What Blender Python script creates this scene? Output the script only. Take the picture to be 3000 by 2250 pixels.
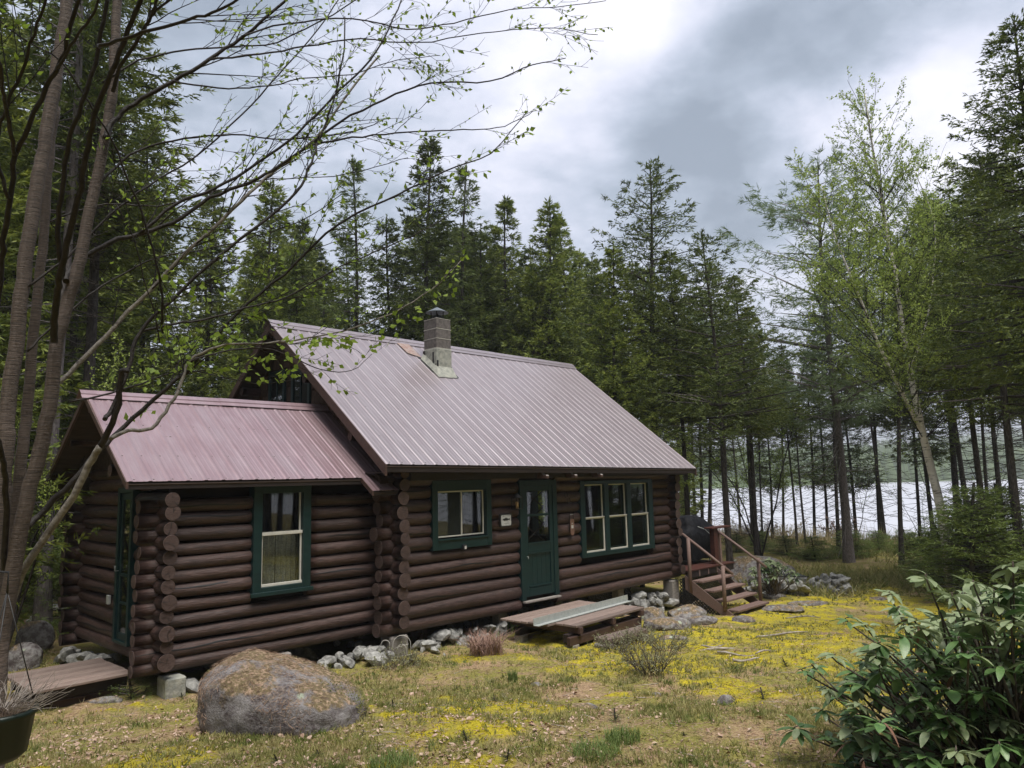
import bpy, bmesh, math, random
import numpy as np
from mathutils import Vector, Matrix, noise as mnoise
for o in list(bpy.data.objects): bpy.data.objects.remove(o, do_unlink=True)
S = bpy.context.scene
C = S.collection
R = math.radians
RS = np.random.RandomState

# ------------------------------------------------------------------ camera
CAM = np.array([-9.787, -9.422, 2.136])
F_PX = 2170.0                      # focal length in photograph pixels (3000 wide)
FW = np.array([0.71083659, 0.69145152, 0.12886483])
RT = np.array([0.69926777, -0.71446942, -0.02362287])
UP = np.array([-0.07573591, -0.10690302, 0.99138076])
cam = bpy.data.cameras.new('camera'); camo = bpy.data.objects.new('camera', cam); C.objects.link(camo)
cam.sensor_width = 36.0; cam.lens = F_PX / 3000 * 36.0
cam.clip_start = 0.05; cam.clip_end = 12000
m = Matrix((RT, UP, -FW)).transposed().to_4x4(); m.translation = Vector(CAM)
camo.matrix_world = m
S.camera = camo
S.render.resolution_x = 1024; S.render.resolution_y = 768

# ------------------------------------------------------------------ sky, sun, exposure
SUN_EL, SUN_AZ = 68.0, 198.0        # azimuth measured clockwise from +Y
world = bpy.data.worlds.new('World'); S.world = world; world.use_nodes = True
nt = world.node_tree; nt.nodes.clear()
def N(nt, t, **kw):
    n = nt.nodes.new(t)
    for k, v in kw.items(): setattr(n, k, v)
    return n
def L(nt, a, b): nt.links.new(a, b)
def dirpx(u, v):
    q = FW + RT*(u*3000/2212-1500)/F_PX - UP*(v*3000/2212-1125)/F_PX
    return q/np.linalg.norm(q)
tc = N(nt, 'ShaderNodeTexCoord')
sky = N(nt, 'ShaderNodeTexSky', sky_type='NISHITA', sun_disc=False, sun_elevation=R(SUN_EL), sun_rotation=R(SUN_AZ), air_density=1.0, dust_density=2.0)
skm = N(nt, 'ShaderNodeMix', data_type='RGBA', blend_type='MULTIPLY'); skm.inputs[0].default_value = 1
skm.inputs[7].default_value = (0.06, 0.06, 0.06, 1); L(nt, sky.outputs[0], skm.inputs[6])
sep = N(nt, 'ShaderNodeSeparateXYZ'); L(nt, tc.outputs['Generated'], sep.inputs[0])
def M(op, a, b=None, c=None, clamp=False):
    n = N(nt, 'ShaderNodeMath', operation=op); n.use_clamp = clamp
    for i, x in enumerate((a, b, c)):
        if x is None: continue
        if isinstance(x, (int, float)): n.inputs[i].default_value = x
        else: L(nt, x, n.inputs[i])
    return n.outputs[0]
zz = M('MAXIMUM', M('ADD', sep.outputs[2], 0.22), 0.05)
cx = M('DIVIDE', sep.outputs[0], zz); cy = M('DIVIDE', sep.outputs[1], zz)
comb = N(nt, 'ShaderNodeCombineXYZ'); L(nt, cx, comb.inputs[0]); L(nt, cy, comb.inputs[1]); comb.inputs[2].default_value = 3.7
n1 = N(nt, 'ShaderNodeTexNoise'); n1.inputs['Scale'].default_value = 1.9; n1.inputs['Detail'].default_value = 7; n1.inputs['Roughness'].default_value = 0.52; n1.inputs['Distortion'].default_value = 0.35
L(nt, comb.outputs[0], n1.inputs['Vector'])
n2 = N(nt, 'ShaderNodeTexNoise'); n2.inputs['Scale'].default_value = 5.2; n2.inputs['Detail'].default_value = 6; n2.inputs['Roughness'].default_value = 0.6
L(nt, comb.outputs[0], n2.inputs['Vector'])
v = M('ADD', M('MULTIPLY', n1.outputs[0], 1.30), M('MULTIPLY', n2.outputs[0], 0.85))
v = M('SUBTRACT', v, 0.60)
# the broad banks of cloud seen that day: direction, tightness, amount (dark negative, bright positive)
BANKS = [((1500, 110), 60, -.14), ((1850, 40), 60, -.16), ((2150, 40), 60, -.10), ((1700, 300), 90, -.10), ((1330, 330), 90, -.10), ((1480, 420), 120, -.14), ((1600, 560), 90, -.08),
         ((1400, 40), 300, .30), ((1250, 170), 90, .20), ((1950, 270), 150, .34), ((2100, 190), 150, .26), ((1700, 260), 260, .16), ((1160, 420), 120, .20), ((1560, 640), 200, .16),
         ((600, 420), 60, .14), ((520, 130), 40, -.12), ((820, 200), 60, -.10), ((300, 60), 60, -.04), ((2050, 520), 60, .12), ((1600, 620), 90, .0)]
for (u, w), k, a in BANKS:
    dn = N(nt, 'ShaderNodeVectorMath', operation='DOT_PRODUCT'); L(nt, tc.outputs['Generated'], dn.inputs[0])
    dn.inputs[1].default_value = tuple(dirpx(u, w))
    e = M('POWER', 2.718, M('MULTIPLY', M('SUBTRACT', dn.outputs['Value'], 1.0), float(k)))
    v = M('MULTIPLY_ADD', e, float(a), v)
cr = N(nt, 'ShaderNodeValToRGB'); L(nt, v, cr.inputs[0])
els = cr.color_ramp.elements
els[0].position = 0.12; els[0].color = (0.105, 0.125, 0.155, 1)
els[1].position = 0.92; els[1].color = (0.39, 0.385, 0.42, 1)
for p, c in ((0.30, (0.145, 0.168, 0.205, 1)), (0.46, (0.205, 0.225, 0.272, 1)), (0.62, (0.275, 0.285, 0.335, 1))):
    e = els.new(p); e.color = c
mx = N(nt, 'ShaderNodeMix', data_type='RGBA'); mx.inputs[0].default_value = 0.93
L(nt, skm.outputs[2], mx.inputs[6]); L(nt, cr.outputs[0], mx.inputs[7])
bg = N(nt, 'ShaderNodeBackground'); bg.inputs[1].default_value = 1.0
L(nt, mx.outputs[2], bg.inputs[0])
wo = N(nt, 'ShaderNodeOutputWorld'); L(nt, bg.outputs[0], wo.inputs[0])

sl = bpy.data.lights.new('sun', 'SUN'); sl.energy = 1.5; sl.angle = R(32); sl.color = (1.0, 0.95, 0.87)
so = bpy.data.objects.new('sun', sl); C.objects.link(so)
sd = Vector((math.sin(R(SUN_AZ))*math.cos(R(SUN_EL)), math.cos(R(SUN_AZ))*math.cos(R(SUN_EL)), math.sin(R(SUN_EL))))
so.rotation_euler = sd.to_track_quat('Z', 'Y').to_euler()
S.view_settings.view_transform = 'Standard'; S.view_settings.look = 'None'
S.view_settings.gamma = 1; S.view_settings.exposure = 1.7; S.view_settings.use_curve_mapping = False
S.cycles.max_bounces = 6; S.cycles.diffuse_bounces = 3; S.cycles.glossy_bounces = 3
S.cycles.transmission_bounces = 4; S.cycles.transparent_max_bounces = 8; S.cycles.volume_bounces = 0
S.cycles.caustics_reflective = False; S.cycles.caustics_refractive = False

# ------------------------------------------------------------------ materials
def mat(name, base, rough=0.7, spec=0.5, metal=0.0, var=None, scale=6.0, stretch=(1, 1, 1), detail=5, contrast=(0.35, 0.65),
        bump=0.0, bscale=20.0, bstretch=None, rnd=0.0, translucent=0.0, coat=0.0, coords='Object', objoff=True, extra=None, bdist=0.02):
    """principled surface: base colour broken up by noise towards var, fine bump, per-object tone change"""
    mt = bpy.data.materials.new(name); mt.use_nodes = True
    t = mt.node_tree; t.nodes.clear()
    out = N(t, 'ShaderNodeOutputMaterial'); b = N(t, 'ShaderNodeBsdfPrincipled')
    b.inputs['Roughness'].default_value = rough; b.inputs['Metallic'].default_value = metal
    b.inputs['Specular IOR Level'].default_value = spec
    b.inputs['Coat Weight'].default_value = coat; b.inputs['Coat Roughness'].default_value = 0.25
    co = N(t, 'ShaderNodeTexCoord'); mp = N(t, 'ShaderNodeMapping'); mp.inputs['Scale'].default_value = stretch
    oi = N(t, 'ShaderNodeObjectInfo')
    if coords == 'Object' and objoff:
        ad = N(t, 'ShaderNodeVectorMath', operation='ADD'); sc = N(t, 'ShaderNodeMath', operation='MULTIPLY'); sc.inputs[1].default_value = 57.0
        L(t, oi.outputs['Random'], sc.inputs[0]); L(t, co.outputs['Object'], ad.inputs[0]); L(t, sc.outputs[0], ad.inputs[1]); src = ad.outputs[0]
    elif coords == 'World':
        g = N(t, 'ShaderNodeNewGeometry'); src = g.outputs['Position']
    else: src = co.outputs['Object']
    L(t, src, mp.inputs['Vector'])
    col = None
    c0 = tuple(base)+(1,)
    if var is not None:
        vs = var if isinstance(var[0], (tuple, list)) else [var]
        prev = None
        for i, vc in enumerate(vs):
            no = N(t, 'ShaderNodeTexNoise'); no.inputs['Scale'].default_value = scale*(1, 2.7, 0.45, 6)[i]; no.inputs['Detail'].default_value = detail
            no.inputs['Roughness'].default_value = 0.6
            L(t, mp.outputs[0], no.inputs['Vector'])
            mr = N(t, 'ShaderNodeMapRange'); mr.inputs[1].default_value = contrast[0]; mr.inputs[2].default_value = contrast[1]
            L(t, no.outputs[0], mr.inputs[0])
            x = N(t, 'ShaderNodeMix', data_type='RGBA'); L(t, mr.outputs[0], x.inputs[0])
            if prev is None: x.inputs[6].default_value = c0
            else: L(t, prev, x.inputs[6])
            x.inputs[7].default_value = tuple(vc)+(1,)
            prev = x.outputs[2]
        col = prev
    if extra: col = extra(t, col, mp.outputs[0], src)
    if rnd:
        mr = N(t, 'ShaderNodeMapRange'); mr.inputs[3].default_value = 1-rnd; mr.inputs[4].default_value = 1+rnd
        L(t, oi.outputs['Random'], mr.inputs[0])
        x = N(t, 'ShaderNodeVectorMath', operation='SCALE'); L(t, mr.outputs[0], x.inputs['Scale'])
        if col is None: x.inputs[0].default_value = c0[:3]
        else: L(t, col, x.inputs[0])
        col = x.outputs[0]
    if col is None: b.inputs['Base Color'].default_value = c0
    else: L(t, col, b.inputs['Base Color'])
    if bump:
        mp2 = N(t, 'ShaderNodeMapping'); mp2.inputs['Scale'].default_value = bstretch or stretch; L(t, src, mp2.inputs['Vector'])
        nb = N(t, 'ShaderNodeTexNoise'); nb.inputs['Scale'].default_value = bscale; nb.inputs['Detail'].default_value = 6; nb.inputs['Roughness'].default_value = 0.65
        L(t, mp2.outputs[0], nb.inputs['Vector'])
        bp = N(t, 'ShaderNodeBump'); bp.inputs['Strength'].default_value = bump; bp.inputs['Distance'].default_value = bdist
        L(t, nb.outputs[0], bp.inputs['Height']); L(t, bp.outputs[0], b.inputs['Normal'])
    if translucent:
        tr = N(t, 'ShaderNodeBsdfTranslucent'); ms = N(t, 'ShaderNodeMixShader'); ms.inputs[0].default_value = translucent
        if col is None: tr.inputs[0].default_value = c0
        else: L(t, col, tr.inputs[0])
        L(t, b.outputs[0], ms.inputs[1]); L(t, tr.outputs[0], ms.inputs[2]); L(t, ms.outputs[0], out.inputs[0])
    else: L(t, b.outputs[0], out.inputs[0])
    return mt
MT = {}
MT['log'] = mat('painted_log', (0.050, 0.0285, 0.0245), 0.46, 0.5, var=[(0.031, 0.0185, 0.0170), (0.082, 0.049, 0.042)], scale=2.2, stretch=(1, 7, 7), contrast=(.4, .66), bump=0.8, bscale=7, bstretch=(1, 9, 9), rnd=0.25, bdist=0.018)
MT['log_end'] = mat('log_end', (0.066, 0.041, 0.036), 0.75, 0.3, var=[(0.034, 0.022, 0.020), (0.095, 0.064, 0.056)], scale=9, stretch=(1, 1, 6), bump=0.6, bscale=14, bstretch=(1, 1, 8), rnd=0.15, bdist=0.01)
MT['roof'] = mat('roof_metal', (0.31, 0.268, 0.285), 0.40, 0.5, metal=0.5, var=[(0.345, 0.30, 0.318), (0.275, 0.23, 0.245)], scale=0.9, stretch=(3, .6, 1), bump=0.10, bscale=2.2, coords='World', coat=0.3)
MT['roof_wing'] = mat('roof_metal_wing', (0.33, 0.25, 0.27), 0.38, 0.5, metal=0.5, var=[(0.38, 0.275, 0.298), (0.30, 0.20, 0.22)], scale=0.9, stretch=(3, .6, 1), bump=0.08, bscale=2.2, coords='World', coat=0.3)
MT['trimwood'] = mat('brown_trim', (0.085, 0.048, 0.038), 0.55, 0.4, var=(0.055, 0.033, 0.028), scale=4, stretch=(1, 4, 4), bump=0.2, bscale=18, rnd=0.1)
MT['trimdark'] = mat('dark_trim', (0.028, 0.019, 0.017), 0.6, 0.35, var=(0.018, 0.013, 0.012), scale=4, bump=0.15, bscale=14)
MT['sheath'] = mat('sheathing', (0.06, 0.042, 0.033), 0.8, 0.2, var=(0.035, 0.025, 0.02), scale=3, stretch=(1, 6, 6), bump=0.2)
MT['green'] = mat('green_paint', (0.0045, 0.026, 0.027), 0.42, 0.5, var=(0.003, 0.019, 0.021), scale=5, stretch=(1, 1, 3), bump=0.12, bscale=14, rnd=0.06)
MT['white'] = mat('white_vinyl', (0.62, 0.60, 0.54), 0.5, 0.5, var=(0.48, 0.47, 0.43), scale=7, bump=0.05)
MT['shingle'] = mat('wood_shingle', (0.12, 0.078, 0.06), 0.8, 0.2, var=(0.075, 0.05, 0.042), scale=5, stretch=(6, 6, 1), bump=0.5, bscale=12, rnd=0.25)
MT['screw'] = mat('screw_head', (0.05, 0.035, 0.035), 0.5, 0.5)
MT['concrete'] = mat('chimney_block', (0.13, 0.115, 0.112), 0.9, 0.2, var=[(0.09, 0.08, 0.078), (0.175, 0.16, 0.15)], scale=6, bump=0.5, bscale=50, rnd=0.12, bdist=0.01)
MT['mortar'] = mat('mortar', (0.45, 0.43, 0.39), 0.9, 0.2, var=(0.34, 0.33, 0.3), scale=20, bump=0.4, bscale=40)
MT['render'] = mat('cement_render', (0.30, 0.31, 0.28), 0.9, 0.2, var=[(0.20, 0.21, 0.195), (0.40, 0.40, 0.35)], scale=5, bump=0.6, bscale=18)
MT['tar'] = mat('roof_tar', (0.012, 0.013, 0.016), 0.45, 0.5, bump=0.4, bscale=20)
MT['rust'] = mat('rusty_flashing', (0.30, 0.19, 0.165), 0.6, 0.4, metal=0.1, var=[(0.24, 0.13, 0.105), (0.36, 0.30, 0.27)], scale=5, bump=0.1)
MT['capmetal'] = mat('cap_metal', (0.22, 0.25, 0.27), 0.45, 0.5, metal=0.6, var=(0.12, 0.14, 0.15), scale=8)
MT['black'] = mat('black_metal', (0.012, 0.012, 0.013), 0.5, 0.5)
MT['cover'] = mat('grill_cover', (0.006, 0.0065, 0.009), 0.7, 0.15, var=(0.012, 0.013, 0.017), scale=5, bump=0.8, bscale=4, bdist=0.05)
MT['galv'] = mat('galvanised', (0.40, 0.42, 0.41), 0.5, 0.5, metal=0.25, var=[(0.32, 0.35, 0.34), (0.46, 0.48, 0.46)], scale=7, bump=0.08)
MT['deckwood'] = mat('platform_wood', (0.225, 0.175, 0.155), 0.7, 0.3, var=[(0.15, 0.098, 0.082), (0.28, 0.215, 0.185)], scale=3.5, stretch=(1, 9, 9), contrast=(0.4, 0.72), bump=0.4, bscale=9, bstretch=(1, 12, 12), rnd=0.28, bdist=0.008)
MT['stairwood'] = mat('stair_wood', (0.17, 0.105, 0.09), 0.65, 0.3, var=[(0.115, 0.07, 0.06), (0.22, 0.155, 0.135)], scale=3.5, stretch=(1, 9, 9), bump=0.3, bscale=9, rnd=0.1, bdist=0.008)
MT['redwood'] = mat('red_deck', (0.085, 0.030, 0.022), 0.55, 0.3, var=(0.055, 0.022, 0.018), scale=3, stretch=(6, 1, 6), bump=0.2, rnd=0.12)
MT['greywood'] = mat('grey_timber', (0.26, 0.235, 0.21), 0.85, 0.2, var=[(0.15, 0.13, 0.115), (0.33, 0.31, 0.29)], scale=4, stretch=(1, 8, 8), bump=0.6, bscale=9, bstretch=(1, 12, 12))
MT['stone'] = mat('grey_stone', (0.15, 0.15, 0.143), 0.88, 0.25, var=[(0.10, 0.095, 0.09), (0.33, 0.33, 0.315)], scale=7, bump=0.8, bscale=22, rnd=0.35, bdist=0.015)
def lichen(t, col, vec, src, lo=.60, hi=.70):
    g = N(t, 'ShaderNodeNewGeometry'); sp = N(t, 'ShaderNodeSeparateXYZ'); L(t, g.outputs['Normal'], sp.inputs[0])
    no = N(t, 'ShaderNodeTexNoise'); no.inputs['Scale'].default_value = 2.3; no.inputs['Detail'].default_value = 8; no.inputs['Roughness'].default_value = 0.68; L(t, vec, no.inputs['Vector'])
    ad = N(t, 'ShaderNodeMath', operation='MULTIPLY_ADD'); L(t, sp.outputs[2], ad.inputs[0]); ad.inputs[1].default_value = 0.22; L(t, no.outputs[0], ad.inputs[2])
    mr = N(t, 'ShaderNodeMapRange'); mr.inputs[1].default_value = lo; mr.inputs[2].default_value = hi; L(t, ad.outputs[0], mr.inputs[0])
    x = N(t, 'ShaderNodeMix', data_type='RGBA'); L(t, mr.outputs[0], x.inputs[0]); L(t, col, x.inputs[6])
    nl = N(t, 'ShaderNodeTexNoise'); nl.inputs['Scale'].default_value = 26; nl.inputs['Detail'].default_value = 4; L(t, vec, nl.inputs['Vector'])
    cr = N(t, 'ShaderNodeValToRGB'); cr.color_ramp.elements[0].position = .35; cr.color_ramp.elements[0].color = (0.13, 0.09, 0.06, 1)
    cr.color_ramp.elements[1].position = .65; cr.color_ramp.elements[1].color = (0.40, 0.28, 0.20, 1); e = cr.color_ramp.elements.new(.5); e.color = (0.17, 0.135, 0.07, 1)
    L(t, nl.outputs[0], cr.inputs[0]); L(t, cr.outputs[0], x.inputs[7])
    vo = N(t, 'ShaderNodeTexVoronoi'); vo.inputs['Scale'].default_value = 3.1; L(t, vec, vo.inputs['Vector'])
    m2 = N(t, 'ShaderNodeMapRange'); m2.inputs[1].default_value = 0.15; m2.inputs[2].default_value = 0.10; L(t, vo.outputs['Distance'], m2.inputs[0])
    x2 = N(t, 'ShaderNodeMix', data_type='RGBA'); L(t, m2.outputs[0], x2.inputs[0]); L(t, x.outputs[2], x2.inputs[6]); x2.inputs[7].default_value = (0.36, 0.40, 0.31, 1)
    return x2.outputs[2]
MT['boulder'] = mat('granite_boulder', (0.115, 0.092, 0.096), 0.9, 0.25, var=[(0.055, 0.043, 0.047), (0.20, 0.185, 0.185), (0.27, 0.255, 0.255)], scale=13, contrast=(0.40, 0.62), detail=8, bump=1.0, bscale=44, bdist=0.02, extra=lambda t, c, v, s_: lichen(t, c, v, s_, .62, .70))
MT['outcrop'] = mat('grey_outcrop', (0.155, 0.138, 0.136), 0.9, 0.25, var=[(0.075, 0.06, 0.06), (0.27, 0.26, 0.255)], scale=5, contrast=(0.42, 0.6), detail=9, bump=1.0, bscale=26, bdist=0.025, extra=lambda t, c, v, s_: lichen(t, c, v, s_, .67, .75))
MT['bark'] = mat('spruce_bark', (0.042, 0.035, 0.032), 0.95, 0.15, var=[(0.020, 0.017, 0.016), (0.085, 0.076, 0.070)], scale=5, stretch=(2, 2, 0.5), bump=0.9, bscale=14, bstretch=(2, 2, .5), rnd=0.3, bdist=0.03)
MT['greybark'] = mat('grey_bark', (0.13, 0.11, 0.108), 0.95, 0.15, var=[(0.06, 0.05, 0.05), (0.21, 0.19, 0.185)], scale=9, stretch=(2, 2, 0.5), bump=0.9, bscale=14, bstretch=(2, 2, .5), bdist=0.03)
MT['birchbark'] = mat('yellow_birch_bark', (0.072, 0.050, 0.038), 0.6, 0.35, var=[(0.028, 0.020, 0.016), (0.14, 0.105, 0.082)], scale=5, stretch=(1.0, 1.0, 34), contrast=(0.42, 0.58), detail=8, bump=1.0, bscale=7, bstretch=(1, 1, 34), bdist=0.02)
MT['limb'] = mat('dark_limb_bark', (0.016, 0.012, 0.011), 0.6, 0.3, var=[(0.010, 0.008, 0.007), (0.032, 0.026, 0.022)], scale=9, bump=0.5, bscale=30)
MT['palelimb'] = mat('pale_limb_bark', (0.17, 0.15, 0.13), 0.7, 0.3, var=[(0.06, 0.05, 0.043), (0.27, 0.25, 0.22)], scale=16, bump=0.6, bscale=30)
MT['whitebark'] = mat('paper_birch_bark', (0.62, 0.58, 0.53), 0.7, 0.3, var=[(0.70, 0.66, 0.61), (0.06, 0.05, 0.045)], scale=1.6, stretch=(1, 1, 5), contrast=(0.54, 0.64), bump=0.4, bscale=12)
MT['needle'] = mat('spruce_needles', (0.105, 0.150, 0.030), 0.6, 0.3, var=[(0.036, 0.062, 0.017), (0.225, 0.26, 0.046)], scale=1.3, contrast=(0.38, 0.62), rnd=0.25, translucent=0.32)
MT['needle_dark'] = mat('dark_needles', (0.062, 0.096, 0.026), 0.6, 0.3, var=[(0.022, 0.040, 0.014), (0.150, 0.185, 0.038)], scale=1.3, contrast=(0.38, 0.62), rnd=0.25, translucent=0.3)
MT['needle_young'] = mat('young_needles', (0.125, 0.185, 0.042), 0.55, 0.4, var=[(0.055, 0.095, 0.024), (0.21, 0.27, 0.065)], scale=3, contrast=(0.38, 0.64), rnd=0.2, translucent=0.3)
MT['needle_pine'] = mat('pine_needles', (0.15, 0.215, 0.10), 0.55, 0.4, var=[(0.10, 0.15, 0.07), (0.21, 0.275, 0.12)], scale=1.3, rnd=0.1, translucent=0.35)
MT['needle_tamarack'] = mat('light_needles', (0.12, 0.165, 0.04), 0.55, 0.4, var=[(0.075, 0.115, 0.03), (0.17, 0.215, 0.055)], scale=1.3, rnd=0.2, translucent=0.35)
MT['leaf_new'] = mat('new_leaves', (0.22, 0.33, 0.035), 0.5, 0.4, var=[(0.14, 0.24, 0.03), (0.30, 0.40, 0.06)], scale=3, translucent=0.45)
MT['leaf_birch'] = mat('birch_leaves', (0.32, 0.42, 0.08), 0.5, 0.4, var=[(0.22, 0.32, 0.055), (0.42, 0.50, 0.13)], scale=2, translucent=0.5)
def veins(t, col, vec, src):
    return col
MT['rhodo'] = mat('rhododendron_leaf', (0.075, 0.150, 0.045), 0.34, 0.5, var=[(0.04, 0.095, 0.030), (0.125, 0.205, 0.07)], scale=8, rnd=0.5, bump=0.15, bscale=30, translucent=0.2)
MT['rhodo_pale'] = mat('pale_rhododendron_leaf', (0.21, 0.27, 0.13), 0.40, 0.45, var=[(0.14, 0.20, 0.085), (0.30, 0.35, 0.20)], scale=8, rnd=0.35, bump=0.1, bscale=30, translucent=0.25)
MT['rhodo_dead'] = mat('withered_leaf', (0.13, 0.07, 0.045), 0.7, 0.3, var=(0.22, 0.12, 0.085), scale=9, rnd=0.25)
MT['stem'] = mat('shrub_stem', (0.13, 0.105, 0.085), 0.8, 0.2, var=(0.06, 0.046, 0.038), scale=14, bump=0.4, bscale=30)
MT['deadleaf'] = mat('dead_leaf', (0.36, 0.235, 0.17), 0.8, 0.2, var=[(0.20, 0.115, 0.08), (0.52, 0.39, 0.31)], scale=7, detail=2, contrast=(0.4, 0.6))
MT['litter'] = mat('needle_litter', (0.27, 0.17, 0.115), 0.9, 0.1, var=[(0.17, 0.10, 0.07), (0.40, 0.30, 0.22)], scale=9, detail=2)
MT['twig'] = mat('fallen_twigs', (0.28, 0.24, 0.21), 0.9, 0.2, var=[(0.12, 0.095, 0.08), (0.42, 0.38, 0.34)], scale=5)
MT['sprig'] = mat('ground_sprigs', (0.25, 0.26, 0.075), 0.7, 0.2, var=[(0.12, 0.17, 0.04), (0.42, 0.37, 0.17)], scale=1.7, detail=4, contrast=(0.38, 0.62), translucent=0.3)
MT['mosstuft'] = mat('moss_tufts', (0.45, 0.39, 0.03), 0.8, 0.1, var=[(0.26, 0.26, 0.022), (0.60, 0.49, 0.05)], scale=2.5, detail=4, translucent=0.2)
MT['grass'] = mat('dry_grass', (0.42, 0.36, 0.19), 0.8, 0.2, var=[(0.28, 0.27, 0.11), (0.50, 0.41, 0.25)], scale=2, translucent=0.2)
MT['greenblade'] = mat('green_blades', (0.085, 0.19, 0.03), 0.5, 0.4, var=(0.05, 0.12, 0.025), scale=4, translucent=0.25)
MT['fern'] = mat('fern_green', (0.13, 0.20, 0.05), 0.6, 0.3, var=[(0.07, 0.12, 0.03), (0.20, 0.26, 0.08)], scale=12, translucent=0.3)
MT['petal'] = mat('white_petal', (0.8, 0.8, 0.74), 0.6, 0.3)
MT['deadbrown'] = mat('dead_brown', (0.24, 0.14, 0.105), 0.85, 0.2, var=[(0.14, 0.08, 0.065), (0.36, 0.24, 0.19)], scale=8)
MT['shrubgrey'] = mat('sage_shrub_leaf', (0.27, 0.28, 0.16), 0.7, 0.2, var=[(0.18, 0.20, 0.10), (0.36, 0.36, 0.23)], scale=6, translucent=0.2)
MT['pot'] = mat('green_pot', (0.005, 0.014, 0.010), 0.45, 0.5)
MT['soil'] = mat('soil', (0.05, 0.035, 0.025), 0.95, 0.1, bump=0.5)
MT['brass'] = mat('candle', (0.65, 0.40, 0.16), 0.5, 0.4)
MT['whiteboard'] = mat('white_board', (0.62, 0.60, 0.58), 0.7, 0.3, var=(0.45, 0.43, 0.41), scale=6)
MT['curtain'] = mat('lace_curtain', (0.26, 0.26, 0.235), 0.9, 0.1, var=[(0.13, 0.13, 0.12), (0.38, 0.375, 0.34)], scale=22, bump=0.2, bscale=40)
MT['darkcurtain'] = mat('dark_curtain', (0.03, 0.03, 0.045), 0.9, 0.1, var=(0.05, 0.05, 0.07), scale=5)
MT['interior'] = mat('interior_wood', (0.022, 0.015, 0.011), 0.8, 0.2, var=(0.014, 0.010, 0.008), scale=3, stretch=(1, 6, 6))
MT['screen'] = mat('insect_screen', (0.035, 0.038, 0.036), 0.8, 0.2, var=(0.05, 0.053, 0.05), scale=3)
MT['signwhite'] = mat('sign_face', (0.52, 0.53, 0.52), 0.7, 0.3, var=(0.40, 0.41, 0.41), scale=20)
MT['sledwood'] = mat('sled_wood', (0.20, 0.11, 0.08), 0.6, 0.4, var=(0.13, 0.07, 0.05), scale=14)
# window glass: clear pane with a real Fresnel reflection
g = bpy.data.materials.new('window_glass'); g.use_nodes = True; t = g.node_tree; t.nodes.clear()
out = N(t, 'ShaderNodeOutputMaterial'); ms = N(t, 'ShaderNodeMixShader'); fr = N(t, 'ShaderNodeFresnel'); gb = N(t, 'ShaderNodeNewGeometry'); im = N(t, 'ShaderNodeMapRange'); im.inputs[3].default_value = 1.6; im.inputs[4].default_value = 1/1.6; L(t, gb.outputs['Backfacing'], im.inputs[0]); L(t, im.outputs[0], fr.inputs[0])
tr = N(t, 'ShaderNodeBsdfTransparent'); tr.inputs[0].default_value = (0.86, 0.88, 0.86, 1); gl = N(t, 'ShaderNodeBsdfGlossy'); gl.inputs['Roughness'].default_value = 0.02
L(t, fr.outputs[0], ms.inputs[0]); L(t, tr.outputs[0], ms.inputs[1]); L(t, gl.outputs[0], ms.inputs[2]); L(t, ms.outputs[0], out.inputs[0]); MT['glass'] = g
# lake water
g = bpy.data.materials.new('lake_water'); g.use_nodes = True; t = g.node_tree; t.nodes.clear()
out = N(t, 'ShaderNodeOutputMaterial'); b = N(t, 'ShaderNodeBsdfPrincipled'); b.inputs['Base Color'].default_value = (0.50, 0.51, 0.56, 1); b.inputs['Roughness'].default_value = 0.30; b.inputs['IOR'].default_value = 1.33  # pale base colour stands in for part of the reflected sky
ge = N(t, 'ShaderNodeNewGeometry'); mp = N(t, 'ShaderNodeMapping'); mp.inputs['Rotation'].default_value = (0, 0, R(45)); mp.inputs['Scale'].default_value = (1.6, 0.45, 1); L(t, ge.outputs['Position'], mp.inputs['Vector'])
nb = N(t, 'ShaderNodeTexNoise'); nb.inputs['Scale'].default_value = 0.9; nb.inputs['Detail'].default_value = 8; L(t, mp.outputs[0], nb.inputs['Vector'])
bp = N(t, 'ShaderNodeBump'); bp.inputs['Strength'].default_value = 0.5; bp.inputs['Distance'].default_value = 0.2; L(t, nb.outputs[0], bp.inputs['Height']); L(t, bp.outputs[0], b.inputs['Normal']); L(t, b.outputs[0], out.inputs[0]); MT['water'] = g

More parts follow.
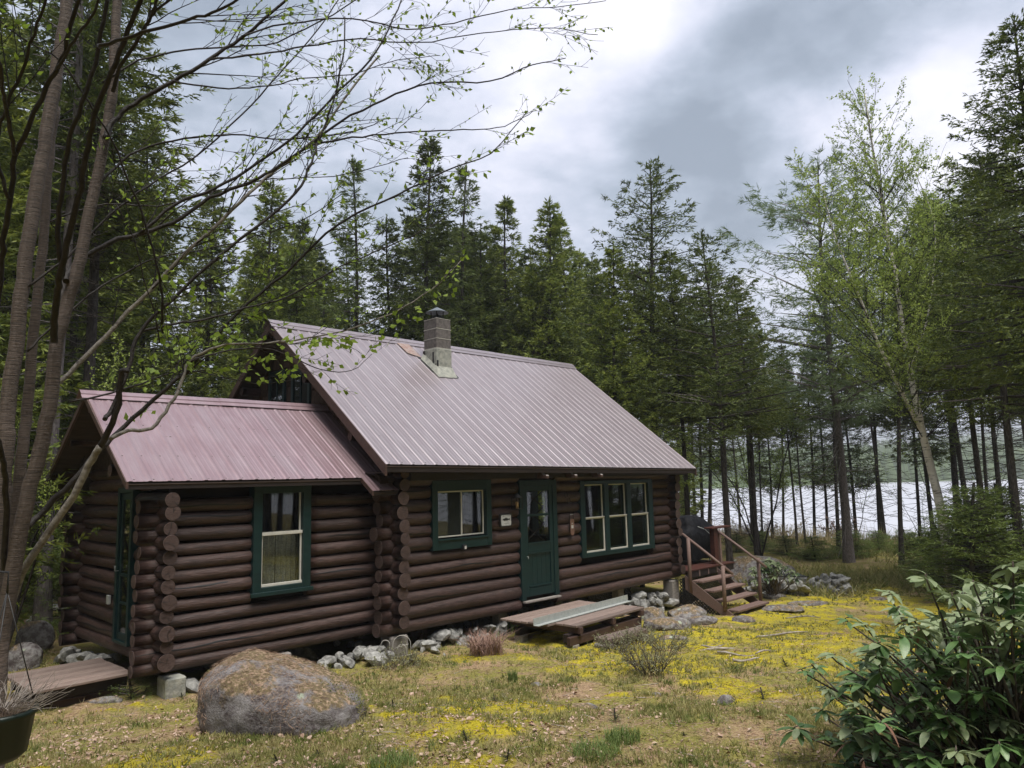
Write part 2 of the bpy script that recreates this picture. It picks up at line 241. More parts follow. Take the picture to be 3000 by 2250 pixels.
# ------------------------------------------------------------------ object helpers
def tag(o, label=None, cat=None, group=None, kind=None):
    if label: o['label'] = label
    if cat: o['category'] = cat
    if group: o['group'] = group
    if kind: o['kind'] = kind
    return o
def empty(name, loc, label, cat, group=None, rz=0):
    o = bpy.data.objects.new(name, None); C.objects.link(o); o.location = loc; o.rotation_euler = (0, 0, rz); o.empty_display_size = .2
    return tag(o, label, cat, group)
def link(name, me, parent=None, loc=(0, 0, 0), rot=(0, 0, 0), scale=(1, 1, 1)):
    o = bpy.data.objects.new(name, me); C.objects.link(o)
    if parent is not None: o.parent = parent
    o.location = loc; o.rotation_euler = rot; o.scale = scale
    return o
def raw(name, V, F, mats, mi=None, smooth=False):
    """mesh from numpy: V (n,3), F (m,k)"""
    V = np.ascontiguousarray(V, np.float32); F = np.ascontiguousarray(F, np.int32)
    me = bpy.data.meshes.new(name); k = F.shape[1]
    me.vertices.add(len(V)); me.vertices.foreach_set('co', V.ravel())
    me.loops.add(F.size); me.loops.foreach_set('vertex_index', F.ravel())
    me.polygons.add(len(F)); me.polygons.foreach_set('loop_start', np.arange(len(F), dtype=np.int32)*k)
    me.polygons.foreach_set('loop_total', np.full(len(F), k, np.int32))
    for mm in (mats if isinstance(mats, (list, tuple)) else [mats]): me.materials.append(MT[mm] if isinstance(mm, str) else mm)
    if mi is not None: me.polygons.foreach_set('material_index', np.ascontiguousarray(mi, np.int32))
    if smooth: me.polygons.foreach_set('use_smooth', np.ones(len(F), bool))
    me.update(calc_edges=True); return me
class MB:
    """collects boxes, tubes and polygons into one mesh"""
    def __init__(s): s.v = []; s.f = []; s.m = []; s.sm = []
    def add(s, vs, fs, mi=0, smooth=False):
        n = len(s.v); s.v += [tuple(map(float, p)) for p in vs]
        for f in fs: s.f.append(tuple(i+n for i in f)); s.m.append(mi); s.sm.append(smooth)
        return s
    def box(s, a, b, mi=0, M4=None, bev=0.0):
        x0, y0, z0 = a; x1, y1, z1 = b
        if x0 > x1: x0, x1 = x1, x0
        if y0 > y1: y0, y1 = y1, y0
        if z0 > z1: z0, z1 = z1, z0
        e = min(bev, (x1-x0)/3, (y1-y0)/3, (z1-z0)/3)
        if e <= 0:
            vs = [(x, y, z) for z in (z0, z1) for y in (y0, y1) for x in (x0, x1)]
            fs = [(0, 2, 3, 1), (4, 5, 7, 6), (0, 1, 5, 4), (2, 6, 7, 3), (0, 4, 6, 2), (1, 3, 7, 5)]
        else:
            bm = bmesh.new(); bmesh.ops.create_cube(bm, size=1)
            for q in bm.verts: q.co = Vector(((x0+x1)/2+q.co.x*(x1-x0), (y0+y1)/2+q.co.y*(y1-y0), (z0+z1)/2+q.co.z*(z1-z0)))
            bmesh.ops.bevel(bm, geom=list(bm.edges), offset=e, segments=1, affect='EDGES')
            bm.verts.index_update(); vs = [tuple(q.co) for q in bm.verts]; fs = [tuple(q.index for q in f.verts) for f in bm.faces]; bm.free()
        if M4 is not None: vs = [tuple(M4 @ Vector(p)) for p in vs]
        return s.add(vs, fs, mi)
    def tube(s, pts, rad, n=6, mi=0, cap=True, smooth=True):
        pts = [Vector(p) for p in pts]
        if not isinstance(rad, (list, tuple, np.ndarray)): rad = [rad]*len(pts)
        vs = []; fs = []; ref = None
        for i, p in enumerate(pts):
            d = (pts[min(i+1, len(pts)-1)]-pts[max(i-1, 0)]).normalized()
            if ref is None: ref = d.orthogonal().normalized()
            ref = (ref-d*ref.dot(d)).normalized(); w = d.cross(ref)
            for k in range(n):
                a = 2*math.pi*k/n; vs.append(p+(ref*math.cos(a)+w*math.sin(a))*rad[i])
        for i in range(len(pts)-1):
            for k in range(n):
                k2 = (k+1) % n; fs.append((i*n+k, i*n+k2, (i+1)*n+k2, (i+1)*n+k))
        s.add(vs, fs, mi, smooth)
        if cap:
            m0 = len(s.v)-len(vs)
            s.f.append(tuple(m0+k for k in reversed(range(n)))); s.m.append(mi); s.sm.append(False)
            s.f.append(tuple(m0+(len(pts)-1)*n+k for k in range(n))); s.m.append(mi); s.sm.append(False)
        return s
    def mesh(s, name, mats):
        me = bpy.data.meshes.new(name); me.from_pydata(s.v, [], s.f)
        for mm in (mats if isinstance(mats, (list, tuple)) else [mats]): me.materials.append(MT[mm] if isinstance(mm, str) else mm)
        me.polygons.foreach_set('material_index', s.m); me.polygons.foreach_set('use_smooth', s.sm); me.update(); return me
    def build(s, name, mats, parent=None, loc=(0, 0, 0), rot=(0, 0, 0)):
        return link(name, s.mesh(name, mats), parent, loc, rot)
def box(name, a, b, m, parent=None, bev=0.0, origin=None):
    """a box whose object origin sits at its own centre so grain runs along it"""
    c = [(p+q)/2 for p, q in zip(a, b)]
    bb = MB().box([p-q for p, q in zip(a, c)], [p-q for p, q in zip(b, c)], bev=bev)
    return bb.build(name, m, parent, c)
def vnoise(P, seed=0):
    """smooth value noise, P (n,3) -> (n,) in 0..1"""
    P = np.asarray(P, float)+seed*17.31; i = np.floor(P).astype(np.int64); f = P-i; f = f*f*(3-2*f)
    def h(x, y, z):
        n = (x*374761393+y*668265263+z*2147483647+seed*1274126177) & 0xffffffff
        n = ((n ^ (n >> 13))*1274126177) & 0xffffffff
        return ((n ^ (n >> 16)) & 0xffff)/65535.0
    r = 0
    for dx in (0, 1):
        for dy in (0, 1):
            for dz in (0, 1):
                w = (f[:, 0] if dx else 1-f[:, 0])*(f[:, 1] if dy else 1-f[:, 1])*(f[:, 2] if dz else 1-f[:, 2])
                r = r+w*h(i[:, 0]+dx, i[:, 1]+dy, i[:, 2]+dz)
    return r
def fbm(P, seed=0, o=4, lac=2.1, g=.5):
    P = np.asarray(P, float); r = 0; a = 1; s = 0
    for k in range(o): r = r+a*vnoise(P*lac**k, seed+k); s += a; a *= g
    return r/s
# ------------------------------------------------------------------ terrain
CT = np.array([(-9.8, -9.4, .42), (-5.6, -5.25, .02), (-4.3, -6.8, .04), (-7.9, -2.4, -.02), (-6.3, -2.6, -.12), (-6.13, .1, -.36), (-4.5, 0, -.42), (-2.8, 0, -.46), (0, -2, -.56), (1.5, -1.7, -.62), (3, -1.3, -.60),
    (5, .1, -.64), (4.6, -1.0, -.80), (5, -1.7, -.92), (6, -1.2, -.95), (6.3, -2.5, -.92), (8, -2, -.95), (10, -2, -1.0), (15, -1, -1.0), (17, -5, -.95), (30, 7, -1.0), (26, 0, -1.05), (26, 18, -1.0), (-7, 1.2, -.50), (-7.2, 4, -.32), (-6.5, 8, -.1),
    (-4, 14, .05), (0, 10, -.4), (-12, 2, .1), (-14, -3, .4), (5, 12, -.7), (12, 12, -.95), (0, 22, -.3), (-3, -8.2, .1), (0, -9, .0), (5, -8, -.4), (10, -8, -.7), (-2.5, -3.5, -.32), (0, -5, -.30), (-8.8, -5.6, .25), (-10, 1, -.1), (2, 4, -.6), (-4, 3, -.5)])
def base_h(x, y):
    x = np.asarray(x, float); y = np.asarray(y, float)
    d2 = (x[..., None]-CT[:, 0])**2+(y[..., None]-CT[:, 1])**2
    s2 = 1.5+0.012*((x+3)**2+(y+3)**2)
    w = np.exp(-d2/(2*np.maximum(s2, 1.5)[..., None]))+1e-4/(1+d2**2)
    return (w*CT[:, 2]).sum(-1)/w.sum(-1)
def sstep(a, b, x):
    t = np.clip((x-a)/(b-a), 0, 1); return t*t*(3-2*t)
def moss_mask(x, y):
    """where cushions of moss grow"""
    P = np.stack([x*.75, y*.75, x*0], -1).reshape(-1, 3)
    n = fbm(P*1.25, 3, 5, g=.6).reshape(np.shape(x))
    right = sstep(-3.2, -1.0, x+0*y)*sstep(0.5, -1.8, y)*sstep(14, 9, x)
    near = np.exp(-((x+7.6)**2+(y+2.6)**2)/2.4)*.8
    return np.clip(sstep(.50, .66, n+right*.16+near*.03-.075*(1-right)), 0, 1)
def ground_h(x, y):
    x = np.asarray(x, float); y = np.asarray(y, float)
    h = base_h(x, y)
    P = np.stack([x, y, x*0], -1).reshape(-1, 3)
    h = h+((fbm(P*.55, 1, 3)-.5)*.16+(fbm(P*2.3, 5, 3)-.5)*.075).reshape(np.shape(x))
    h = h+moss_mask(x, y)*.05*(.3+1.2*vnoise(P*2.6, 8).reshape(np.shape(x)))+(fbm(P*5.5, 15, 2)-.5).reshape(np.shape(x))*.035
    edge = 30+4*(fbm(P*.12, 9, 2).reshape(np.shape(x))-.5)
    h = h-sstep(edge-3, edge+4, x)*3.6
    return h
def gz(x, y): return float(ground_h(np.array([x]), np.array([y]))[0])
WATER = -3.5
def build_ground():
    az = np.concatenate([np.arange(-14, 108, .5), np.arange(108, 346, 5.0)]); na = len(az)
    r = [0.35]
    while r[-1] < 60: r.append(r[-1]*1.0145+.004)
    while r[-1] < 420: r.append(r[-1]*1.09)
    r = np.array(r); nr = len(r)
    A, Q = np.meshgrid(np.radians(az), r)
    X = CAM[0]+np.sin(A)*Q; Y = CAM[1]+np.cos(A)*Q
    Z = ground_h(X, Y)
    P = np.stack([X, Y, X*0], -1).reshape(-1, 3)
    Z = Z+((fbm(P*9, 11, 3)-.5)*.028).reshape(X.shape)*sstep(30, 12, Q)
    V = np.stack([X, Y, Z], -1).reshape(-1, 3)
    V = np.vstack([V, [[CAM[0], CAM[1], gz(CAM[0], CAM[1])]]])
    i = np.arange(nr-1)[:, None]; j = np.arange(na)[None, :]; j2 = (j+1) % na
    F = np.stack([i*na+j, i*na+j2+0*i, (i+1)*na+j2, (i+1)*na+j+0*i], -1).reshape(-1, 4)[:, ::-1]
    me = raw('ground', V, F, 'ground', smooth=True)
    at = me.attributes.new('moss', 'FLOAT', 'POINT'); mk = np.append(moss_mask(X, Y).ravel(), 0)
    at.data.foreach_set('value', mk.astype(np.float32))
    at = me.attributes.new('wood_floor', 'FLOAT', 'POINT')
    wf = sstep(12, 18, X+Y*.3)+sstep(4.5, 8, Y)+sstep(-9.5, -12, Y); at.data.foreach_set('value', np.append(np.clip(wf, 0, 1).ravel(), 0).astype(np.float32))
    o = link('ground', me); o['kind'] = 'structure'
def ground_mat():
    mt = bpy.data.materials.new('ground'); mt.use_nodes = True; t = mt.node_tree; t.nodes.clear()
    out = N(t, 'ShaderNodeOutputMaterial'); b = N(t, 'ShaderNodeBsdfPrincipled'); b.inputs['Roughness'].default_value = .95; b.inputs['Specular IOR Level'].default_value = .12
    g = N(t, 'ShaderNodeNewGeometry'); P = g.outputs['Position']
    def noi(sc, de=5, ro=.62):
        n = N(t, 'ShaderNodeTexNoise'); n.inputs['Scale'].default_value = sc; n.inputs['Detail'].default_value = de; n.inputs['Roughness'].default_value = ro; L(t, P, n.inputs['Vector']); return n.outputs[0]
    def ramp(x, st):
        c = N(t, 'ShaderNodeValToRGB'); L(t, x, c.inputs[0]); e = c.color_ramp.elements
        e[0].position, e[0].color = st[0][0], st[0][1]+(1,); e[1].position, e[1].color = st[-1][0], st[-1][1]+(1,)
        for p, cc in st[1:-1]: q = e.new(p); q.color = cc+(1,)
        return c.outputs[0]
    def mixc(f, a, bb):
        x = N(t, 'ShaderNodeMix', data_type='RGBA'); L(t, f, x.inputs[0]); L(t, a, x.inputs[6]); L(t, bb, x.inputs[7]); return x.outputs[2]
    def mr(x, a, bb):
        n = N(t, 'ShaderNodeMapRange'); n.inputs[1].default_value = a; n.inputs[2].default_value = bb; L(t, x, n.inputs[0]); return n.outputs[0]
    duff = ramp(noi(40, 8, .8), [(.32, (.09, .055, .034)), (.45, (.28, .18, .11)), (.56, (.46, .33, .20)), (.68, (.62, .50, .33))])
    olive = ramp(noi(34, 8, .8), [(.32, (.075, .07, .022)), (.48, (.22, .20, .055)), (.66, (.42, .37, .12))])
    moss = ramp(noi(30, 6, .7), [(.30, (.22, .17, .014)), (.48, (.46, .385, .024)), (.66, (.66, .53, .05))])
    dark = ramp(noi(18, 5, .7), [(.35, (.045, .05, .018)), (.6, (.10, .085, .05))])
    c = mixc(mr(noi(1.5, 7, .72), .40, .54), duff, olive)
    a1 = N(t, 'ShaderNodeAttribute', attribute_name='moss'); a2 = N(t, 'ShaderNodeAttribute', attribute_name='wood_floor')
    bsum = N(t, 'ShaderNodeMath', operation='MULTIPLY_ADD'); L(t, a1.outputs['Fac'], bsum.inputs[0]); bsum.inputs[1].default_value = .55; L(t, noi(6, 9, .78), bsum.inputs[2])
    class _B: pass
    brk = _B(); brk.outputs = [mr(bsum.outputs[0], .66, .88)]
    mo2 = ramp(noi(3.1, 4, .6), [(.42, (.30, .27, .04)), (.60, (.62, .48, .045))]); mm_ = N(t, 'ShaderNodeMix', data_type='RGBA', blend_type='MULTIPLY'); mm_.inputs[0].default_value = .0; moss = mixc(mr(noi(2.2, 5, .7), .40, .62), moss, olive)
    c = mixc(brk.outputs[0], c, moss)
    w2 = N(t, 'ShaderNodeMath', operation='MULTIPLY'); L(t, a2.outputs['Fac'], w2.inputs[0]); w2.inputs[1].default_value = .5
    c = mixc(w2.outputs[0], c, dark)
    L(t, c, b.inputs['Base Color'])
    bp = N(t, 'ShaderNodeBump'); bp.inputs['Strength'].default_value = .9; bp.inputs['Distance'].default_value = .03; L(t, noi(38, 7, .75), bp.inputs['Height']); L(t, bp.outputs[0], b.inputs['Normal'])
    L(t, b.outputs[0], out.inputs[0]); MT['ground'] = mt
ground_mat(); build_ground()
# lake and far shore
def build_lake():
    ys = np.concatenate([-np.geomspace(4000, 30, 30), [0], np.geomspace(30, 4000, 30)]); xs = np.geomspace(24, 5000, 60)
    X, Y = np.meshgrid(xs, ys); V = np.stack([X, Y, X*0+WATER], -1).reshape(-1, 3)
    nx = len(xs); i = np.arange(len(ys)-1)[:, None]; j = np.arange(nx-1)[None, :]
    F = np.stack([i*nx+j, i*nx+j+1, (i+1)*nx+j+1, (i+1)*nx+j], -1).reshape(-1, 4)
    o = link('lake_water', raw('lake_water', V, F, 'water', smooth=True)); o['kind'] = 'structure'
def hill_h(A, Q):
    """far shore: A azimuth from the shore in radians, Q distance"""
    P = np.stack([np.sin(A)*Q, np.cos(A)*Q, A*0], -1).reshape(-1, 3)
    n = fbm(P*.0011, 21, 4).reshape(A.shape); n2 = fbm(P*.006, 22, 3).reshape(A.shape)
    shore = 420+60*(n2-.5)+ 90*np.sin(A*5)
    up = sstep(0, 1500, Q-shore)
    east = .55+.9*sstep(R(60), R(84), A)
    return -6+sstep(-40, 40, Q-shore)*6+up*(62*east*(.35+1.1*n))+np.clip(Q-shore, 0, 200)*.03
MT['hill'] = mat('hill_forest', (0.055, 0.085, 0.030), .95, .1, var=[(.035, .058, .022), (.10, .14, .045)], scale=.03, coords='World', bump=.5, bscale=.2, bdist=3)
MT['farneedle'] = mat('far_needles', (0.045, 0.07, 0.03), .9, .1, var=(.085, .12, .04), scale=.05, coords='World')
def build_hills():
    az = np.radians(np.arange(-60, 170, .6)); q = np.geomspace(330, 4200, 60)
    A, Q = np.meshgrid(az, q); X = CAM[0]+np.sin(A)*Q; Y = CAM[1]+np.cos(A)*Q; Z = hill_h(A, Q)
    na = len(az); i = np.arange(len(q)-1)[:, None]; j = np.arange(na-1)[None, :]
    F = np.stack([i*na+j, i*na+j+1, (i+1)*na+j+1, (i+1)*na+j], -1).reshape(-1, 4)[:, ::-1]
    o = link('hills', raw('hills', np.stack([X, Y, Z], -1).reshape(-1, 3), F, 'hill', smooth=True)); o['kind'] = 'structure'
    rs = RS(5); n = 9000
    A = np.radians(rs.uniform(30, 100, n)); Q = 400+rs.power(1.0, n)*900*rs.rand(n); Z = hill_h(A, Q); k = Z > WATER+.5; A, Q, Z = A[k], Q[k], Z[k]; n = len(A)
    H = rs.uniform(8, 15, n); W = H*rs.uniform(.18, .3, n); X = CAM[0]+np.sin(A)*Q; Y = CAM[1]+np.cos(A)*Q
    V = np.zeros((n, 6, 3)); 
    for s in range(5):
        a = 2*math.pi*s/5+rs.rand(n); V[:, s] = np.stack([X+np.cos(a)*W, Y+np.sin(a)*W, Z-1], -1)
    V[:, 5] = np.stack([X, Y, Z+H], -1)
    F = np.array([(s, (s+1) % 5, 5) for s in range(5)])[None]+np.arange(n)[:, None, None]*6
    o = link('far_forest', raw('far_forest', V.reshape(-1, 3), F.reshape(-1, 3), 'farneedle'))
    tag(o, 'dark spruce forest lining the far shore of the lake', 'forest', kind='stuff')
build_lake(); build_hills()

# ------------------------------------------------------------------ the log cabin
cabin = empty('log_cabin', (0, 0, 0), 'dark brown log cabin with mauve metal roofs, green trimmed windows and a side wing', 'cabin')
XcL, XcR, OV, XcE = -2.735, 5.017, .289, -6.083
YF, YE, YfE, YB = .09, .426, 3.421, 6.34      # log centre lines: front wall, wing front, wing back, main back
rl = RS(11)
def log_mesh(ln, r0, r1, seed, crack=False, n=20, seg=.16, ends=(1, 1)):
    """a peeled log lying along local x from 0 to ln: taper, wobble, knots, drying cracks, sawn ends"""
    rs = RS(seed); m = max(2, int(ln/seg)+1); x = np.linspace(0, ln, m); th = np.arange(n)*2*math.pi/n
    X, T = np.meshgrid(x, th, indexing='ij'); r = r0+(r1-r0)*X/ln
    P = np.stack([X*1.1, np.cos(T)*1.2, np.sin(T)*1.2], -1).reshape(-1, 3); r = r*(1+.13*(fbm(P, seed % 97, 3)-.5).reshape(X.shape))
    for _ in range(int(ln*1.3)):
        kx, kt, ka = rs.uniform(0, ln), rs.uniform(0, 2*math.pi), rs.uniform(.004, .013)
        dt = (T-kt+math.pi) % (2*math.pi)-math.pi; r = r+ka*np.exp(-((X-kx)/.045)**2-(dt/.28)**2)
    cy = .012*np.sin(x*1.3+seed); cz = .012*np.sin(x*.9+seed*1.7)
    V = np.stack([X, cy[:, None]+r*np.cos(T), cz[:, None]+r*np.sin(T)], -1).reshape(-1, 3)
    i = np.arange(m-1)[:, None]; j = np.arange(n)[None, :]; j2 = (j+1) % n
    F = [tuple(q) for q in np.stack([i*n+j, i*n+j2+0*i, (i+1)*n+j2, (i+1)*n+j+0*i], -1).reshape(-1, 4)]
    V = [tuple(v) for v in V]; mi = [0]*len(F); sm = [True]*len(F)
    for e, fl in ((0, 0), (1, 1)):
        base = (m-1)*n*e; c = np.array(V[base:base+n]); ce = c.mean(0); q = len(V)
        out = (1 if e else -1)
        V += [tuple(p) for p in c+np.array([out*.004, 0, 0])-(c-ce)*.035]        # little worn chamfer round the saw cut
        V.append(tuple(ce+np.array([out*(.004+rs.uniform(-.004, .006)), 0, 0])))
        for k in range(n):
            k2 = (k+1) % n; a, b_ = base+k, base+k2
            f1 = (a, b_, q+k2, q+k); f2 = (q+k, q+k2, q+n)
            if not e: f1 = f1; f2 = f2
            else: f1 = f1[::-1]; f2 = f2[::-1]
            if e: f1 = (a, b_, q+k2, q+k); f2 = (q+k, q+k2, q+n)
            F += [f1, f2]; mi += [1, 1]; sm += [False, False]
        for _ in range(2):
            if rs.rand() < .75:
                a_ = rs.uniform(0, 6.28); l0, l1 = (rs.uniform(-.1, .1), rs.uniform(.55, .98)); rr_ = (r0 if not e else r1); w_ = .0045; q = len(V); xo_ = ce[0]+out*.0085
                for (ll, ww) in ((l0, .3), (l1, 1.0)):
                    for sg_ in (-1, 1): V.append((xo_, ce[1]+rr_*ll*math.cos(a_)-sg_*w_*ww*math.sin(a_), ce[2]+rr_*ll*math.sin(a_)+sg_*w_*ww*math.cos(a_)))
                F.append((q, q+1, q+3, q+2)); mi.append(2); sm.append(False)
    me = bpy.data.meshes.new('log'); me.from_pydata(V, [], F); me.materials.append(MT['log']); me.materials.append(MT['log_end']); me.materials.append(MT['black'])
    me.polygons.foreach_set('material_index', mi); me.polygons.foreach_set('use_smooth', sm)
    if crack and ln > .5:                           # one long drying check: a narrow wedge let into the surface
        pass
    me.update(); return me
CRK = MB()
def add_log(p, q, r, seed, crack=.35, taper=None):
    """log from p to q (centre line)"""
    p = Vector(p); q = Vector(q); ln = (q-p).length; rs = RS(seed+1000)
    tp = rs.uniform(-.006, .006) if taper is None else taper
    me = log_mesh(ln, r+tp, r-tp, seed); rz = math.atan2(q.y-p.y, q.x-p.x); ry = -math.asin((q.z-p.z)/ln)
    o = link('log', me, cabin, p, (0, ry, rz))
    if rs.rand() < crack and ln > .9:               # drying check: sunken dark slot following the grain
        a0 = rs.uniform(0, ln*.4); a1 = min(ln-.05, a0+rs.uniform(.7, 2.6)); mm = int((a1-a0)/.1)+2
        side = -1 if abs(q.x-p.x) > abs(q.y-p.y) else 1
        t0 = rs.uniform(-.45, .6)
        b = MB(); vs = []
        for k in range(mm):
            x = a0+(a1-a0)*k/(mm-1); t = t0+.10*math.sin(k*.7+seed)+.10*rs.uniform(-.5, .5); w = .009*math.sin(math.pi*(k+.4)/(mm-.2))+.002
            rr = r*(1.0+.13*(fbm(np.array([[x*1.1, side*math.cos(t)*1.2, math.sin(t)*1.2]]), seed % 97, 3)[0]-.5))
            cyy = .012*math.sin(x*1.3+seed); czz = .012*math.sin(x*.9+seed*1.7)
            for s_, dr in ((-1, .0015), (0, .0025), (1, .0015)):
                tt = t+s_*w/r
                vs.append((x, cyy+side*(rr+dr)*math.cos(tt), czz+(rr+dr)*math.sin(tt)))
        fs = []
        for k in range(mm-1):
            for s_ in (0, 1): fs.append((k*3+s_, k*3+s_+1, (k+1)*3+s_+1, (k+1)*3+s_))
        b.add(vs, fs); b.build('drying_crack', 'black', o)
    return o
def split(a, b, holes):
    segs = [(a, b)]
    for h0, h1 in holes:
        ns = []
        for s0, s1 in segs:
            if h1 <= s0 or h0 >= s1: ns.append((s0, s1)); continue
            if h0-s0 > .08: ns.append((s0, h0))
            if s1-h1 > .08: ns.append((h1, s1))
        segs = ns
    return segs
# openings in the front wall: x0, x1, z0, z1 of the outer casings
OPF = [(-2.04, -.716, 1.04, 2.16), (0.0, 1.016, -.02, 2.14), (1.734, 4.25, .59, 2.09)]
OPE = [(-4.913, -4.035, .70, 2.13)]
OPG = [(1.10, 1.66, .12, 2.16)]                    # storm door in the wing's gable: y0, y1
s = 0
for k in range(12):
    z = -.064+.2045*k; r = rl.choice([.092, .098, .104, .110])
    hs = [(a+.01, b-.01) for a, b, c, d in OPF if c-.06 < z < d+.05]
    e0 = XcL-OV-(.06 if k in (3, 7) else 0)+rl.uniform(-.03, .03); e1 = XcR+OV+rl.uniform(-.03, .03)
    for a, b in split(e0, e1, hs):
        s += 1; add_log((a, YF, z), (b, YF, z+.001), r, 100+s, crack=.6)
ridge_y = 3.213
def roof_z(y): return 2.31+(5.167-2.31)*(y+.413)/(3.213+.413)
for side, X in ((0, XcL), (1, XcR)):
    for k in range(12):
        z = .064+.2034*k; r = rl.uniform(.093, .109)
        if k == 11: r = .09
        e0 = YF-OV+rl.uniform(-.035, .03)
        hs = [(3.0, 4.3)] if side == 1 and .55 < z < 2.0 else []
        for a, b in split(e0, YB+.3, hs):
            s += 1; add_log((X, a, z), (X, b, z), r, 300+s, crack=.3)
for k in range(12):                                 # the wing's front and back walls
    z = -.064+.179*k; r = rl.choice([.078, .084, .089, .096])
    hs = [(a+.01, b-.01) for a, b, c, d in OPE if c-.05 < z < d+.05]
    for a, b in split(XcE-OV+rl.uniform(-.03, .03), XcL-.05, hs):
        s += 1; add_log((a, YE, z), (b, YE, z), r, 500+s, crack=.55)
    s += 1; add_log((XcE-OV+rl.uniform(-.03, .03), YfE, z), (XcL-.05, YfE, z), rl.choice([.078, .084, .089, .096]), 600+s, crack=.5)
for k in range(12):                                 # the wing's gable wall
    z = .034+.179*k; r = rl.uniform(.081, .095)
    if k in (0, 2): r = .102
    hs = [(a+.01, b-.01) for a, b, c, d in OPG if c-.05 < z < d+.05]
    for a, b in split(YE-OV+rl.uniform(-.04, .03), YfE+.28, hs):
        s += 1; add_log((XcE, a, z), (XcE, b, z), r, 700+s, crack=.5)
for z in (2.19, 2.37): s += 1; add_log((XcE, .75, z), (XcE, 3.1, z), .092, 700+s)
for k in range(12): s += 1; add_log((XcL-.3, YB, -.064+.2045*k), (XcR+.3, YB, -.064+.2045*k), .108, 900+s, crack=0)
# inner lining, floors and ceiling so the rooms behind the glass are dark and closed
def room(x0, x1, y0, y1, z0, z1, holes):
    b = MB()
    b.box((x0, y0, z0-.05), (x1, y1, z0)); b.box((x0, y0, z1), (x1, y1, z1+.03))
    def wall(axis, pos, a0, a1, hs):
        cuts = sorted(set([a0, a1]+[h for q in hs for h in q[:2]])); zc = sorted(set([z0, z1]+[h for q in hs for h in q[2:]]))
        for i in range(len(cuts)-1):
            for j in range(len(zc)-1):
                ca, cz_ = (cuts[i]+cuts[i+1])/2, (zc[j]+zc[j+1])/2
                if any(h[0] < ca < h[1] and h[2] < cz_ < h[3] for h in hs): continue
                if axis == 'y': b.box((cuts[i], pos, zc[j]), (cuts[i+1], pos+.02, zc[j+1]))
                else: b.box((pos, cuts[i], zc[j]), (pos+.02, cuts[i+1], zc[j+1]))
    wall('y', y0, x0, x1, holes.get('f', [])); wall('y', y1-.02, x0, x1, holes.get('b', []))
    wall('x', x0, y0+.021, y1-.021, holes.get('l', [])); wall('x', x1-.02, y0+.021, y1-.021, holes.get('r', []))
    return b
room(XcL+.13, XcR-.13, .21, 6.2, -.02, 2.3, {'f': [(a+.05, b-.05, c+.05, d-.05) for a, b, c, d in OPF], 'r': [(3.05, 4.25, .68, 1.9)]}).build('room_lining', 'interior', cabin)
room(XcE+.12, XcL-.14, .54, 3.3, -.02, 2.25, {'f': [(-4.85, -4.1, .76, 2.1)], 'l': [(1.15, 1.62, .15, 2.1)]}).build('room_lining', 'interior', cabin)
t = MB(); t.box((2.0, 1.2, .7), (3.4, 2.0, .74)); 
for q in ((2.05, 1.25), (3.35, 1.25), (2.05, 1.95), (3.35, 1.95)): t.box((q[0]-.03, q[1]-.03, -.02), (q[0]+.03, q[1]+.03, .7))
t.build('inner_table', 'whiteboard', cabin)
# ---- windows
def frame_rect(b, x0, x1, z0, z1, w, y0, y1, bev=.004, mi=0, wt=None, wb=None):
    """four boards round an opening, butted end to end"""
    wt = w if wt is None else wt; wb = w if wb is None else wb
    b.box((x0, y0, z0), (x0+w, y1, z1), mi, bev=bev); b.box((x1-w, y0, z0), (x1, y1, z1), mi, bev=bev)
    b.box((x0+w, y0, z1-wt), (x1-w, y1, z1), mi, bev=bev); b.box((x0+w, y0, z0), (x1-w, y1, z0+wb), mi, bev=bev)
def sash(par, x0, x1, z0, z1, y, w=.03, mats='white', glass=True, d=.03):
    b = MB(); frame_rect(b, x0, x1, z0, z1, w, y, y+d, .003); f = b.build('sash', mats, par)
    if glass: MB().box((x0+w, y+d*.4, z0+w), (x1-w, y+d*.4+.004, z1-w)).build('pane', 'glass', par)
    return f
def curtain(par, x0, x1, z0, z1, y, m='curtain', waves=9, amp=.02):
    n = 60; vs = []; fs = []
    for i in range(n+1):
        x = x0+(x1-x0)*i/n; yy = y+amp*math.sin(i/n*waves*2*math.pi)
        vs += [(x, yy, z0), (x, yy*1.0, z1)]
    for i in range(n): fs.append((2*i, 2*i+2, 2*i+3, 2*i+1))
    MB().add(vs, fs, smooth=True).build('curtain', m, par)
# slider window
w = MB(); frame_rect(w, -2.04, -.716, 1.04, 2.16, .115, -.035, .16, wt=.17, wb=.15); w.box((-1.94, -.055, 1.185), (-.80, -.036, 1.215), bev=.004)
w = w.build('window', 'green', cabin)
sash(w, -1.925, -1.372, 1.235, 1.985, .0, .022); sash(w, -1.415, -.845, 1.235, 1.985, .035, .022)
MB().box((-1.90, .02, 1.258), (-1.40, .024, 1.96)).build('insect_screen', 'screen', w)
curtain(w, -1.35, -.85, 1.2, 1.98, .26, 'darkcurtain', 4)
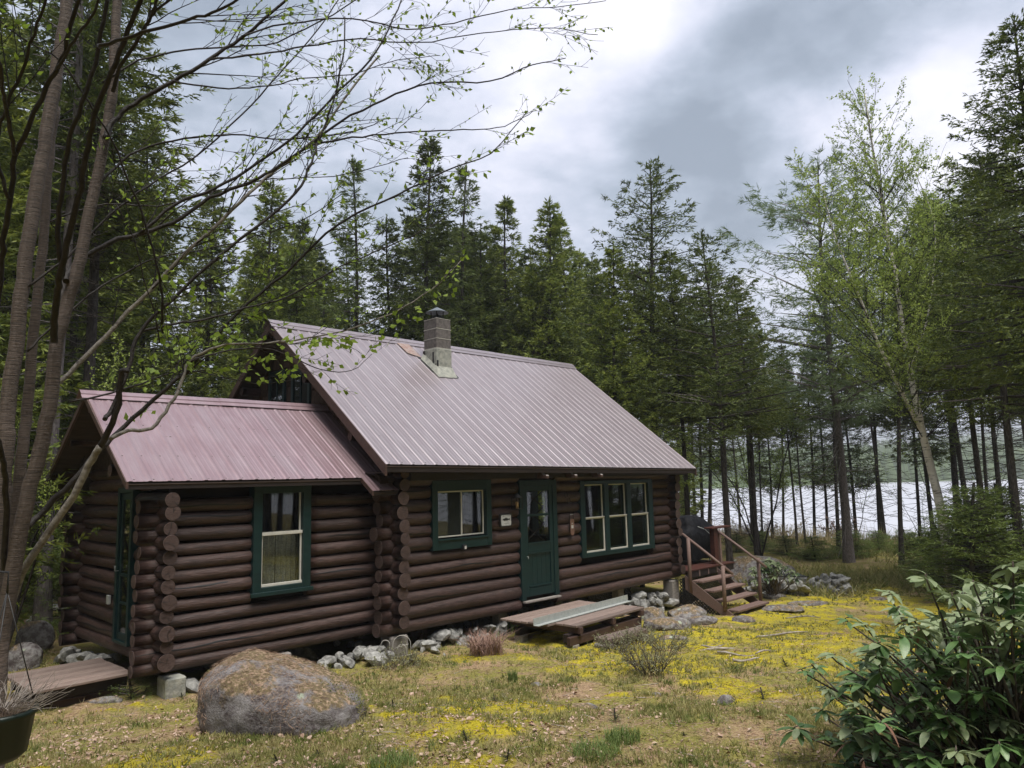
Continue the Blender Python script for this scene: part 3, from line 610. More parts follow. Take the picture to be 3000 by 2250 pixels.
# triple window
w = MB(); w.box((1.734, -.035, .59), (1.87, .16, 2.09), bev=.004); w.box((4.09, -.035, .59), (4.25, .16, 2.09), bev=.004)
w.box((1.87, -.035, .59), (4.09, .16, .672), bev=.004); w.box((1.87, -.035, 2.015), (4.09, .16, 2.09), bev=.004)
w.box((2.515, -.03, .672), (2.655, .155, 2.015), bev=.004); w.box((3.295, -.03, .672), (3.435, .155, 2.015), bev=.004)
w = w.build('window', 'green', cabin)
for a, b_ in ((1.87, 2.515), (2.655, 3.295), (3.435, 4.09)):
    sash(w, a+.002, b_-.002, 1.345, 2.013, .03, .02); sash(w, a+.002, b_-.002, .674, 1.36, .0, .034)
    sash(w, a+.04, b_-.05, .715, 1.325, .036, .022, 'green', False, .02)
    MB().box((a+.002, -.012, 1.345), (b_-.002, .0285, 1.368), bev=.003).build('meeting_rail', 'white', w)
# wing window
w = MB(); frame_rect(w, -4.913, -4.035, .66, 2.16, .125, .30, .46, wb=.10); w.box((-4.95, .275, .645), (-4.0, .299, .70), bev=.004)
w = w.build('window', 'green', cabin)
sash(w, -4.78, -4.16, 1.46, 2.125, .375, .022); sash(w, -4.78, -4.16, .765, 1.475, .345, .024)
MB().box((-4.785, .325, 1.455), (-4.155, .344, 1.50), bev=.003).build('meeting_rail', 'white', w)
MB().box((-4.785, .325, .762), (-4.155, .344, .80), bev=.003).build('bottom_rail', 'white', w)
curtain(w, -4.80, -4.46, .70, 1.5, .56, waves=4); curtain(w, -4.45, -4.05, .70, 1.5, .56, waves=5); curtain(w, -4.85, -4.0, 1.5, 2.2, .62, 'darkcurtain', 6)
# window in the far gable, through which the lake shows
w = MB(); 
for a in ((3.0, 3.08), (3.62, 3.68), (4.22, 4.3)): w.box((XcR-.12, a[0], .6), (XcR+.12, a[1], 1.98))
w.box((XcR-.12, 3.08, .6), (XcR+.12, 4.22, .68)); w.box((XcR-.12, 3.08, 1.9), (XcR+.12, 4.22, 1.98)); w.build('window', 'green', cabin)
# ---- entrance door
dr = MB(); dr.box((0, -.035, 0), (.115, .16, 2.13), bev=.004); dr.box((.90, -.035, .0), (1.016, .16, 2.13), bev=.004); dr.box((.115, -.035, 2.03), (.90, .16, 2.13), bev=.004)
dr = dr.build('door', 'green', cabin)
b = MB(); y0, y1 = -.02, .02
b.box((.12, y0, .05), (.205, y1, 2.025), bev=.004); b.box((.81, y0, .05), (.895, y1, 2.025), bev=.004)
for a, c in ((.05, .20), (.83, .98), (1.93, 2.025)): b.box((.205, y0, a), (.81, y1, c), bev=.004)
b.box((.205, y0+.005, 1.47), (.81, y1-.005, 1.51), bev=.003)
for a in range(5): b.box((.206+a*.121, .0, .2005), (.324+a*.121, .012, .8295), bev=.003)
for zz_ in (.215, .80): b.box((.206, -.032, zz_), (.809, -.0205, zz_+.026), bev=.003)
b.box((.19, -.034, .975), (.825, -.0205, 1.0), bev=.003)
b.build('storm_leaf', 'green', dr)
MB().box((.205, .004, .98), (.81, .008, 1.93)).build('pane', 'glass', dr)
b = MB()                                            # diamond glazing bars of the inner door
for k in range(3):
    for sg in (1, -1):
        x0_, x1_ = (.25, .77) if sg > 0 else (.77, .25)
        b.tube([(x0_, .10, 1.0+k*.31), (x1_, .10, 1.31+k*.31)], .014, 5)
b.build('lattice_bars', 'trimdark', dr)
MB().tube([(.155, -.03, .76), (.155, -.06, .76), (.155, -.06, .72)], .008, 6).build('handle', 'galv', dr)
MB().box((.03, -.10, -.045), (.99, .0, -.012), bev=.005).build('sill', 'greywood', dr)
# ---- storm door of the wing
dr = MB(); X0 = XcE-.135
dr.box((X0, 1.10, .12), (XcE+.1, 1.17, 2.16), bev=.003); dr.box((X0, 1.59, .12), (XcE+.1, 1.66, 2.16), bev=.003); dr.box((X0, 1.17, 2.09), (XcE+.1, 1.59, 2.16), bev=.003); dr.box((X0, 1.17, .12), (XcE+.1, 1.59, .16), bev=.003)
dr = dr.build('door', 'green', cabin)
b = MB(); x0_, x1_ = X0+.03, X0+.065
b.box((x0_, 1.175, .165), (x1_, 1.235, 2.085), bev=.003); b.box((x0_, 1.525, .165), (x1_, 1.585, 2.085), bev=.003)
for a, c in ((.165, .25), (.62, .65), (.98, 1.02), (2.0, 2.085)): b.box((x0_, 1.235, a), (x1_, 1.525, c), bev=.003)
b.build('storm_leaf', 'green', dr)
for a, c in ((.25, .62), (.65, .98), (1.02, 2.0)): MB().box((x0_+.012, 1.235, a), (x0_+.016, 1.525, c)).build('pane', 'glass', dr)
MB().tube([(X0+.02, 1.56, 1.05), (X0-.03, 1.56, 1.05), (X0-.03, 1.56, 1.12)], .006, 5).build('handle', 'galv', dr)
# ---- roofs
XL, XR, Ye, Ze, Yr, Zr = -3.232, 5.514, -.413, 2.307, 3.213, 5.167
def main_eave(x): return Ze+.109*(XR-x)/(XR-XL)
def profile(w0, w1, pitch, rib=.008, x_off=0):
    """points across a ribbed sheet between w0 and w1"""
    pts = []; k0 = math.floor((w0-x_off)/pitch)-1
    for k in range(k0, k0+200):
        c = x_off+k*pitch
        if c > w1+pitch: break
        pts += [(c-.032, 0), (c-.014, rib), (c+.014, rib), (c+.032, 0)]
        for q in (.33, .67): pts += [(c+pitch*q-.012, 0), (c+pitch*q-.006, .002), (c+pitch*q+.006, .002), (c+pitch*q+.012, 0)]
    pts = [p for p in pts if w0 < p[0] < w1]
    return [(w0, 0)]+pts+[(w1, 0)]
def sheet(name, x0, x1, low, high, parent, xo=0, thick=-.004, lap=0, mtl='roof'):
    """ribbed sheet from the eave curve low(x) to the ridge curve high(x)"""
    pr = profile(x0, x1, .2286, x_off=xo); vs = []; nrm = None
    for x, h in pr:
        a = Vector(low(x)); c = Vector(high(x)); d = (c-a).normalized(); n = d.cross(Vector((1, 0, 0))); 
        if n.z < 0: n = -n
        for p in (a, c): vs.append(p+n*(h+lap))
        for p in (a, c): vs.append(p+n*(h+lap+thick))
    fs = []; m = len(pr)
    for i in range(m-1):
        q, r_ = i*4, (i+1)*4
        fs += [(q, r_, r_+1, q+1), (q+2, q+3, r_+3, r_+2), (q, q+2, r_+2, r_), (q+1, r_+1, r_+3, q+3)]
    fs += [(0, 1, 3, 2), ((m-1)*4, (m-1)*4+2, (m-1)*4+3, (m-1)*4+1)]
    return MB().add(vs, fs).build(name, mtl, parent)
screws = MB()
def screw_rows(x0, x1, low, high, rows, xo=0, every=1):
    k0 = math.ceil((x0-xo)/.2286); k1 = math.floor((x1-xo)/.2286)
    for k in range(k0, k1+1):
        for ri, rr in enumerate(rows):
            if (k+ri*2) % every and ri not in (0,): continue
            x = xo+k*.2286+.05; a = Vector(low(x)); c = Vector(high(x)); d = (c-a).normalized(); n = d.cross(Vector((1, 0, 0))); n = -n if n.z < 0 else n
            p = a+(c-a)*rr+n*.001; e = Vector((1, 0, 0)); rad = .013
            screws.add([p+e*rad, p+d*rad, p-e*rad, p-d*rad, p+n*.006], [(0, 1, 4), (1, 2, 4), (2, 3, 4), (3, 0, 4)])
ml = lambda x: (x, Ye, main_eave(x)); mh = lambda x: (x, Yr-.03, Zr-.025)
edges = [XL+.9144*i for i in range(10)]+[XR]
edges = [e for e in edges if e < XR-.2]+[XR]
for i in range(len(edges)-1): sheet('roof_panel', edges[i], edges[i+1]+(.02 if i < len(edges)-2 else 0), ml, mh, cabin, xo=XL+.05, lap=.002*(i % 2))
screw_rows(XL, XR, ml, mh, (.012, .17, .37, .57, .79), XL+.05, every=3)
bl = lambda x: (x, 2*Yr-Ye, Ze); bh = lambda x: (x, Yr+.03, Zr-.025)
for i in range(3): sheet('roof_panel', XL+i*(XR-XL)/3, XL+(i+1)*(XR-XL)/3, bl, bh, cabin, xo=XL+.05)
# sheathing, rafters tails, rake boards, fascia
def slab(vs4, th, name, m, parent):
    a = [Vector(p) for p in vs4]; n = (a[1]-a[0]).cross(a[3]-a[0]).normalized(); n = -n if n.z > 0 else n
    vs = a+[p+n*th for p in a]; return MB().add(vs, [(0, 1, 2, 3), (7, 6, 5, 4), (0, 4, 5, 1), (1, 5, 6, 2), (2, 6, 7, 3), (3, 7, 4, 0)]).build(name, m, parent)
def dn(p, d=.035): return (p[0], p[1], p[2]-d)
slab([dn(ml(XL+.02)), dn(ml(XR-.02)), dn(mh(XR-.02)), dn(mh(XL+.02))], .03, 'sheathing', 'sheath', cabin)
slab([dn(bl(XL+.02)), dn(bl(XR-.02)), dn(bh(XR-.02)), dn(bh(XL+.02))], .03, 'sheathing', 'sheath', cabin)
def rake(a, c, th, depth, name='rake_board', m='trimwood', off=0):
    """board standing on edge along the roof's end, from a to c"""
    a, c = Vector(a), Vector(c); d = (c-a).normalized(); dv = Vector((0, 0, -depth)); e = Vector((th, 0, 0))
    vs = [a, a+e, a+dv, a+dv+e, c, c+e, c+dv, c+dv+e]
    return MB().add(vs, [(0, 1, 5, 4), (2, 6, 7, 3), (0, 4, 6, 2), (1, 3, 7, 5), (0, 2, 3, 1), (4, 5, 7, 6)]).build(name, m, cabin)
for X, th in ((XL-.012, .035), (XR-.025, .035)):
    rake(dn(ml(X), .003), dn((X, Yr-.001, Zr-.003), 0), th, .17); rake(dn(bl(X), .003), dn((X, Yr+.001, Zr-.003), 0), th, .17)
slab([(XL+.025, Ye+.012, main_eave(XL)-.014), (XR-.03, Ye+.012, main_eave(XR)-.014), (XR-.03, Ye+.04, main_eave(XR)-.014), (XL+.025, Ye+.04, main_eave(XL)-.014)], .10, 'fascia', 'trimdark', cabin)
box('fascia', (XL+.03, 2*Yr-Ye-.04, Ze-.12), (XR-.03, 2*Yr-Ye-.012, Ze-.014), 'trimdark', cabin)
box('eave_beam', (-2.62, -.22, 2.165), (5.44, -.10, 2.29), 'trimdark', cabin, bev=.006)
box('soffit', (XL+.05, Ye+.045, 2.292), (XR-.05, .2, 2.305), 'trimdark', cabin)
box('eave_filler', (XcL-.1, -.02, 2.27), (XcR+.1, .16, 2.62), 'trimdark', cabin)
for x in (.30, 1.11, 1.90):                        # three rafter corbels over the door with pale sawn noses
    b = MB(); pr = [(0, 0), (0, .10), (-.10, .115), (-.155, .055), (-.21, .065), (-.235, .045), (-.235, 0)]
    n = len(pr); vs = [(x-.035, -.222+y_, 2.155+z_) for y_, z_ in pr]+[(x+.035, -.222+y_, 2.155+z_) for y_, z_ in pr]
    fs = [tuple(reversed(range(n))), tuple(range(n, 2*n))]+[(i, (i+1) % n, n+(i+1) % n, n+i) for i in range(n)]
    mi = [0, 0]+[1 if i in (2, 3, 4) else 0 for i in range(n)]
    for f, k in zip(fs, mi): b.f.append(f); b.m.append(k); b.sm.append(False)
    b.v = vs; b.build('corbel', ['trimwood', 'greywood'], cabin)
def ridgecap(x0, x1, Y, Z, w, sl_, name='ridge_cap', mm='roof'):
    b = MB(); n = 2
    for xa, xb, up in ((x0, x1, 0),):
        pr = [(-w, -w*sl_+.028), (-w, -w*sl_+.02), (-w*.55, -w*.55*sl_+.03), (-.03, .02), (0, .045), (.03, .02), (w*.55, -w*.55*sl_+.03), (w, -w*sl_+.02)]
        pr = [(-w, -w*sl_+.022), (-w*.62, -w*.62*sl_+.034), (-w*.6, -w*.6*sl_+.05), (-.02, .042), (0, .05), (.02, .042), (w*.6, -w*.6*sl_+.05), (w*.62, -w*.62*sl_+.034), (w, -w*sl_+.022)]
        vs = []; 
        for x in (xa, xb): vs += [(x, Y+p, Z+q) for p, q in pr]+[(x, Y+p, Z+q-.006) for p, q in pr]
        m = len(pr); fs = []
        for i in range(m-1): fs += [(i, i+1, 2*m+i+1, 2*m+i), (m+i, 3*m+i, 3*m+i+1, m+i+1), (i, m+i, m+i+1, i+1), (2*m+i, 2*m+i+1, 3*m+i+1, 3*m+i)]
        fs += [(0, 2*m, 3*m, m), (m-1, 2*m-1, 4*m-1, 3*m-1)]
        b.add(vs, fs)
    return b.build(name, mm, cabin)
for i in range(3): ridgecap(XL-.04+i*2.93, min(XL-.04+(i+1)*2.93+.02, XR+.02), Yr, Zr+.004*(i % 2), .17, .78)
# wing roof
X2, Y2e, Z2e, Y2r, Z2r = -6.62, .123, 2.227, 1.924, 3.471
s2 = (Z2r-Z2e)/(Y2r-Y2e)
def wl(x):
    if x > -3.285: return (x, Y2e-.285, Z2e-.285*s2)
    return (x, Y2e, Z2e)
wh = lambda x: (x, Y2r-.02, Z2r-.02)
we = [X2+.9144*i for i in range(4)]+[-3.286]
for i in range(4): sheet('roof_panel', we[i], we[i+1]+(.02 if i < 3 else 0), wl, wh, cabin, xo=X2+.04, lap=.002*(i % 2), mtl='roof_wing')
sheet('roof_panel', -3.284, -2.78, wl, wh, cabin, xo=X2+.04, lap=.001, mtl='roof_wing')
screw_rows(X2, -3.3, wl, wh, (.02, .27, .63), X2+.04); screw_rows(-3.26, -2.8, wl, wh, (.03, .3, .64), X2+.04)
wbl = lambda x: (x, 2*Y2r-Y2e+.12, Z2e-.12*s2); wbh = lambda x: (x, Y2r+.02, Z2r-.02)
sheet('roof_panel', X2, -2.78, wbl, wbh, cabin, xo=X2+.04)
slab([dn(wl(X2+.02)), dn(wl(-3.3)), dn(wh(-3.3)), dn(wh(X2+.02))], .03, 'sheathing', 'sheath', cabin)
slab([dn(wl(-3.27)), dn(wl(-2.85)), dn(wh(-2.85)), dn(wh(-3.27))], .03, 'sheathing', 'sheath', cabin)
slab([dn(wbl(X2+.02)), dn(wbl(-2.8)), dn(wbh(-2.8)), dn(wbh(X2+.02))], .03, 'sheathing', 'sheath', cabin)
rake(dn((X2-.012, Y2e, Z2e), .003), (X2-.012, Y2r-.001, Z2r-.003), .03, .085, m='trimwood'); rake(dn(wbl(X2-.012), .003), (X2-.012, Y2r+.001, Z2r-.003), .03, .085, m='trimwood')
rake((-3.297, Y2e-.285, Z2e-.285*s2-.003), (-3.297, Y2e+.02, Z2e+.02*s2-.003), .025, .07)
box('fascia', (X2+.02, Y2e+.012, Z2e-.095), (-3.30, Y2e+.04, Z2e-.014), 'trimdark', cabin)
box('fascia', (-3.27, Y2e-.275, Z2e-.285*s2-.075), (-2.80, Y2e-.25, Z2e-.285*s2-.012), 'trimdark', cabin)
box('fascia', (X2+.02, 2*Y2r-Y2e+.08, Z2e-.18), (-2.8, 2*Y2r-Y2e+.105, Z2e-.098), 'trimdark', cabin)
for i in range(2): ridgecap(X2-.07+i*1.95, min(X2-.05+(i+1)*1.95, -2.75), Y2r, Z2r+.004*(i % 2), .14, .69, mm='roof_wing')
so_ = screws.build('roof_screws', 'screw', cabin); so_['kind'] = 'stuff'
# purlin ends
for y, z, r in ((3.25, 4.93, .055), (2.03, 3.98, .075), (.62, 2.90, .07), (4.42, 3.98, .08), (5.85, 2.9, .07)):
    s += 1; add_log((XL+.06, y, z), (XcL+.3, y, z), r, 1200+s, crack=0)
for y, z, r in ((1.95, 3.28, .05), (2.75, 2.86, .055), (3.42, 2.40, .06), (3.95, 2.06, .06), (1.05, 2.82, .055), (.98, 2.40, .075)):
    s += 1; add_log((X2+.07, y, z-.02), (XcE+.3, y, z-.02), r, 1300+s, crack=0)
# main gable: backing board, green windows, and individual shingles
def gable_poly(X, th, zlow, name, m):
    ys = lambda z: ((z-Ze)/(Zr-Ze))*(Yr-Ye)+Ye
    y0 = ys(zlow+.0)+.02
    vs = [(X, y0, zlow), (X, 2*Yr-y0, zlow), (X, Yr, Zr-.06)]; vs += [(X+th, a, b_) for _, a, b_ in vs]
    return MB().add(vs, [(0, 2, 1), (3, 4, 5), (0, 1, 4, 3), (1, 2, 5, 4), (2, 0, 3, 5)]).build(name, m, cabin)
gable_poly(XcL-.06, .05, 2.45, 'gable_backing', 'sheath'); gable_poly(XcR+.01, .05, 2.45, 'gable_backing', 'shingle')
for y0, y1, z1 in ((2.44, 3.10, 4.30), (3.34, 3.97, 4.33)):
    b = MB(); x0_, x1_ = XcL-.105, XcL-.062
    b.box((x0_, y0, 3.1), (x1_, y0+.08, z1), bev=.003); b.box((x0_, y1-.08, 3.1), (x1_, y1, z1), bev=.003); b.box((x0_, y0+.08, z1-.09), (x1_, y1-.08, z1), bev=.003); b.box((x0_, y0+.08, 3.1), (x1_, y1-.08, 3.17))
    b.box((x0_+.01, (y0+y1)/2-.012, 3.17), (x1_, (y0+y1)/2+.012, z1-.09)); g_ = b.build('window', 'green', cabin)
    MB().box((x1_-.02, y0+.08, 3.17), (x1_-.016, y1-.08, z1-.09)).build('pane', 'glass', g_); MB().box((x1_-.012, y0+.08, 3.17), (x1_-.001, y1-.08, z1-.09)).build('dark_panel', 'black', g_)  # black panel fills the opening behind the pane
shm = []
for i in range(6):
    b = MB(); wd = .10+.022*i; b.add([(0, 0, 0), (0, wd, 0), (.004, 0, .27), (.004, wd, .27), (-.016, 0, 0), (-.016, wd, 0)], [(4, 5, 3, 2), (0, 1, 5, 4), (0, 4, 2), (1, 3, 5), (0, 2, 3, 1)]); shm.append((wd, b.mesh('shingle', 'shingle')))
rs = RS(3)
for row in range(13):
    z = 2.95+row*.155; ys = lambda zz_: ((zz_-Ze)/(Zr-Ze))*(Yr-Ye)+Ye
    y = ys(z+.2)+.05; yend = 2*Yr-y
    while y < yend-.1:
        wd, me = shm[rs.randint(6)]
        inw = any(a-wd < y < b_ and z < zt-.05 for a, b_, zt in ((2.44, 3.10, 4.30), (3.34, 3.97, 4.33)))
        if not inw and y+wd < yend: link('shingle', me, cabin, (XcL-.064, y, z+rs.choice([0, 0, .02, -.02])))
        y += wd+.006
# wing gable: dark vertical boards and a small vent window
for i in range(20):
    y = .62+i*.13; zt = Z2e+(min(y+.06, 2*Y2r-y-.06)-Y2e)*s2-.10
    if zt > 2.5: box('gable_board', (XcE-.03, y, 2.42), (XcE-.005, y+.122, zt), 'sheath', cabin)
# ---- chimney
ch = MB(); cx0, cx1, cy0, cy1 = -.09, .30, 2.15, 2.56
ch.box((cx0-.012, cy0-.012, 4.0), (cx1+.012, cy1+.012, 4.875), bev=.012); chm = ch.build('chimney', 'render', cabin)
for i, (z0, z1) in enumerate(((4.892, 5.079), (5.099, 5.286), (5.306, 5.50))):
    box('chimney_block', (cx0, cy0, z0), (cx1, cy1, z1), 'concrete', chm, bev=.008)
for z0 in (4.876, 5.080, 5.287): MB().box((cx0-.003, cy0-.003, z0), (cx1+.003, cy1+.003, z0+.018)).build('mortar_joint', 'mortar', chm)
MB().box((cx0-.003, cy0-.003, 5.501), (cx1+.003, cy1+.003, 5.515), bev=.004).build('mortar_joint', 'mortar', chm)
b = MB(); mx_, my_ = (cx0+cx1)/2, (cy0+cy1)/2
b.tube([(mx_, my_, 5.515), (mx_, my_, 5.60)], .11, 14)
for dx, dy in ((-.09, -.09), (.09, -.09), (-.09, .09), (.09, .09)): b.box((mx_+dx-.008, my_+dy-.008, 5.55), (mx_+dx+.008, my_+dy+.008, 5.69))
b.build('flue', 'black', chm)
n = 20; vs = [(mx_+.245*math.cos(a*2*math.pi/n), my_+.245*math.sin(a*2*math.pi/n), 5.675) for a in range(n)]+[(mx_, my_, 5.80)]+[(mx_+.22*math.cos(a*2*math.pi/n), my_+.22*math.sin(a*2*math.pi/n), 5.667) for a in range(n)]+[(mx_, my_, 5.78)]
MB().add(vs, [(a, (a+1) % n, n) for a in range(n)]+[(n+1+(a+1) % n, n+1+a, 2*n+1) for a in range(n)]+[((a+1) % n, a, n+1+a, n+1+(a+1) % n) for a in range(n)]).build('cap', 'capmetal', chm)
def on_roof(x, y, up=.0):
    return (x, y, main_eave(x)+(Zr-main_eave(x))*(y-Ye)/(Yr-Ye)+up)
# flared cement skirt on the roof, rusty flashing sheet above, streaks of tar
sk = MB(); rs = RS(4); top = []; bot = []
per = [(cx0, cy1), (cx0, (cy0+cy1)/2), (cx0, cy0), (cx0+.13, cy0), (cx0+.26, cy0), (cx1, cy0), (cx1, (cy0+cy1)/2), (cx1, cy1)]
for x, y in per:
    ox = -1 if x == cx0 else (1 if x == cx1 else 0); oy = -1 if y == cy0 else 0
    top.append((x+ox*.013, y+oy*.013, on_roof(x, y)[2]+.15)); e = rs.uniform(.05, .09); bx_, by_ = x+ox*e, y+oy*(e+.07); bot.append(on_roof(bx_, by_, .022))
m_ = len(per); sk.add(top+bot, [(i, i+1, m_+i+1, m_+i) for i in range(m_-1)]); sk.build('cement_skirt', 'render', chm)
vs = [on_roof(-.42, 3.06, .03), on_roof(-.10, 3.06, .03), on_roof(-.10, 2.60, .03), on_roof(-.40, 2.72, .03)]; slab(vs, .006, 'flashing', 'rust', chm)
tb = MB()
def blob(b, pts, mi=0): b.add(pts, [tuple(range(len(pts)))], mi)
for (y0, y1, z0, z1) in ((2.22, 2.27, 4.30, 4.80), (2.50, 2.58, 4.62, 4.86), (2.17, 2.195, 4.22, 4.55)):
    tb.box((cx0-.018, y0, z0), (cx0-.0125, y1, z1), bev=.002)
tb.box((cx0-.01, cy0-.018, 4.2), (cx0+.035, cy0-.0125, 4.62), bev=.002); tb.box((cx1-.02, cy0-.018, 4.28), (cx1, cy0-.0125, 4.5), bev=.002)
for (x, y, ex, ey) in ((cx0-.10, 2.34, .025, .22), (.12, 2.02, .20, .012), (.38, 2.12, .04, .10), (-.16, 2.62, .06, .04)):
    vs = [on_roof(x-ex, y-ey, .027), on_roof(x+ex*.8, y-ey*.9, .027), on_roof(x+ex, y+ey, .027), on_roof(x-ex*.9, y+ey*.8, .027)]; blob(tb, vs)
tb.build('tar_patches', 'tar', chm)
# small fittings that belong to the walls
b = box('junction_box', (XcE-.115, 1.93, .57), (XcE-.08, 2.02, .69), 'galv', cabin, bev=.004)
box('mudsill_pier', (XcL-.10, -.02, -.62), (XcL+.22, .3, -.17), 'greywood', cabin, bev=.03)
box('corner_pier', (4.86, -.05, -.72), (5.12, .22, -.18), 'greywood', cabin, bev=.02)
box('corner_pier', (-6.05, .2, -.62), (-5.80, .5, -.17), 'render', cabin, bev=.02)
# ------------------------------------------------------------------ vegetation builders
def at_px(u, dist, v=1040):
    """ground point seen at photograph column u (2212 wide) along row v, at horizontal distance dist"""
    d = dirpx(u, v); h = math.hypot(d[0], d[1]); return (CAM[0]+d[0]/h*dist, CAM[1]+d[1]/h*dist)
def blades(base, dirs, length, width, rs, tilt=.5):
    """one narrow triangle per row: base points, unit directions, lengths, widths"""
    n = len(base); r = rs.normal(size=(n, 3)); side = np.cross(dirs, r); side /= np.linalg.norm(side, axis=1)[:, None]+1e-9
    w = (width/2)[:, None]*side; tip = base+dirs*length[:, None]; mid = base+dirs*(length*.35)[:, None]
    V = np.stack([base, mid+w, tip, mid-w], 1).reshape(-1, 3); F = (np.arange(n)[:, None]*4+np.array([0, 1, 2, 3]))
    return V, F
def spikes(base, dirs, length, width, rs):
    n = len(base); side = np.cross(dirs, rs.normal(size=(n, 3))); side /= np.linalg.norm(side, axis=1)[:, None]+1e-9; w = (width/2)[:, None]*side
    return np.stack([base+w, base+dirs*length[:, None], base-w], 1).reshape(-1, 3), np.arange(n)[:, None]*3+np.array([0, 1, 2])
def cone_tubes(P0, P1, r0, r1, k=3):
    """many thin tapered sticks at once"""
    n = len(P0); d = P1-P0; d = d/(np.linalg.norm(d, axis=1)[:, None]+1e-9); a = np.cross(d, np.array([.31, .2, .93])); a /= np.linalg.norm(a, axis=1)[:, None]+1e-9; b = np.cross(d, a)
    V = []
    for P, r in ((P0, r0), (P1, r1)):
        for i in range(k):
            t = 2*math.pi*i/k; V.append(P+(a*math.cos(t)+b*math.sin(t))*np.asarray(r)[:, None])
    V = np.stack(V, 1).reshape(-1, 3)
    F = np.array([(i, (i+1) % k, k+(i+1) % k, k+i) for i in range(k)])[None]+np.arange(n)[:, None, None]*2*k
    return V, F.reshape(-1, 4)
def join(parts):
    Vs, Fs, o = [], [], 0
    for V, F in parts:
        Vs.append(V); Fs.append(F+o); o += len(V)
    return np.vstack(Vs), np.vstack(Fs)
def trunk_geo(H, r, rs, lean=.15, n=9, m=14, top=.02):
    z = np.linspace(0, H, m); px = lean*np.sin(z*.35+rs.uniform(0, 6))*z/H; py = lean*np.sin(z*.3+rs.uniform(0, 6))*z/H
    rad = r*(1-z/H)**.85+top; rad[0] *= 1.35
    th = np.arange(n)*2*math.pi/n; V = np.stack([px[:, None]+rad[:, None]*np.cos(th), py[:, None]+rad[:, None]*np.sin(th), np.repeat(z[:, None], n, 1)], -1).reshape(-1, 3)
    i = np.arange(m-1)[:, None]; j = np.arange(n)[None]; j2 = (j+1) % n
    F = np.stack([i*n+j, i*n+j2+0*i, (i+1)*n+j2, (i+1)*n+j+0*i], -1).reshape(-1, 4)
    return (V, F), (lambda zz: (np.interp(zz, z, px), np.interp(zz, z, py)))
def spruce(name, H, r, base, Rmax, seed, step=.27, nb=6, twist=.095, blade=.16, bw=.036, droop=.25, up=.25, dead=True, per=8, gap=.15, irregular=.35, pw=.85, wood='bark', needles='needle', top=.9):
    """conifer: trunk with dead lower limbs, whorls of boughs carrying flat sprays of needles"""
    rs = RS(seed); (TV, TF), ax = trunk_geo(H, r, rs); wood_parts = [(TV, TF)]; BB, BD, BL, BW_ = [], [], [], []
    z = base*H; sect = rs.uniform(.75, 1.25, 8)
    if dead:
        zs = np.arange(max(.9, base*H*.25), base*H+1.0, .16); n = len(zs)*2; zz_ = np.repeat(zs, 2)+rs.uniform(-.08, .08, n); a = rs.uniform(0, 2*math.pi, n); ln = rs.uniform(.25, 1.35, n)*Rmax*.55
        X, Y = ax(zz_); P0 = np.stack([X, Y, zz_], -1); d = np.stack([np.cos(a), np.sin(a), rs.uniform(-.45, .12, n)], -1); P1 = P0+d*ln[:, None]
        wood_parts.append(cone_tubes(P0, P1, np.full(n, .014), np.full(n, .004)))
        k = 4; tt = rs.uniform(.35, .95, (n, k)); Q0 = (P0[:, None]+(P1-P0)[:, None]*tt[..., None]).reshape(-1, 3); a2 = np.repeat(a, k)+rs.choice([-.9, .9], n*k); l2 = rs.uniform(.1, .4, n*k)
        Q1 = Q0+np.stack([np.cos(a2), np.sin(a2), rs.uniform(-.5, .2, n*k)], -1)*l2[:, None]; wood_parts.append(cone_tubes(Q0, Q1, np.full(n*k, .006), np.full(n*k, .002)))
    while z < H-.12:
        f = (z-base*H)/(H-base*H); env = Rmax*(1-f)**pw*min(1, .45+f*6)
        for b in range(max(3, int(nb*(1 if f < .8 else .7)))):
            if rs.rand() < gap: continue
            a = rs.uniform(0, 2*math.pi); Lb = env*rs.uniform(1-irregular, 1+irregular*.55)*sect[int(a/(2*math.pi)*8) % 8]+.10
            m = max(4, int(Lb/.14)); t = np.linspace(0, 1, m); X, Y = ax(z)
            pitch = -droop*(1-f)**.7+up*.9*f; curve = up*(1-.4*f)
            rr = Lb*t; hz = Lb*(pitch*t+curve*t**2.2-.10*np.sin(t*math.pi))
            P = np.stack([X+rr*math.cos(a), Y+rr*math.sin(a), z+hz], -1)
            wood_parts.append(cone_tubes(P[:1], P[-1:]*.0+P[int(m*.75):int(m*.75)+1], np.array([.008+.012*Lb]), np.array([.004])))
            # side twigs, flat spray, longest in the middle of the bough
            ntw = max(6, int(Lb/twist)); s = rs.uniform(.12, 1, ntw); s = np.append(s, [1., .97]); ntw += 2
            k0 = s*(m-1); ki = np.minimum(k0.astype(int), m-2); fr_ = (k0-ki)[:, None]; Q = P[ki]*(1-fr_)+P[ki+1]*fr_
            sd = rs.choice([-1, 1], ntw); ang = a+sd*rs.uniform(.45, 1.15, ntw)*(1-.5*(s > .96)); lt = (.16+.30*Lb**.6*(np.sin(np.clip(s, 0, 1)*math.pi*.86+.25))**1)*rs.uniform(.55, 1.2, ntw)*.75
            dr = np.stack([np.cos(ang), np.sin(ang), rs.uniform(-.55, .20, ntw)+.35*f], -1); dr /= np.linalg.norm(dr, axis=1)[:, None]
            u_ = np.linspace(.08, 1.0, per)[None, :, None]; base_p = (Q[:, None]+dr[:, None]*(lt[:, None, None]*u_)).reshape(-1, 3)
            dd = np.repeat(dr, per, 0)+rs.normal(0, .42, (ntw*per, 3)); dd /= np.linalg.norm(dd, axis=1)[:, None]
            BB.append(base_p); BD.append(dd); BL.append(np.full(ntw*per, blade)*rs.uniform(.6, 1.25, ntw*per)); BW_.append(np.full(ntw*per, bw)*rs.uniform(.7, 1.3, ntw*per))
        z += step*(1.0 if f < .7 else .75)*rs.uniform(.7, 1.3)
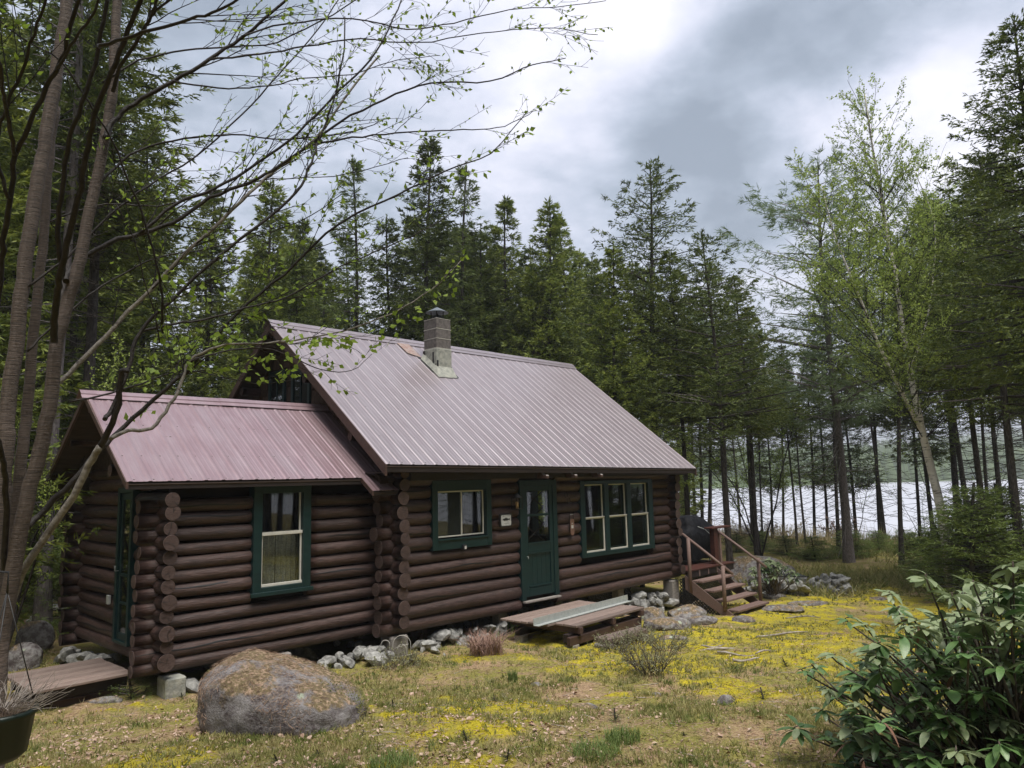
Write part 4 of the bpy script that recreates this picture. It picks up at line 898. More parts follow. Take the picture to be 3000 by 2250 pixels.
    n = 26; P = np.tile([[ax(H)[0], ax(H)[1], H-.4]], (n, 1))+np.stack([np.zeros(n), np.zeros(n), rs.uniform(0, .5, n)], -1); d = np.stack([rs.normal(0, .35, n), rs.normal(0, .35, n), np.full(n, top)], -1); d /= np.linalg.norm(d, axis=1)[:, None]
    BB.append(P); BD.append(d); BL.append(np.full(n, blade)); BW_.append(np.full(n, bw))
    V, F = blades(np.vstack(BB), np.vstack(BD), np.concatenate(BL), np.concatenate(BW_), rs)
    TVv, TFf = join(wood_parts)
    return raw('trunk', TVv, TFf, wood, smooth=True), raw('crown', V, F, needles)
PROTO = {}
PROTO['full'] = spruce('a', 14, .11, .06, 2.75, 1, dead=False, nb=9, gap=.08, step=.25)
PROTO['full2'] = spruce('b', 14, .105, .12, 2.4, 2, nb=8, gap=.12, step=.25)
PROTO['mid'] = spruce('c', 14, .11, .30, 2.4, 3, nb=8, step=.27, needles='needle_dark')
PROTO['high'] = spruce('d', 15, .115, .48, 2.4, 4, nb=9, gap=.08, step=.27)
PROTO['high2'] = spruce('e', 15, .105, .58, 2.1, 5, nb=8, gap=.12, step=.27, needles='needle_dark')
PROTO['sparse'] = spruce('f', 14, .09, .22, 2.1, 6, nb=6, gap=.25, step=.30, irregular=.6, needles='needle_tamarack', bw=.034)
PROTO['broad'] = spruce('g', 14.5, .15, .14, 3.9, 7, step=.42, nb=8, droop=.10, up=.34, gap=.15, irregular=.5, needles='needle_dark', pw=.72, per=7)
PROTO['broadhigh'] = spruce('g2', 14.5, .13, .40, 3.5, 27, step=.40, nb=8, droop=.10, up=.34, gap=.15, irregular=.5, needles='needle_dark', pw=.72, per=7)
PROTO['point'] = spruce('h', 15, .11, .15, 2.5, 8, nb=8, needles='needle_dark', step=.25)
PROTO['young'] = spruce('i', 2.6, .035, .02, 1.15, 9, step=.10, nb=8, twist=.045, blade=.08, bw=.014, droop=.02, up=.25, dead=False, per=7, gap=.05, needles='needle_young', pw=.8)
PROTO['seedling'] = spruce('j', .45, .008, .05, .16, 10, step=.045, nb=5, twist=.03, blade=.035, bw=.006, droop=0, up=.3, dead=False, per=3, needles='needle_young')
PROTO['near'] = spruce('k', 16, .15, .40, 3.9, 12, step=.36, nb=11, gap=.05, twist=.09, blade=.14, bw=.036, droop=.22, up=.28, needles='needle_dark', per=6, irregular=.45)
PROTO['pine'] = spruce('l', 15, .15, .34, 4.2, 13, step=.55, nb=6, twist=.08, blade=.24, bw=.026, droop=-.10, up=.32, gap=.08, irregular=.5, per=9, needles='needle_pine', pw=.5, dead=True, wood='greybark')
def place_tree(kind, x, y, H, label, group, name='spruce_tree', cat='tree', rz=None, rs=RS(77), lean=0.0, z=None, wide=1.0):
    tm, cm = PROTO[kind]; H0 = {'full': 14, 'full2': 14, 'mid': 14, 'high': 15, 'high2': 15, 'sparse': 14, 'broad': 14.5, 'broadhigh': 14.5, 'point': 15, 'young': 2.6, 'seedling': .45, 'near': 16, 'pine': 15}[kind]
    k = H/H0; e = empty(name, (x, y, (gz(x, y) if z is None else z)-.05), label, cat, group, rz=rs.uniform(0, 6.28) if rz is None else rz)
    e.rotation_euler = (rs.uniform(-.02, .02), lean+rs.uniform(-.02, .02), e.rotation_euler.z); e.scale = (k*wide, k*wide, k)
    link('trunk', tm, e); link('crown', cm, e); return e
def top_z(v, dist, u=1100):
    """height above sea of something whose top sits on photograph row v (2212 wide) at horizontal distance dist"""
    d = dirpx(u, v); return CAM[2]+dist*d[2]/math.hypot(d[0], d[1])
def tree_px(kind, u_top, v_top, dist, label, group=None, u_base=None, **kw):
    x, y = at_px(u_top if u_base is None else u_base, dist, v_top if u_base is None else 1100); H = top_z(v_top, dist, u_top)-gz(x, y)
    return place_tree(kind, x, y, H, label, group, **kw)
GF = 'dark spruces standing behind the cabin'
# the trees whose tops one can tell apart, left to right: kind, column, row of the top, distance
for kind, u, v_, d, lb in [
    ('full', -60, -160, 14, 'tall dark spruce at the left edge behind the brown birch stems'),
    ('full', 60, 20, 19, 'spruce with its tip just under the top edge, behind the leftmost birch stems'),
    ('full2', 190, 70, 22, 'bright green topped spruce seen between the birch stems at upper left'),
    ('full', 325, 265, 24, 'dense spruce above the wing roof, half behind the pale slanting limb'),
    ('mid', 130, 180, 27, 'dark spruce deeper behind the birch stems at left'),
    ('full2', 455, 395, 26, 'spruce standing above the junction of the two cabin roofs'),
    ('full', 585, 385, 25, 'full green spruce right above the left tip of the main ridge'),
    ('mid', 660, 540, 24, 'shorter spruce between two taller ones left of the ridge'),
    ('sparse', 765, 350, 27, 'pale sparse conifer with a thin feathery top left of the chimney'),
    ('point', 912, 298, 26, 'tallest dark pointed spruce directly behind the chimney'),
    ('sparse', 995, 345, 28, 'slim loose spruce just right of the chimney'),
    ('full2', 1092, 428, 29, 'narrow pointed spruce midway along the main ridge'),
    ('full', 1168, 428, 27, 'dense rounded spruce above the right half of the ridge'),
    ('full2', 1228, 470, 30, 'spruce peeping over the shoulder of the dense one above the ridge'),
    ('broadhigh', 1382, 358, 25, 'tall broad spruce with ragged tiers of boughs right of the ridge end'),
    ('full', 1318, 520, 23, 'lower spruce filling the gap left of the broad tiered one'),
    ('high', 1455, 540, 24, 'spruce tucked behind the right side of the broad tiered one'),
    ('broadhigh', 1535, 505, 23, 'spruce with long boughs reaching right above the grill'),
    ('high', 1595, 590, 25, 'dark spruce at the right edge of the central stand, beside the open sky'),
    ('near', 2215, 30, 15, 'huge dark spruce at the right edge of the photo reaching out of frame'),
    ('near', 2110, 330, 21, 'dark spruce with long drooping boughs left of the huge one at the right edge'),
    ('high', 2055, 430, 24, 'dark spruce behind the right side of the white birch crown'),
    ('high', 2190, 520, 26, 'low dark spruce filling in beneath the huge one at right'),
    ]:
    tree_px(kind, u, v_, d, lb, wide=1.0)
# trunks whose feet one sees to the right of the cabin: column of the foot, row of the foot, row of the top, kind
GR = 'bare trunked spruces between the cabin and the lake'
rs = RS(31)
FEET = [(1487, 1140, 640, 'high'), (1503, 1130, 700, 'high2'), (1517, 1140, 620, 'high'), (1532, 1140, 690, 'mid'), (1574, 1200, 560, 'high'), (1600, 1150, 720, 'high2'), (1627, 1175, 660, 'high'), (1648, 1180, 760, 'high2'),
        (1669, 1165, 800, 'mid'), (1692, 1160, 740, 'high2'), (1722, 1175, 760, 'high2'), (1741, 1175, 800, 'high2'), (1758, 1140, 760, 'mid'), (1786, 1140, 700, 'high2'), (1812, 1190, 560, 'high2'), (1846, 1120, 760, 'mid'),
        (1900, 1150, 620, 'high'), (1912, 1165, 600, 'high2'), (1948, 1222, 520, 'high2'), (1985, 1150, 620, 'high'), (2018, 1165, 560, 'mid'), (2072, 1165, 400, 'high'), (2098, 1170, 420, 'high'), (2140, 1165, 560, 'high2'),
        (2172, 1190, 360, 'high'), (2205, 1150, 480, 'high2'), (2250, 1190, 300, 'high'), (2290, 1160, 320, 'high2')]
ORD = ['first', 'second', 'third', 'fourth', 'fifth', 'sixth', 'seventh', 'eighth', 'ninth', 'tenth', 'eleventh', 'twelfth', 'thirteenth', 'fourteenth', 'fifteenth', 'sixteenth', 'seventeenth', 'eighteenth', 'nineteenth', 'twentieth']
for i, (u, v_, vt, kind) in enumerate(FEET):
    d_ = dirpx(u, v_); t_ = (-0.95-CAM[2])/d_[2]; x, y = CAM[0]+d_[0]*t_, CAM[1]+d_[1]*t_; dist = math.hypot(d_[0], d_[1])*t_
    if x > 29: x0_ = 28.5; k_ = (x0_-CAM[0])/(x-CAM[0]); x = x0_; y = CAM[1]+(y-CAM[1])*k_; dist *= k_
    # rows on which trunks lean inward with height are handled by perspective alone
    H = top_z(vt, dist, u)-gz(x, y)
    if i < 14: lb = 'bare trunked spruce right of the cabin, %s trunk from the cabin corner' % ORD[i]
    elif i < 18: lb = 'bare trunked spruce between the stand and the white birch, %s one from the left' % ORD[i-14]
    else: lb = 'dark trunk by the lake at right, %s one counting from the white birch foot' % ORD[i-18]
    place_tree(kind, x, y, max(6.5, H), lb, GR, wide=rs.uniform(.72, 1.12), lean=rs.uniform(-.055, .055))
tree_px('pine', 1765, 350, 29, 'white pine with long soft blue green boughs left of the white birch', name='white_pine_tree')
# deeper trees of the same wood: nothing in the photograph tells them apart
n_ = 0
for i in range(700):
    if n_ >= 70: break
    u = rs.uniform(-420, 1500) if i % 2 else rs.uniform(560, 1480); dist = rs.uniform(27, 46)
    x, y = at_px(u, dist, 900)
    if u > 1400 and rs.rand() < .6: continue
    if x > 27.5 or (y < 8 and x < 7): continue
    vt = np.interp(u, [-400, 100, 400, 600, 900, 1300, 1640], [60, 230, 450, 480, 480, 520, 620])+rs.uniform(-20, 110)
    H = top_z(vt, dist, u)-gz(x, y); n_ += 1
    place_tree(['mid', 'full2', 'point', 'high', 'full'][rs.randint(5)], x, y, max(7, min(H, 19)), 'dark spruce deep in the wood behind the cabin', 'deep wood behind the cabin')
# low limbs and thicket behind the wing, seen beneath the crowns
for i, (u, dist, H) in enumerate([(40, 17, 4.5), (150, 19, 5.0), (262, 21, 5.5), (420, 23, 6), (520, 22, 6.5), (-60, 16, 4), (600, 26, 6.5), (330, 20, 4.5)]):
    x, y = at_px(u, dist, 1100); place_tree('full', x, y, H, 'shorter spruce in the understorey behind the wing, %s of the row from the left' % ORD[[1, 2, 3, 5, 6, 0, 7, 4][i]], 'understorey spruces behind the wing', wide=1.1)
# the wood closes round the clearing behind the viewpoint too: it shades the walls and shows in the window panes
sv, sc_ = spruce('q', 14, .12, .25, 2.6, 19, step=.6, nb=7, twist=.40, blade=.5, bw=.19, per=3, dead=False)
def arr(me):
    v = np.empty(len(me.vertices)*3, np.float32); me.vertices.foreach_get('co', v); f = np.empty(len(me.loops), np.int32); me.loops.foreach_get('vertex_index', f); return v.reshape(-1, 3), f.reshape(-1, 4)
a1, f1 = arr(sv); a2, f2_ = arr(sc_); rs = RS(88); pts = []
for i in range(150):
    a = R(rs.uniform(108, 334)); q = rs.uniform(12, 30); x, y = CAM[0]+math.sin(a)*q, CAM[1]+math.cos(a)*q
    if i >= 95: s_ = rs.rand(); x = np.interp(s_, [0, .3, .6, 1], [-6, 6, 14, 25])+rs.uniform(-1.5, 1.5); y = np.interp(s_, [0, .3, .6, 1], [-22, -18, -15, -13.5])+rs.uniform(-7, 1.2)
    pts.append((x, y, gz(x, y)))
fo = link('surrounding_forest', raw('surrounding_forest', np.array(pts), np.zeros((0, 3), int), [])); tag(fo, 'dark spruce wood closing round the near side of the clearing', 'forest', kind='stuff')
px_ = pts[0]; one = link('forest_spruce', raw('forest_spruce', np.vstack([a1, a2]), np.vstack([f1, f2_+len(a1)]), ['bark', 'needle'], np.concatenate([np.zeros(len(f1), int), np.ones(len(f2_), int)])), fo, px_); one['kind'] = 'stuff'
ng = bpy.data.node_groups.new('forest_scatter', 'GeometryNodeTree'); ng.interface.new_socket('Geometry', in_out='INPUT', socket_type='NodeSocketGeometry'); ng.interface.new_socket('Geometry', in_out='OUTPUT', socket_type='NodeSocketGeometry')
gi, go_ = ng.nodes.new('NodeGroupInput'), ng.nodes.new('NodeGroupOutput'); ip = ng.nodes.new('GeometryNodeInstanceOnPoints'); oin = ng.nodes.new('GeometryNodeObjectInfo'); oin.inputs['Object'].default_value = one
rv = ng.nodes.new('FunctionNodeRandomValue'); rv.data_type = 'FLOAT_VECTOR'; rv.inputs['Min'].default_value = (0, 0, 0); rv.inputs['Max'].default_value = (.05, .05, 6.28); rsx = ng.nodes.new('FunctionNodeRandomValue'); rsx.data_type = 'FLOAT'; rsx.inputs[2].default_value = .85; rsx.inputs[3].default_value = 1.35
ng.links.new(gi.outputs[0], ip.inputs['Points']); ng.links.new(oin.outputs['Geometry'], ip.inputs['Instance']); ng.links.new(rv.outputs['Value'], ip.inputs['Rotation']); ng.links.new(rsx.outputs[1], ip.inputs['Scale']); ng.links.new(ip.outputs[0], go_.inputs[0])
md = fo.modifiers.new('forest', 'NODES'); md.node_group = ng
# grey barked trunk left of the wing
x, y = at_px(97, 15.5, 1250); tm, cm = spruce('m', 15, .105, .55, 1.9, 15, wood='greybark', needles='needle_dark')
e = empty('spruce_tree', (x, y, gz(x, y)-.05), 'grey barked spruce trunk rising behind the birch, left of the wing', 'tree'); link('trunk', tm, e); link('crown', cm, e)
x, y = at_px(172, 17, 1250); place_tree('high', x, y, 15, 'slim dark trunk just left of the wing, behind the grey barked one', None)
# young spruces
for i, (u, v_, H, wd, lb) in enumerate([
    (2105, 1300, 2.4, 1.3, 'bushiest young spruce, behind the rhododendron at right'), (2045, 1262, 1.5, 1.5, 'young spruce at the left foot of the bushiest one'), (2190, 1290, 2.3, 1.3, 'young spruce at the right edge above the rhododendron'),
    (2000, 1225, 1.1, 1.7, 'low spreading young spruce by the bare path end'), (2150, 1240, 2.2, 1.2, 'young spruce behind and between the two bushy ones'), (2085, 1225, 1.9, 1.3, 'slim young spruce in front of the lake, behind the bushiest one'),
    (1760, 1200, .8, 2.2, 'low spruce bush behind the fire pit, right of the rock'), (1840, 1195, .9, 2.3, 'low spruce bush at the foot of the thick trunk'), (1700, 1190, .7, 2.2, 'low spruce bush behind the big mossy rock'), (1900, 1185, .8, 2.0, 'low spruce bush between two trunk feet right of the thick trunk'),
    (1590, 1185, .7, 1.8, 'low spruce bush behind the stair rail'), (1640, 1180, .8, 2.0, 'low spruce bush behind the rock, right of the stair rail'), (1960, 1190, .9, 1.7, 'low spruce bush at the foot of the leaning pair')]):
    d_ = dirpx(u, v_); t_ = (-0.85-CAM[2])/d_[2]; x, y = CAM[0]+d_[0]*t_, CAM[1]+d_[1]*t_
    e = place_tree('young', x, y, H*1.15, lb, 'young spruces and spruce bushes', name='young_spruce', wide=wd)
x, y = at_px(165, 15.5, 1200); place_tree('young', x, y, 2.0, 'bright young spruce left of the wing behind the timbers', 'young spruces and spruce bushes', name='young_spruce')
x, y = at_px(470, 19, 1200); place_tree('young', x, y, 3.0, 'bright young spruce hidden behind the wing roof', 'young spruces and spruce bushes', name='young_spruce') if False else None

# ---- broadleaf trees grown from limbs
def grow(limbs, rs, leaf_l, leaf_w, spacing, twig_l, twig_n, depth2=.5, droop=-.1, leaf_k=1.0, rmin=.0025, up=.35, follow=.8, leafy=(0.0, 1.0), sub=True):
    """limbs: list of (points (n,3), radii (n)); returns wood tubes (MB), twig sticks, leaves"""
    S0, S1, RA, RB = [], [], [], []; LB, LD = [], []
    for P, rd in limbs:
        P = np.asarray(P, float); seg = np.linalg.norm(np.diff(P, axis=0), axis=1); L_ = np.concatenate([[0], np.cumsum(seg)]); tot = L_[-1]
        n = int(tot/spacing*twig_n)
        for _ in range(n):
            s_ = rs.uniform(.15, 1.0)*tot; k = min(np.searchsorted(L_, s_)-1, len(P)-2); k = max(k, 0); f = (s_-L_[k])/max(seg[k], 1e-6); p = P[k]*(1-f)+P[k+1]*f
            d = P[k+1]-P[k]; d = d/np.linalg.norm(d); r_ = np.interp(s_, L_, rd)
            if r_ > .05: continue
            q = rs.normal(size=3); q = q-d*q.dot(d); q /= np.linalg.norm(q); t_d = d*follow+q*.62+np.array([0, 0, up*.3]); t_d /= np.linalg.norm(t_d)
            tl = twig_l*rs.uniform(.4, 1.15)*(1.05-.45*s_/tot); m = 6; pts = [p]; dd = t_d.copy()
            for j in range(m):
                dd = dd+rs.normal(0, .06, 3)+np.array([0, 0, droop*.12]); dd /= np.linalg.norm(dd); pts.append(pts[-1]+dd*tl/m)
            pts = np.array(pts); rr = np.linspace(min(r_*.45, .006+.004*tl), rmin, m+1)
            S0.append(pts[:-1]); S1.append(pts[1:]); RA.append(rr[:-1]); RB.append(rr[1:])
            nl = max(2, int(tl/ .055*leaf_k)); tt = rs.uniform(.25, 1, nl)*m; ki = np.minimum(tt.astype(int), m-1); ff = (tt-ki)[:, None]; LB.append(pts[ki]*(1-ff)+pts[ki+1]*ff); LD.append(np.tile(dd, (nl, 1)))
            if sub:
                for j in range(1, m):
                    if rs.rand() < .75:
                        q = rs.normal(size=3); e = (pts[j+1]-pts[j]); e /= np.linalg.norm(e); q = q-e*q.dot(e); q /= np.linalg.norm(q); sd_ = e*.75+q*.6; sl_ = tl*rs.uniform(.15, .38)
                        a = pts[j]; b = a+sd_*sl_*.5; c = b+(sd_+rs.normal(0, .15, 3))*sl_*.5
                        S0.append(np.array([a, b])); S1.append(np.array([b, c])); RA.append(np.array([rmin*1.3, rmin])); RB.append(np.array([rmin, rmin*.7]))
                        nl = max(1, int(sl_/.06*leaf_k)); f = rs.uniform(.2, 1, nl)[:, None]; LB.append(a*(1-f)+c*f); LD.append(np.tile(sd_, (nl, 1)))
        # leaves at the limb's own end
    S0, S1, RA, RB = np.vstack(S0), np.vstack(S1), np.concatenate(RA), np.concatenate(RB); LB, LD = np.vstack(LB), np.vstack(LD)
    return cone_tubes(S0, S1, RA, RB), leaf_geo(LB, LD, leaf_l, leaf_w, rs)
def leaf_geo(B, D, l, w, rs, fold=.25, spread=.9, hang=-.25):
    n = len(B); d = D+rs.normal(0, spread, (n, 3))+np.array([0, 0, hang]); d /= np.linalg.norm(d, axis=1)[:, None]; s_ = np.cross(d, rs.normal(size=(n, 3))); s_ /= np.linalg.norm(s_, axis=1)[:, None]; nn = np.cross(d, s_)
    L_ = (l*rs.uniform(.55, 1.2, n))[:, None]; W = (w*rs.uniform(.6, 1.2, n))[:, None]/2; st = B+d*L_*.12
    V = np.stack([st, st+d*L_*.4+s_*W+nn*W*fold, st+d*L_, st+d*L_*.4-s_*W+nn*W*fold], 1).reshape(-1, 3)
    F = np.concatenate([np.arange(n)[:, None]*4+np.array([0, 1, 2]), np.arange(n)[:, None]*4+np.array([0, 2, 3])])
    return V, F
def smooth_path(P, k=4):
    P = np.asarray(P, float); out = []
    for i in range(len(P)-1):
        p0, p1, p2, p3 = P[max(i-1, 0)], P[i], P[i+1], P[min(i+2, len(P)-1)]
        for j in range(k):
            t = j/k; out.append(.5*((2*p1)+(-p0+p2)*t+(2*p0-5*p1+4*p2-p3)*t*t+(-p0+3*p1-3*p2+p3)*t**3))
    out.append(P[-1]); return np.array(out)
# white birch by the lake: two leaning stems, fine upward twigs, small new leaves
def white_birch():
    rs = RS(41); B = np.array(at_px(2044, 21.5, 1180)); dist = math.hypot(*(B-CAM[:2]))
    bz = gz(B[0], B[1])-.05; e = empty('white_birch_tree', (B[0], B[1], bz), 'leaning white barked birch with airy light green crown by the lake', 'tree')
    def P(u, v_, dd=0):
        d = dirpx(u, v_); k = (dist+dd)/math.hypot(d[0], d[1]); return CAM+d*k-np.array([B[0], B[1], bz])
    st = [smooth_path([P(2044, 1180), P(2030, 1090), P(2008, 1000), P(1985, 900), P(1966, 800, .2), P(1948, 700, .4), P(1935, 600, .5), P(1915, 500, .6), P(1902, 420, .6), P(1885, 320, .6), P(1868, 205, .6)]),
          smooth_path([P(1995, 940), P(1950, 850, -.3), P(1905, 760, -.6), P(1868, 670, -.8), P(1835, 590, -1.0), P(1800, 500, -1.1), P(1775, 400, -1.1)]),
          smooth_path([P(1965, 800), P(2000, 700, .8), P(2015, 600, 1.2), P(2018, 480, 1.4), P(1975, 370, 1.2)])]
    st[0][0] = (0, 0, 0)
    rad = [np.linspace(.115, .020, len(st[0])), np.linspace(.055, .011, len(st[1])), np.linspace(.035, .008, len(st[2]))]
    b = MB()
    for p, r in zip(st, rad): b.tube(p, list(r), 9)
    # knobby dead stubs low on the trunk
    b.build('trunk', 'whitebark', e)
    limbs = []; wb = MB()
    for si, p in enumerate(st):
        nL = (120, 80, 50)[si]
        for i in range(nL):
            f = rs.uniform(.26 if si == 0 else .12, .98); k = int(f*(len(p)-1)); k = min(k, len(p)-2); q = p[k]; d = p[k+1]-p[k]; d = d/np.linalg.norm(d)
            a = rs.uniform(0, 6.28); out_ = np.array([math.cos(a), math.sin(a), 0]); ln = (3.3-2.2*f)*rs.uniform(.7, 1.2); dd = out_*.95+d*(.65+.4*f); dd /= np.linalg.norm(dd); pts = [q]
            for j in range(6): dd = dd+np.array([0, 0, .06])+rs.normal(0, .05, 3); dd /= np.linalg.norm(dd); pts.append(pts[-1]+dd*ln/6)
            r0 = min(rad[si][k]*.3, .014); rr = np.linspace(r0, .004, 7); limbs.append((pts, rr)); wb.tube(pts, list(rr), 4)
    wb.build('limbs', 'limb', e)
    (TV, TF), (LV, LF) = grow(limbs, rs, .060, .050, .20, .75, 1.1, up=.35, rmin=.0018, leaf_k=1.1, follow=.8)
    link('twigs', raw('twigs', TV, TF, 'limb'), e)['kind'] = 'stuff'; link('leaves', raw('leaves', LV, LF, 'leaf_birch'), e)['kind'] = 'stuff'
white_birch()
def bush_tree(x, y, H, n, rs, label, leafm='leaf_new', k=1.0, name='bare_sapling', cat='sapling', group=None):
    e = empty(name, (x, y, gz(x, y)-.03), label, cat, group); limbs = []; b = MB()
    for i in range(n):
        a = rs.uniform(0, 6.28); dd = np.array([math.cos(a)*.35, math.sin(a)*.35, 1.0]); dd /= np.linalg.norm(dd); pts = [np.zeros(3)]; ln = H*rs.uniform(.7, 1.05)
        for j in range(9): dd = dd+rs.normal(0, .09, 3); dd /= np.linalg.norm(dd); pts.append(pts[-1]+dd*ln/9)
        rr = np.linspace(.006*H**.8, .003, 10); limbs.append((pts, rr)); b.tube(pts, list(rr), 5)
    b.build('stems', 'limb', e); (TV, TF), (LV, LF) = grow(limbs, rs, .05, .035, .25, .5*H**.5, 1.0, up=.5, leaf_k=k, rmin=.003)
    link('twigs', raw('twigs', TV, TF, 'limb'), e)['kind'] = 'stuff'
    if k > 0: link('leaves', raw('leaves', LV, LF, leafm), e)['kind'] = 'stuff'
    return e
for u, d_, H, lb in ((1838, 31, 4.2, 'forked leafless sapling against the lake beside the thick trunk'), (2125, 26, 5.5, 'thin leafless sapling between the trunks at right'), (1985, 30, 3.4, 'small leafless sapling behind the white birch foot')):
    x, y = at_px(u, d_); bush_tree(min(x, 28), y, H, 3, RS(int(u)), lb, k=.12, group='saplings before the lake')
x, y = at_px(1625, 30, 900); bush_tree(x, y, 9.5, 4, RS(8), 'yellow green leafing tree glimpsed between the spruces left of the pine', leafm='leaf_new', k=2.0, name='leafing_tree', cat='tree')
x, y = at_px(25, 13, 1000); bush_tree(x, y, 5.5, 7, RS(9), 'pale leafing shrub behind the birch stems at the left edge', leafm='leaf_birch', k=1.4, name='leafing_shrub', cat='shrub')

# ---- the many-stemmed birch in front of the camera
def near_birch():
    rs = RS(52); Bx, By = at_px(5, 4.15, 1500); Bz = gz(Bx, By)-.05; B = np.array([Bx, By, Bz])
    e = empty('yellow_birch_tree', tuple(B), 'many stemmed brown barked birch in the left foreground, its boughs arching over the roofs', 'tree')
    def P(u, v_, d):
        q = FW+RT*(u*3000/2212-1500)/F_PX-UP*(v_*3000/2212-1125)/F_PX; return CAM+q*d-B
    def px_path(pts, d0, d1, up=True):
        n = len(pts); return smooth_path([P(u, v_, d0+(d1-d0)*i/(n-1)) for i, (u, v_) in enumerate(pts)])
    def rpx(w, d): return w/2*d/F_PX*.80
    foot = np.array([0, 0, 0.0])
    def stem(name, pts, d0, d1, w0, w1, m, from_foot=False, n=12):
        p = px_path(pts, d0, d1)
        if from_foot: p = np.vstack([smooth_path([foot+rs.normal(0, .02, 3)*[1, 1, 0], foot*.5+p[0]*.5, p[0]])[:-1], p])
        k = len(p); r = list(np.interp(np.linspace(0, 1, k), [0, 1], [rpx(w0, d0), rpx(w1, d1)]))
        if pts[-1][1] < 0 and w1 >= 8:              # carries on, tapering, above the frame
            dv = p[-1]-p[-3]; dv = dv/np.linalg.norm(dv); q_ = [p[-1]]
            for j in range(8): dv = dv+rs.normal(0, .05, 3); dv /= np.linalg.norm(dv); q_.append(q_[-1]+dv*.24)
            r = r+list(np.linspace(r[-1]*.92, .004, 8)); p = np.vstack([p, q_[1:]])
        p = p+rs.normal(0, .003, p.shape)
        o = MB().tube(p, r, n).build(name, m, e); return p, np.array(r)
    stem('trunk', [(-12, 1330), (2, 1100), (14, 960), (17, 885), (35, 723), (56, 560), (78, 405), (96, 320), (117, 187), (136, 80), (150, -20), (170, -200)], 4.0, 4.5, 60, 38, 'birchbark', True, 18)
    stem('trunk', [(6, 1330), (34, 1100), (50, 960), (58, 885), (72, 723), (87, 579), (101, 420), (108, 330), (122, 230)], 4.15, 4.5, 46, 26, 'birchbark', True, 18)
    stem('trunk', [(0, 1390), (38, 1180), (76, 1010), (107, 885), (121, 752), (142, 664), (170, 579), (187, 492), (206, 400), (228, 293), (243, 187), (249, 80), (255, -30), (262, -200)], 3.85, 4.3, 58, 28, 'birchbark', True, 18)
    limbs = []
    def limb(pts, d0, d1, w0, w1, m='limb', n=8, grow_=True):
        p, r = stem('bough', pts, d0, d1, w0, w1, m, n=n)
        if grow_: limbs.append((p, r))
    limb([(118, 740), (117, 690), (124, 640), (130, 593), (150, 506), (170, 427), (187, 333), (205, 253), (240, 160), (277, 66), (307, -10), (335, -120)], 3.93, 3.3, 26, 16, grow_=False)
    limb([(134, 600), (133, 560), (124, 492), (136, 405), (150, 307), (176, 226), (213, 101), (234, -10), (240, -120)], 3.80, 3.4, 20, 14, grow_=False)
    limb([(213, 101), (226, 96), (293, 77), (373, 53), (442, 32), (500, 8), (560, -30)], 3.45, 3.2, 15, 8)
    limb([(-30, 1330), (-42, 1050), (-20, 760), (0, 608), (8, 521), (21, 437), (35, 333), (53, 293), (101, 187), (133, 128), (155, 53), (173, -20), (190, -120)], 3.9, 3.2, 22, 14, grow_=False)
    limb([(19, 430), (-6, 340), (0, 275), (18, 226), (45, 160), (72, 72), (101, -10), (130, -100)], 3.58, 3.1, 14, 9)
    limb([(-5, 130), (4, 185), (13, 226), (24, 293), (35, 333)], 3.1, 3.55, 14, 16, grow_=False)
    limb([(125, 150), (133, 133), (160, 88), (192, 40), (219, -10), (250, -90)], 3.3, 3.05, 12, 8)
    limb([(244, 196), (260, 144), (301, 80), (328, 32), (341, -10), (360, -90)], 4.15, 3.8, 15, 9)
    limb([(328, 32), (350, 12), (389, -10), (450, -50)], 3.97, 3.7, 10, 6)
    limb([(226, 300), (246, 262), (288, 224), (374, 176), (453, 128), (523, 80), (613, 5), (680, -60)], 4.1, 4.5, 20, 8)
    limb([(453, 128), (560, 118), (660, 100), (780, 85), (900, 92), (1040, 72), (1170, 60), (1292, 76)], 4.2, 5.4, 8, 2.5)
    limb([(523, 80), (620, 50), (760, 40), (880, 62), (980, 50), (1100, 20), (1200, 15), (1310, 2)], 4.3, 5.4, 7, 2.5)
    limb([(374, 176), (470, 190), (560, 188), (650, 170), (760, 160), (860, 130), (950, 120)], 4.1, 5.0, 7, 2.5)
    limb([(190, 420), (240, 370), (299, 325), (400, 300), (500, 292), (620, 300), (740, 290), (820, 262)], 4.1, 4.9, 11, 3)
    limb([(299, 507), (380, 440), (460, 410), (560, 350), (640, 290), (730, 200), (800, 130), (840, 60), (870, -10)], 4.2, 5.0, 13, 5)
    limb([(140, 605), (147, 590), (176, 560), (240, 523), (299, 507), (374, 480), (453, 427), (534, 395), (587, 368), (667, 315), (737, 262), (830, 215), (930, 180), (1060, 176), (1150, 140), (1222, 126)], 4.0, 5.2, 22, 3)
    limb([(667, 315), (740, 300), (830, 290), (930, 282), (1020, 280), (1090, 272), (1152, 240)], 4.6, 5.2, 8, 2.5)
    limb([(100, 860), (128, 827), (213, 742), (299, 651), (416, 534), (523, 432), (576, 384), (680, 300), (760, 190), (820, 120)], 4.0, 5.2, 20, 7, 'palelimb', grow_=True)
    limb([(225, 905), (240, 885), (277, 800), (304, 715), (374, 646), (470, 555), (560, 486), (640, 416), (672, 352), (690, 300), (720, 220), (740, 130), (745, 40)], 3.9, 4.8, 17, 5)
    limb([(304, 715), (380, 700), (440, 690), (533, 665), (620, 640), (737, 576), (840, 530), (930, 490), (1000, 440)], 4.2, 5.1, 10, 3)
    limb([(20, 1310), (66, 1210), (158, 1071), (199, 990), (215, 965)], 4.0, 4.0, 27, 24, 'palelimb', n=10, grow_=False)
    limb([(215, 965), (251, 892), (262, 811), (277, 800)], 4.0, 3.95, 24, 19, 'limb', grow_=False)
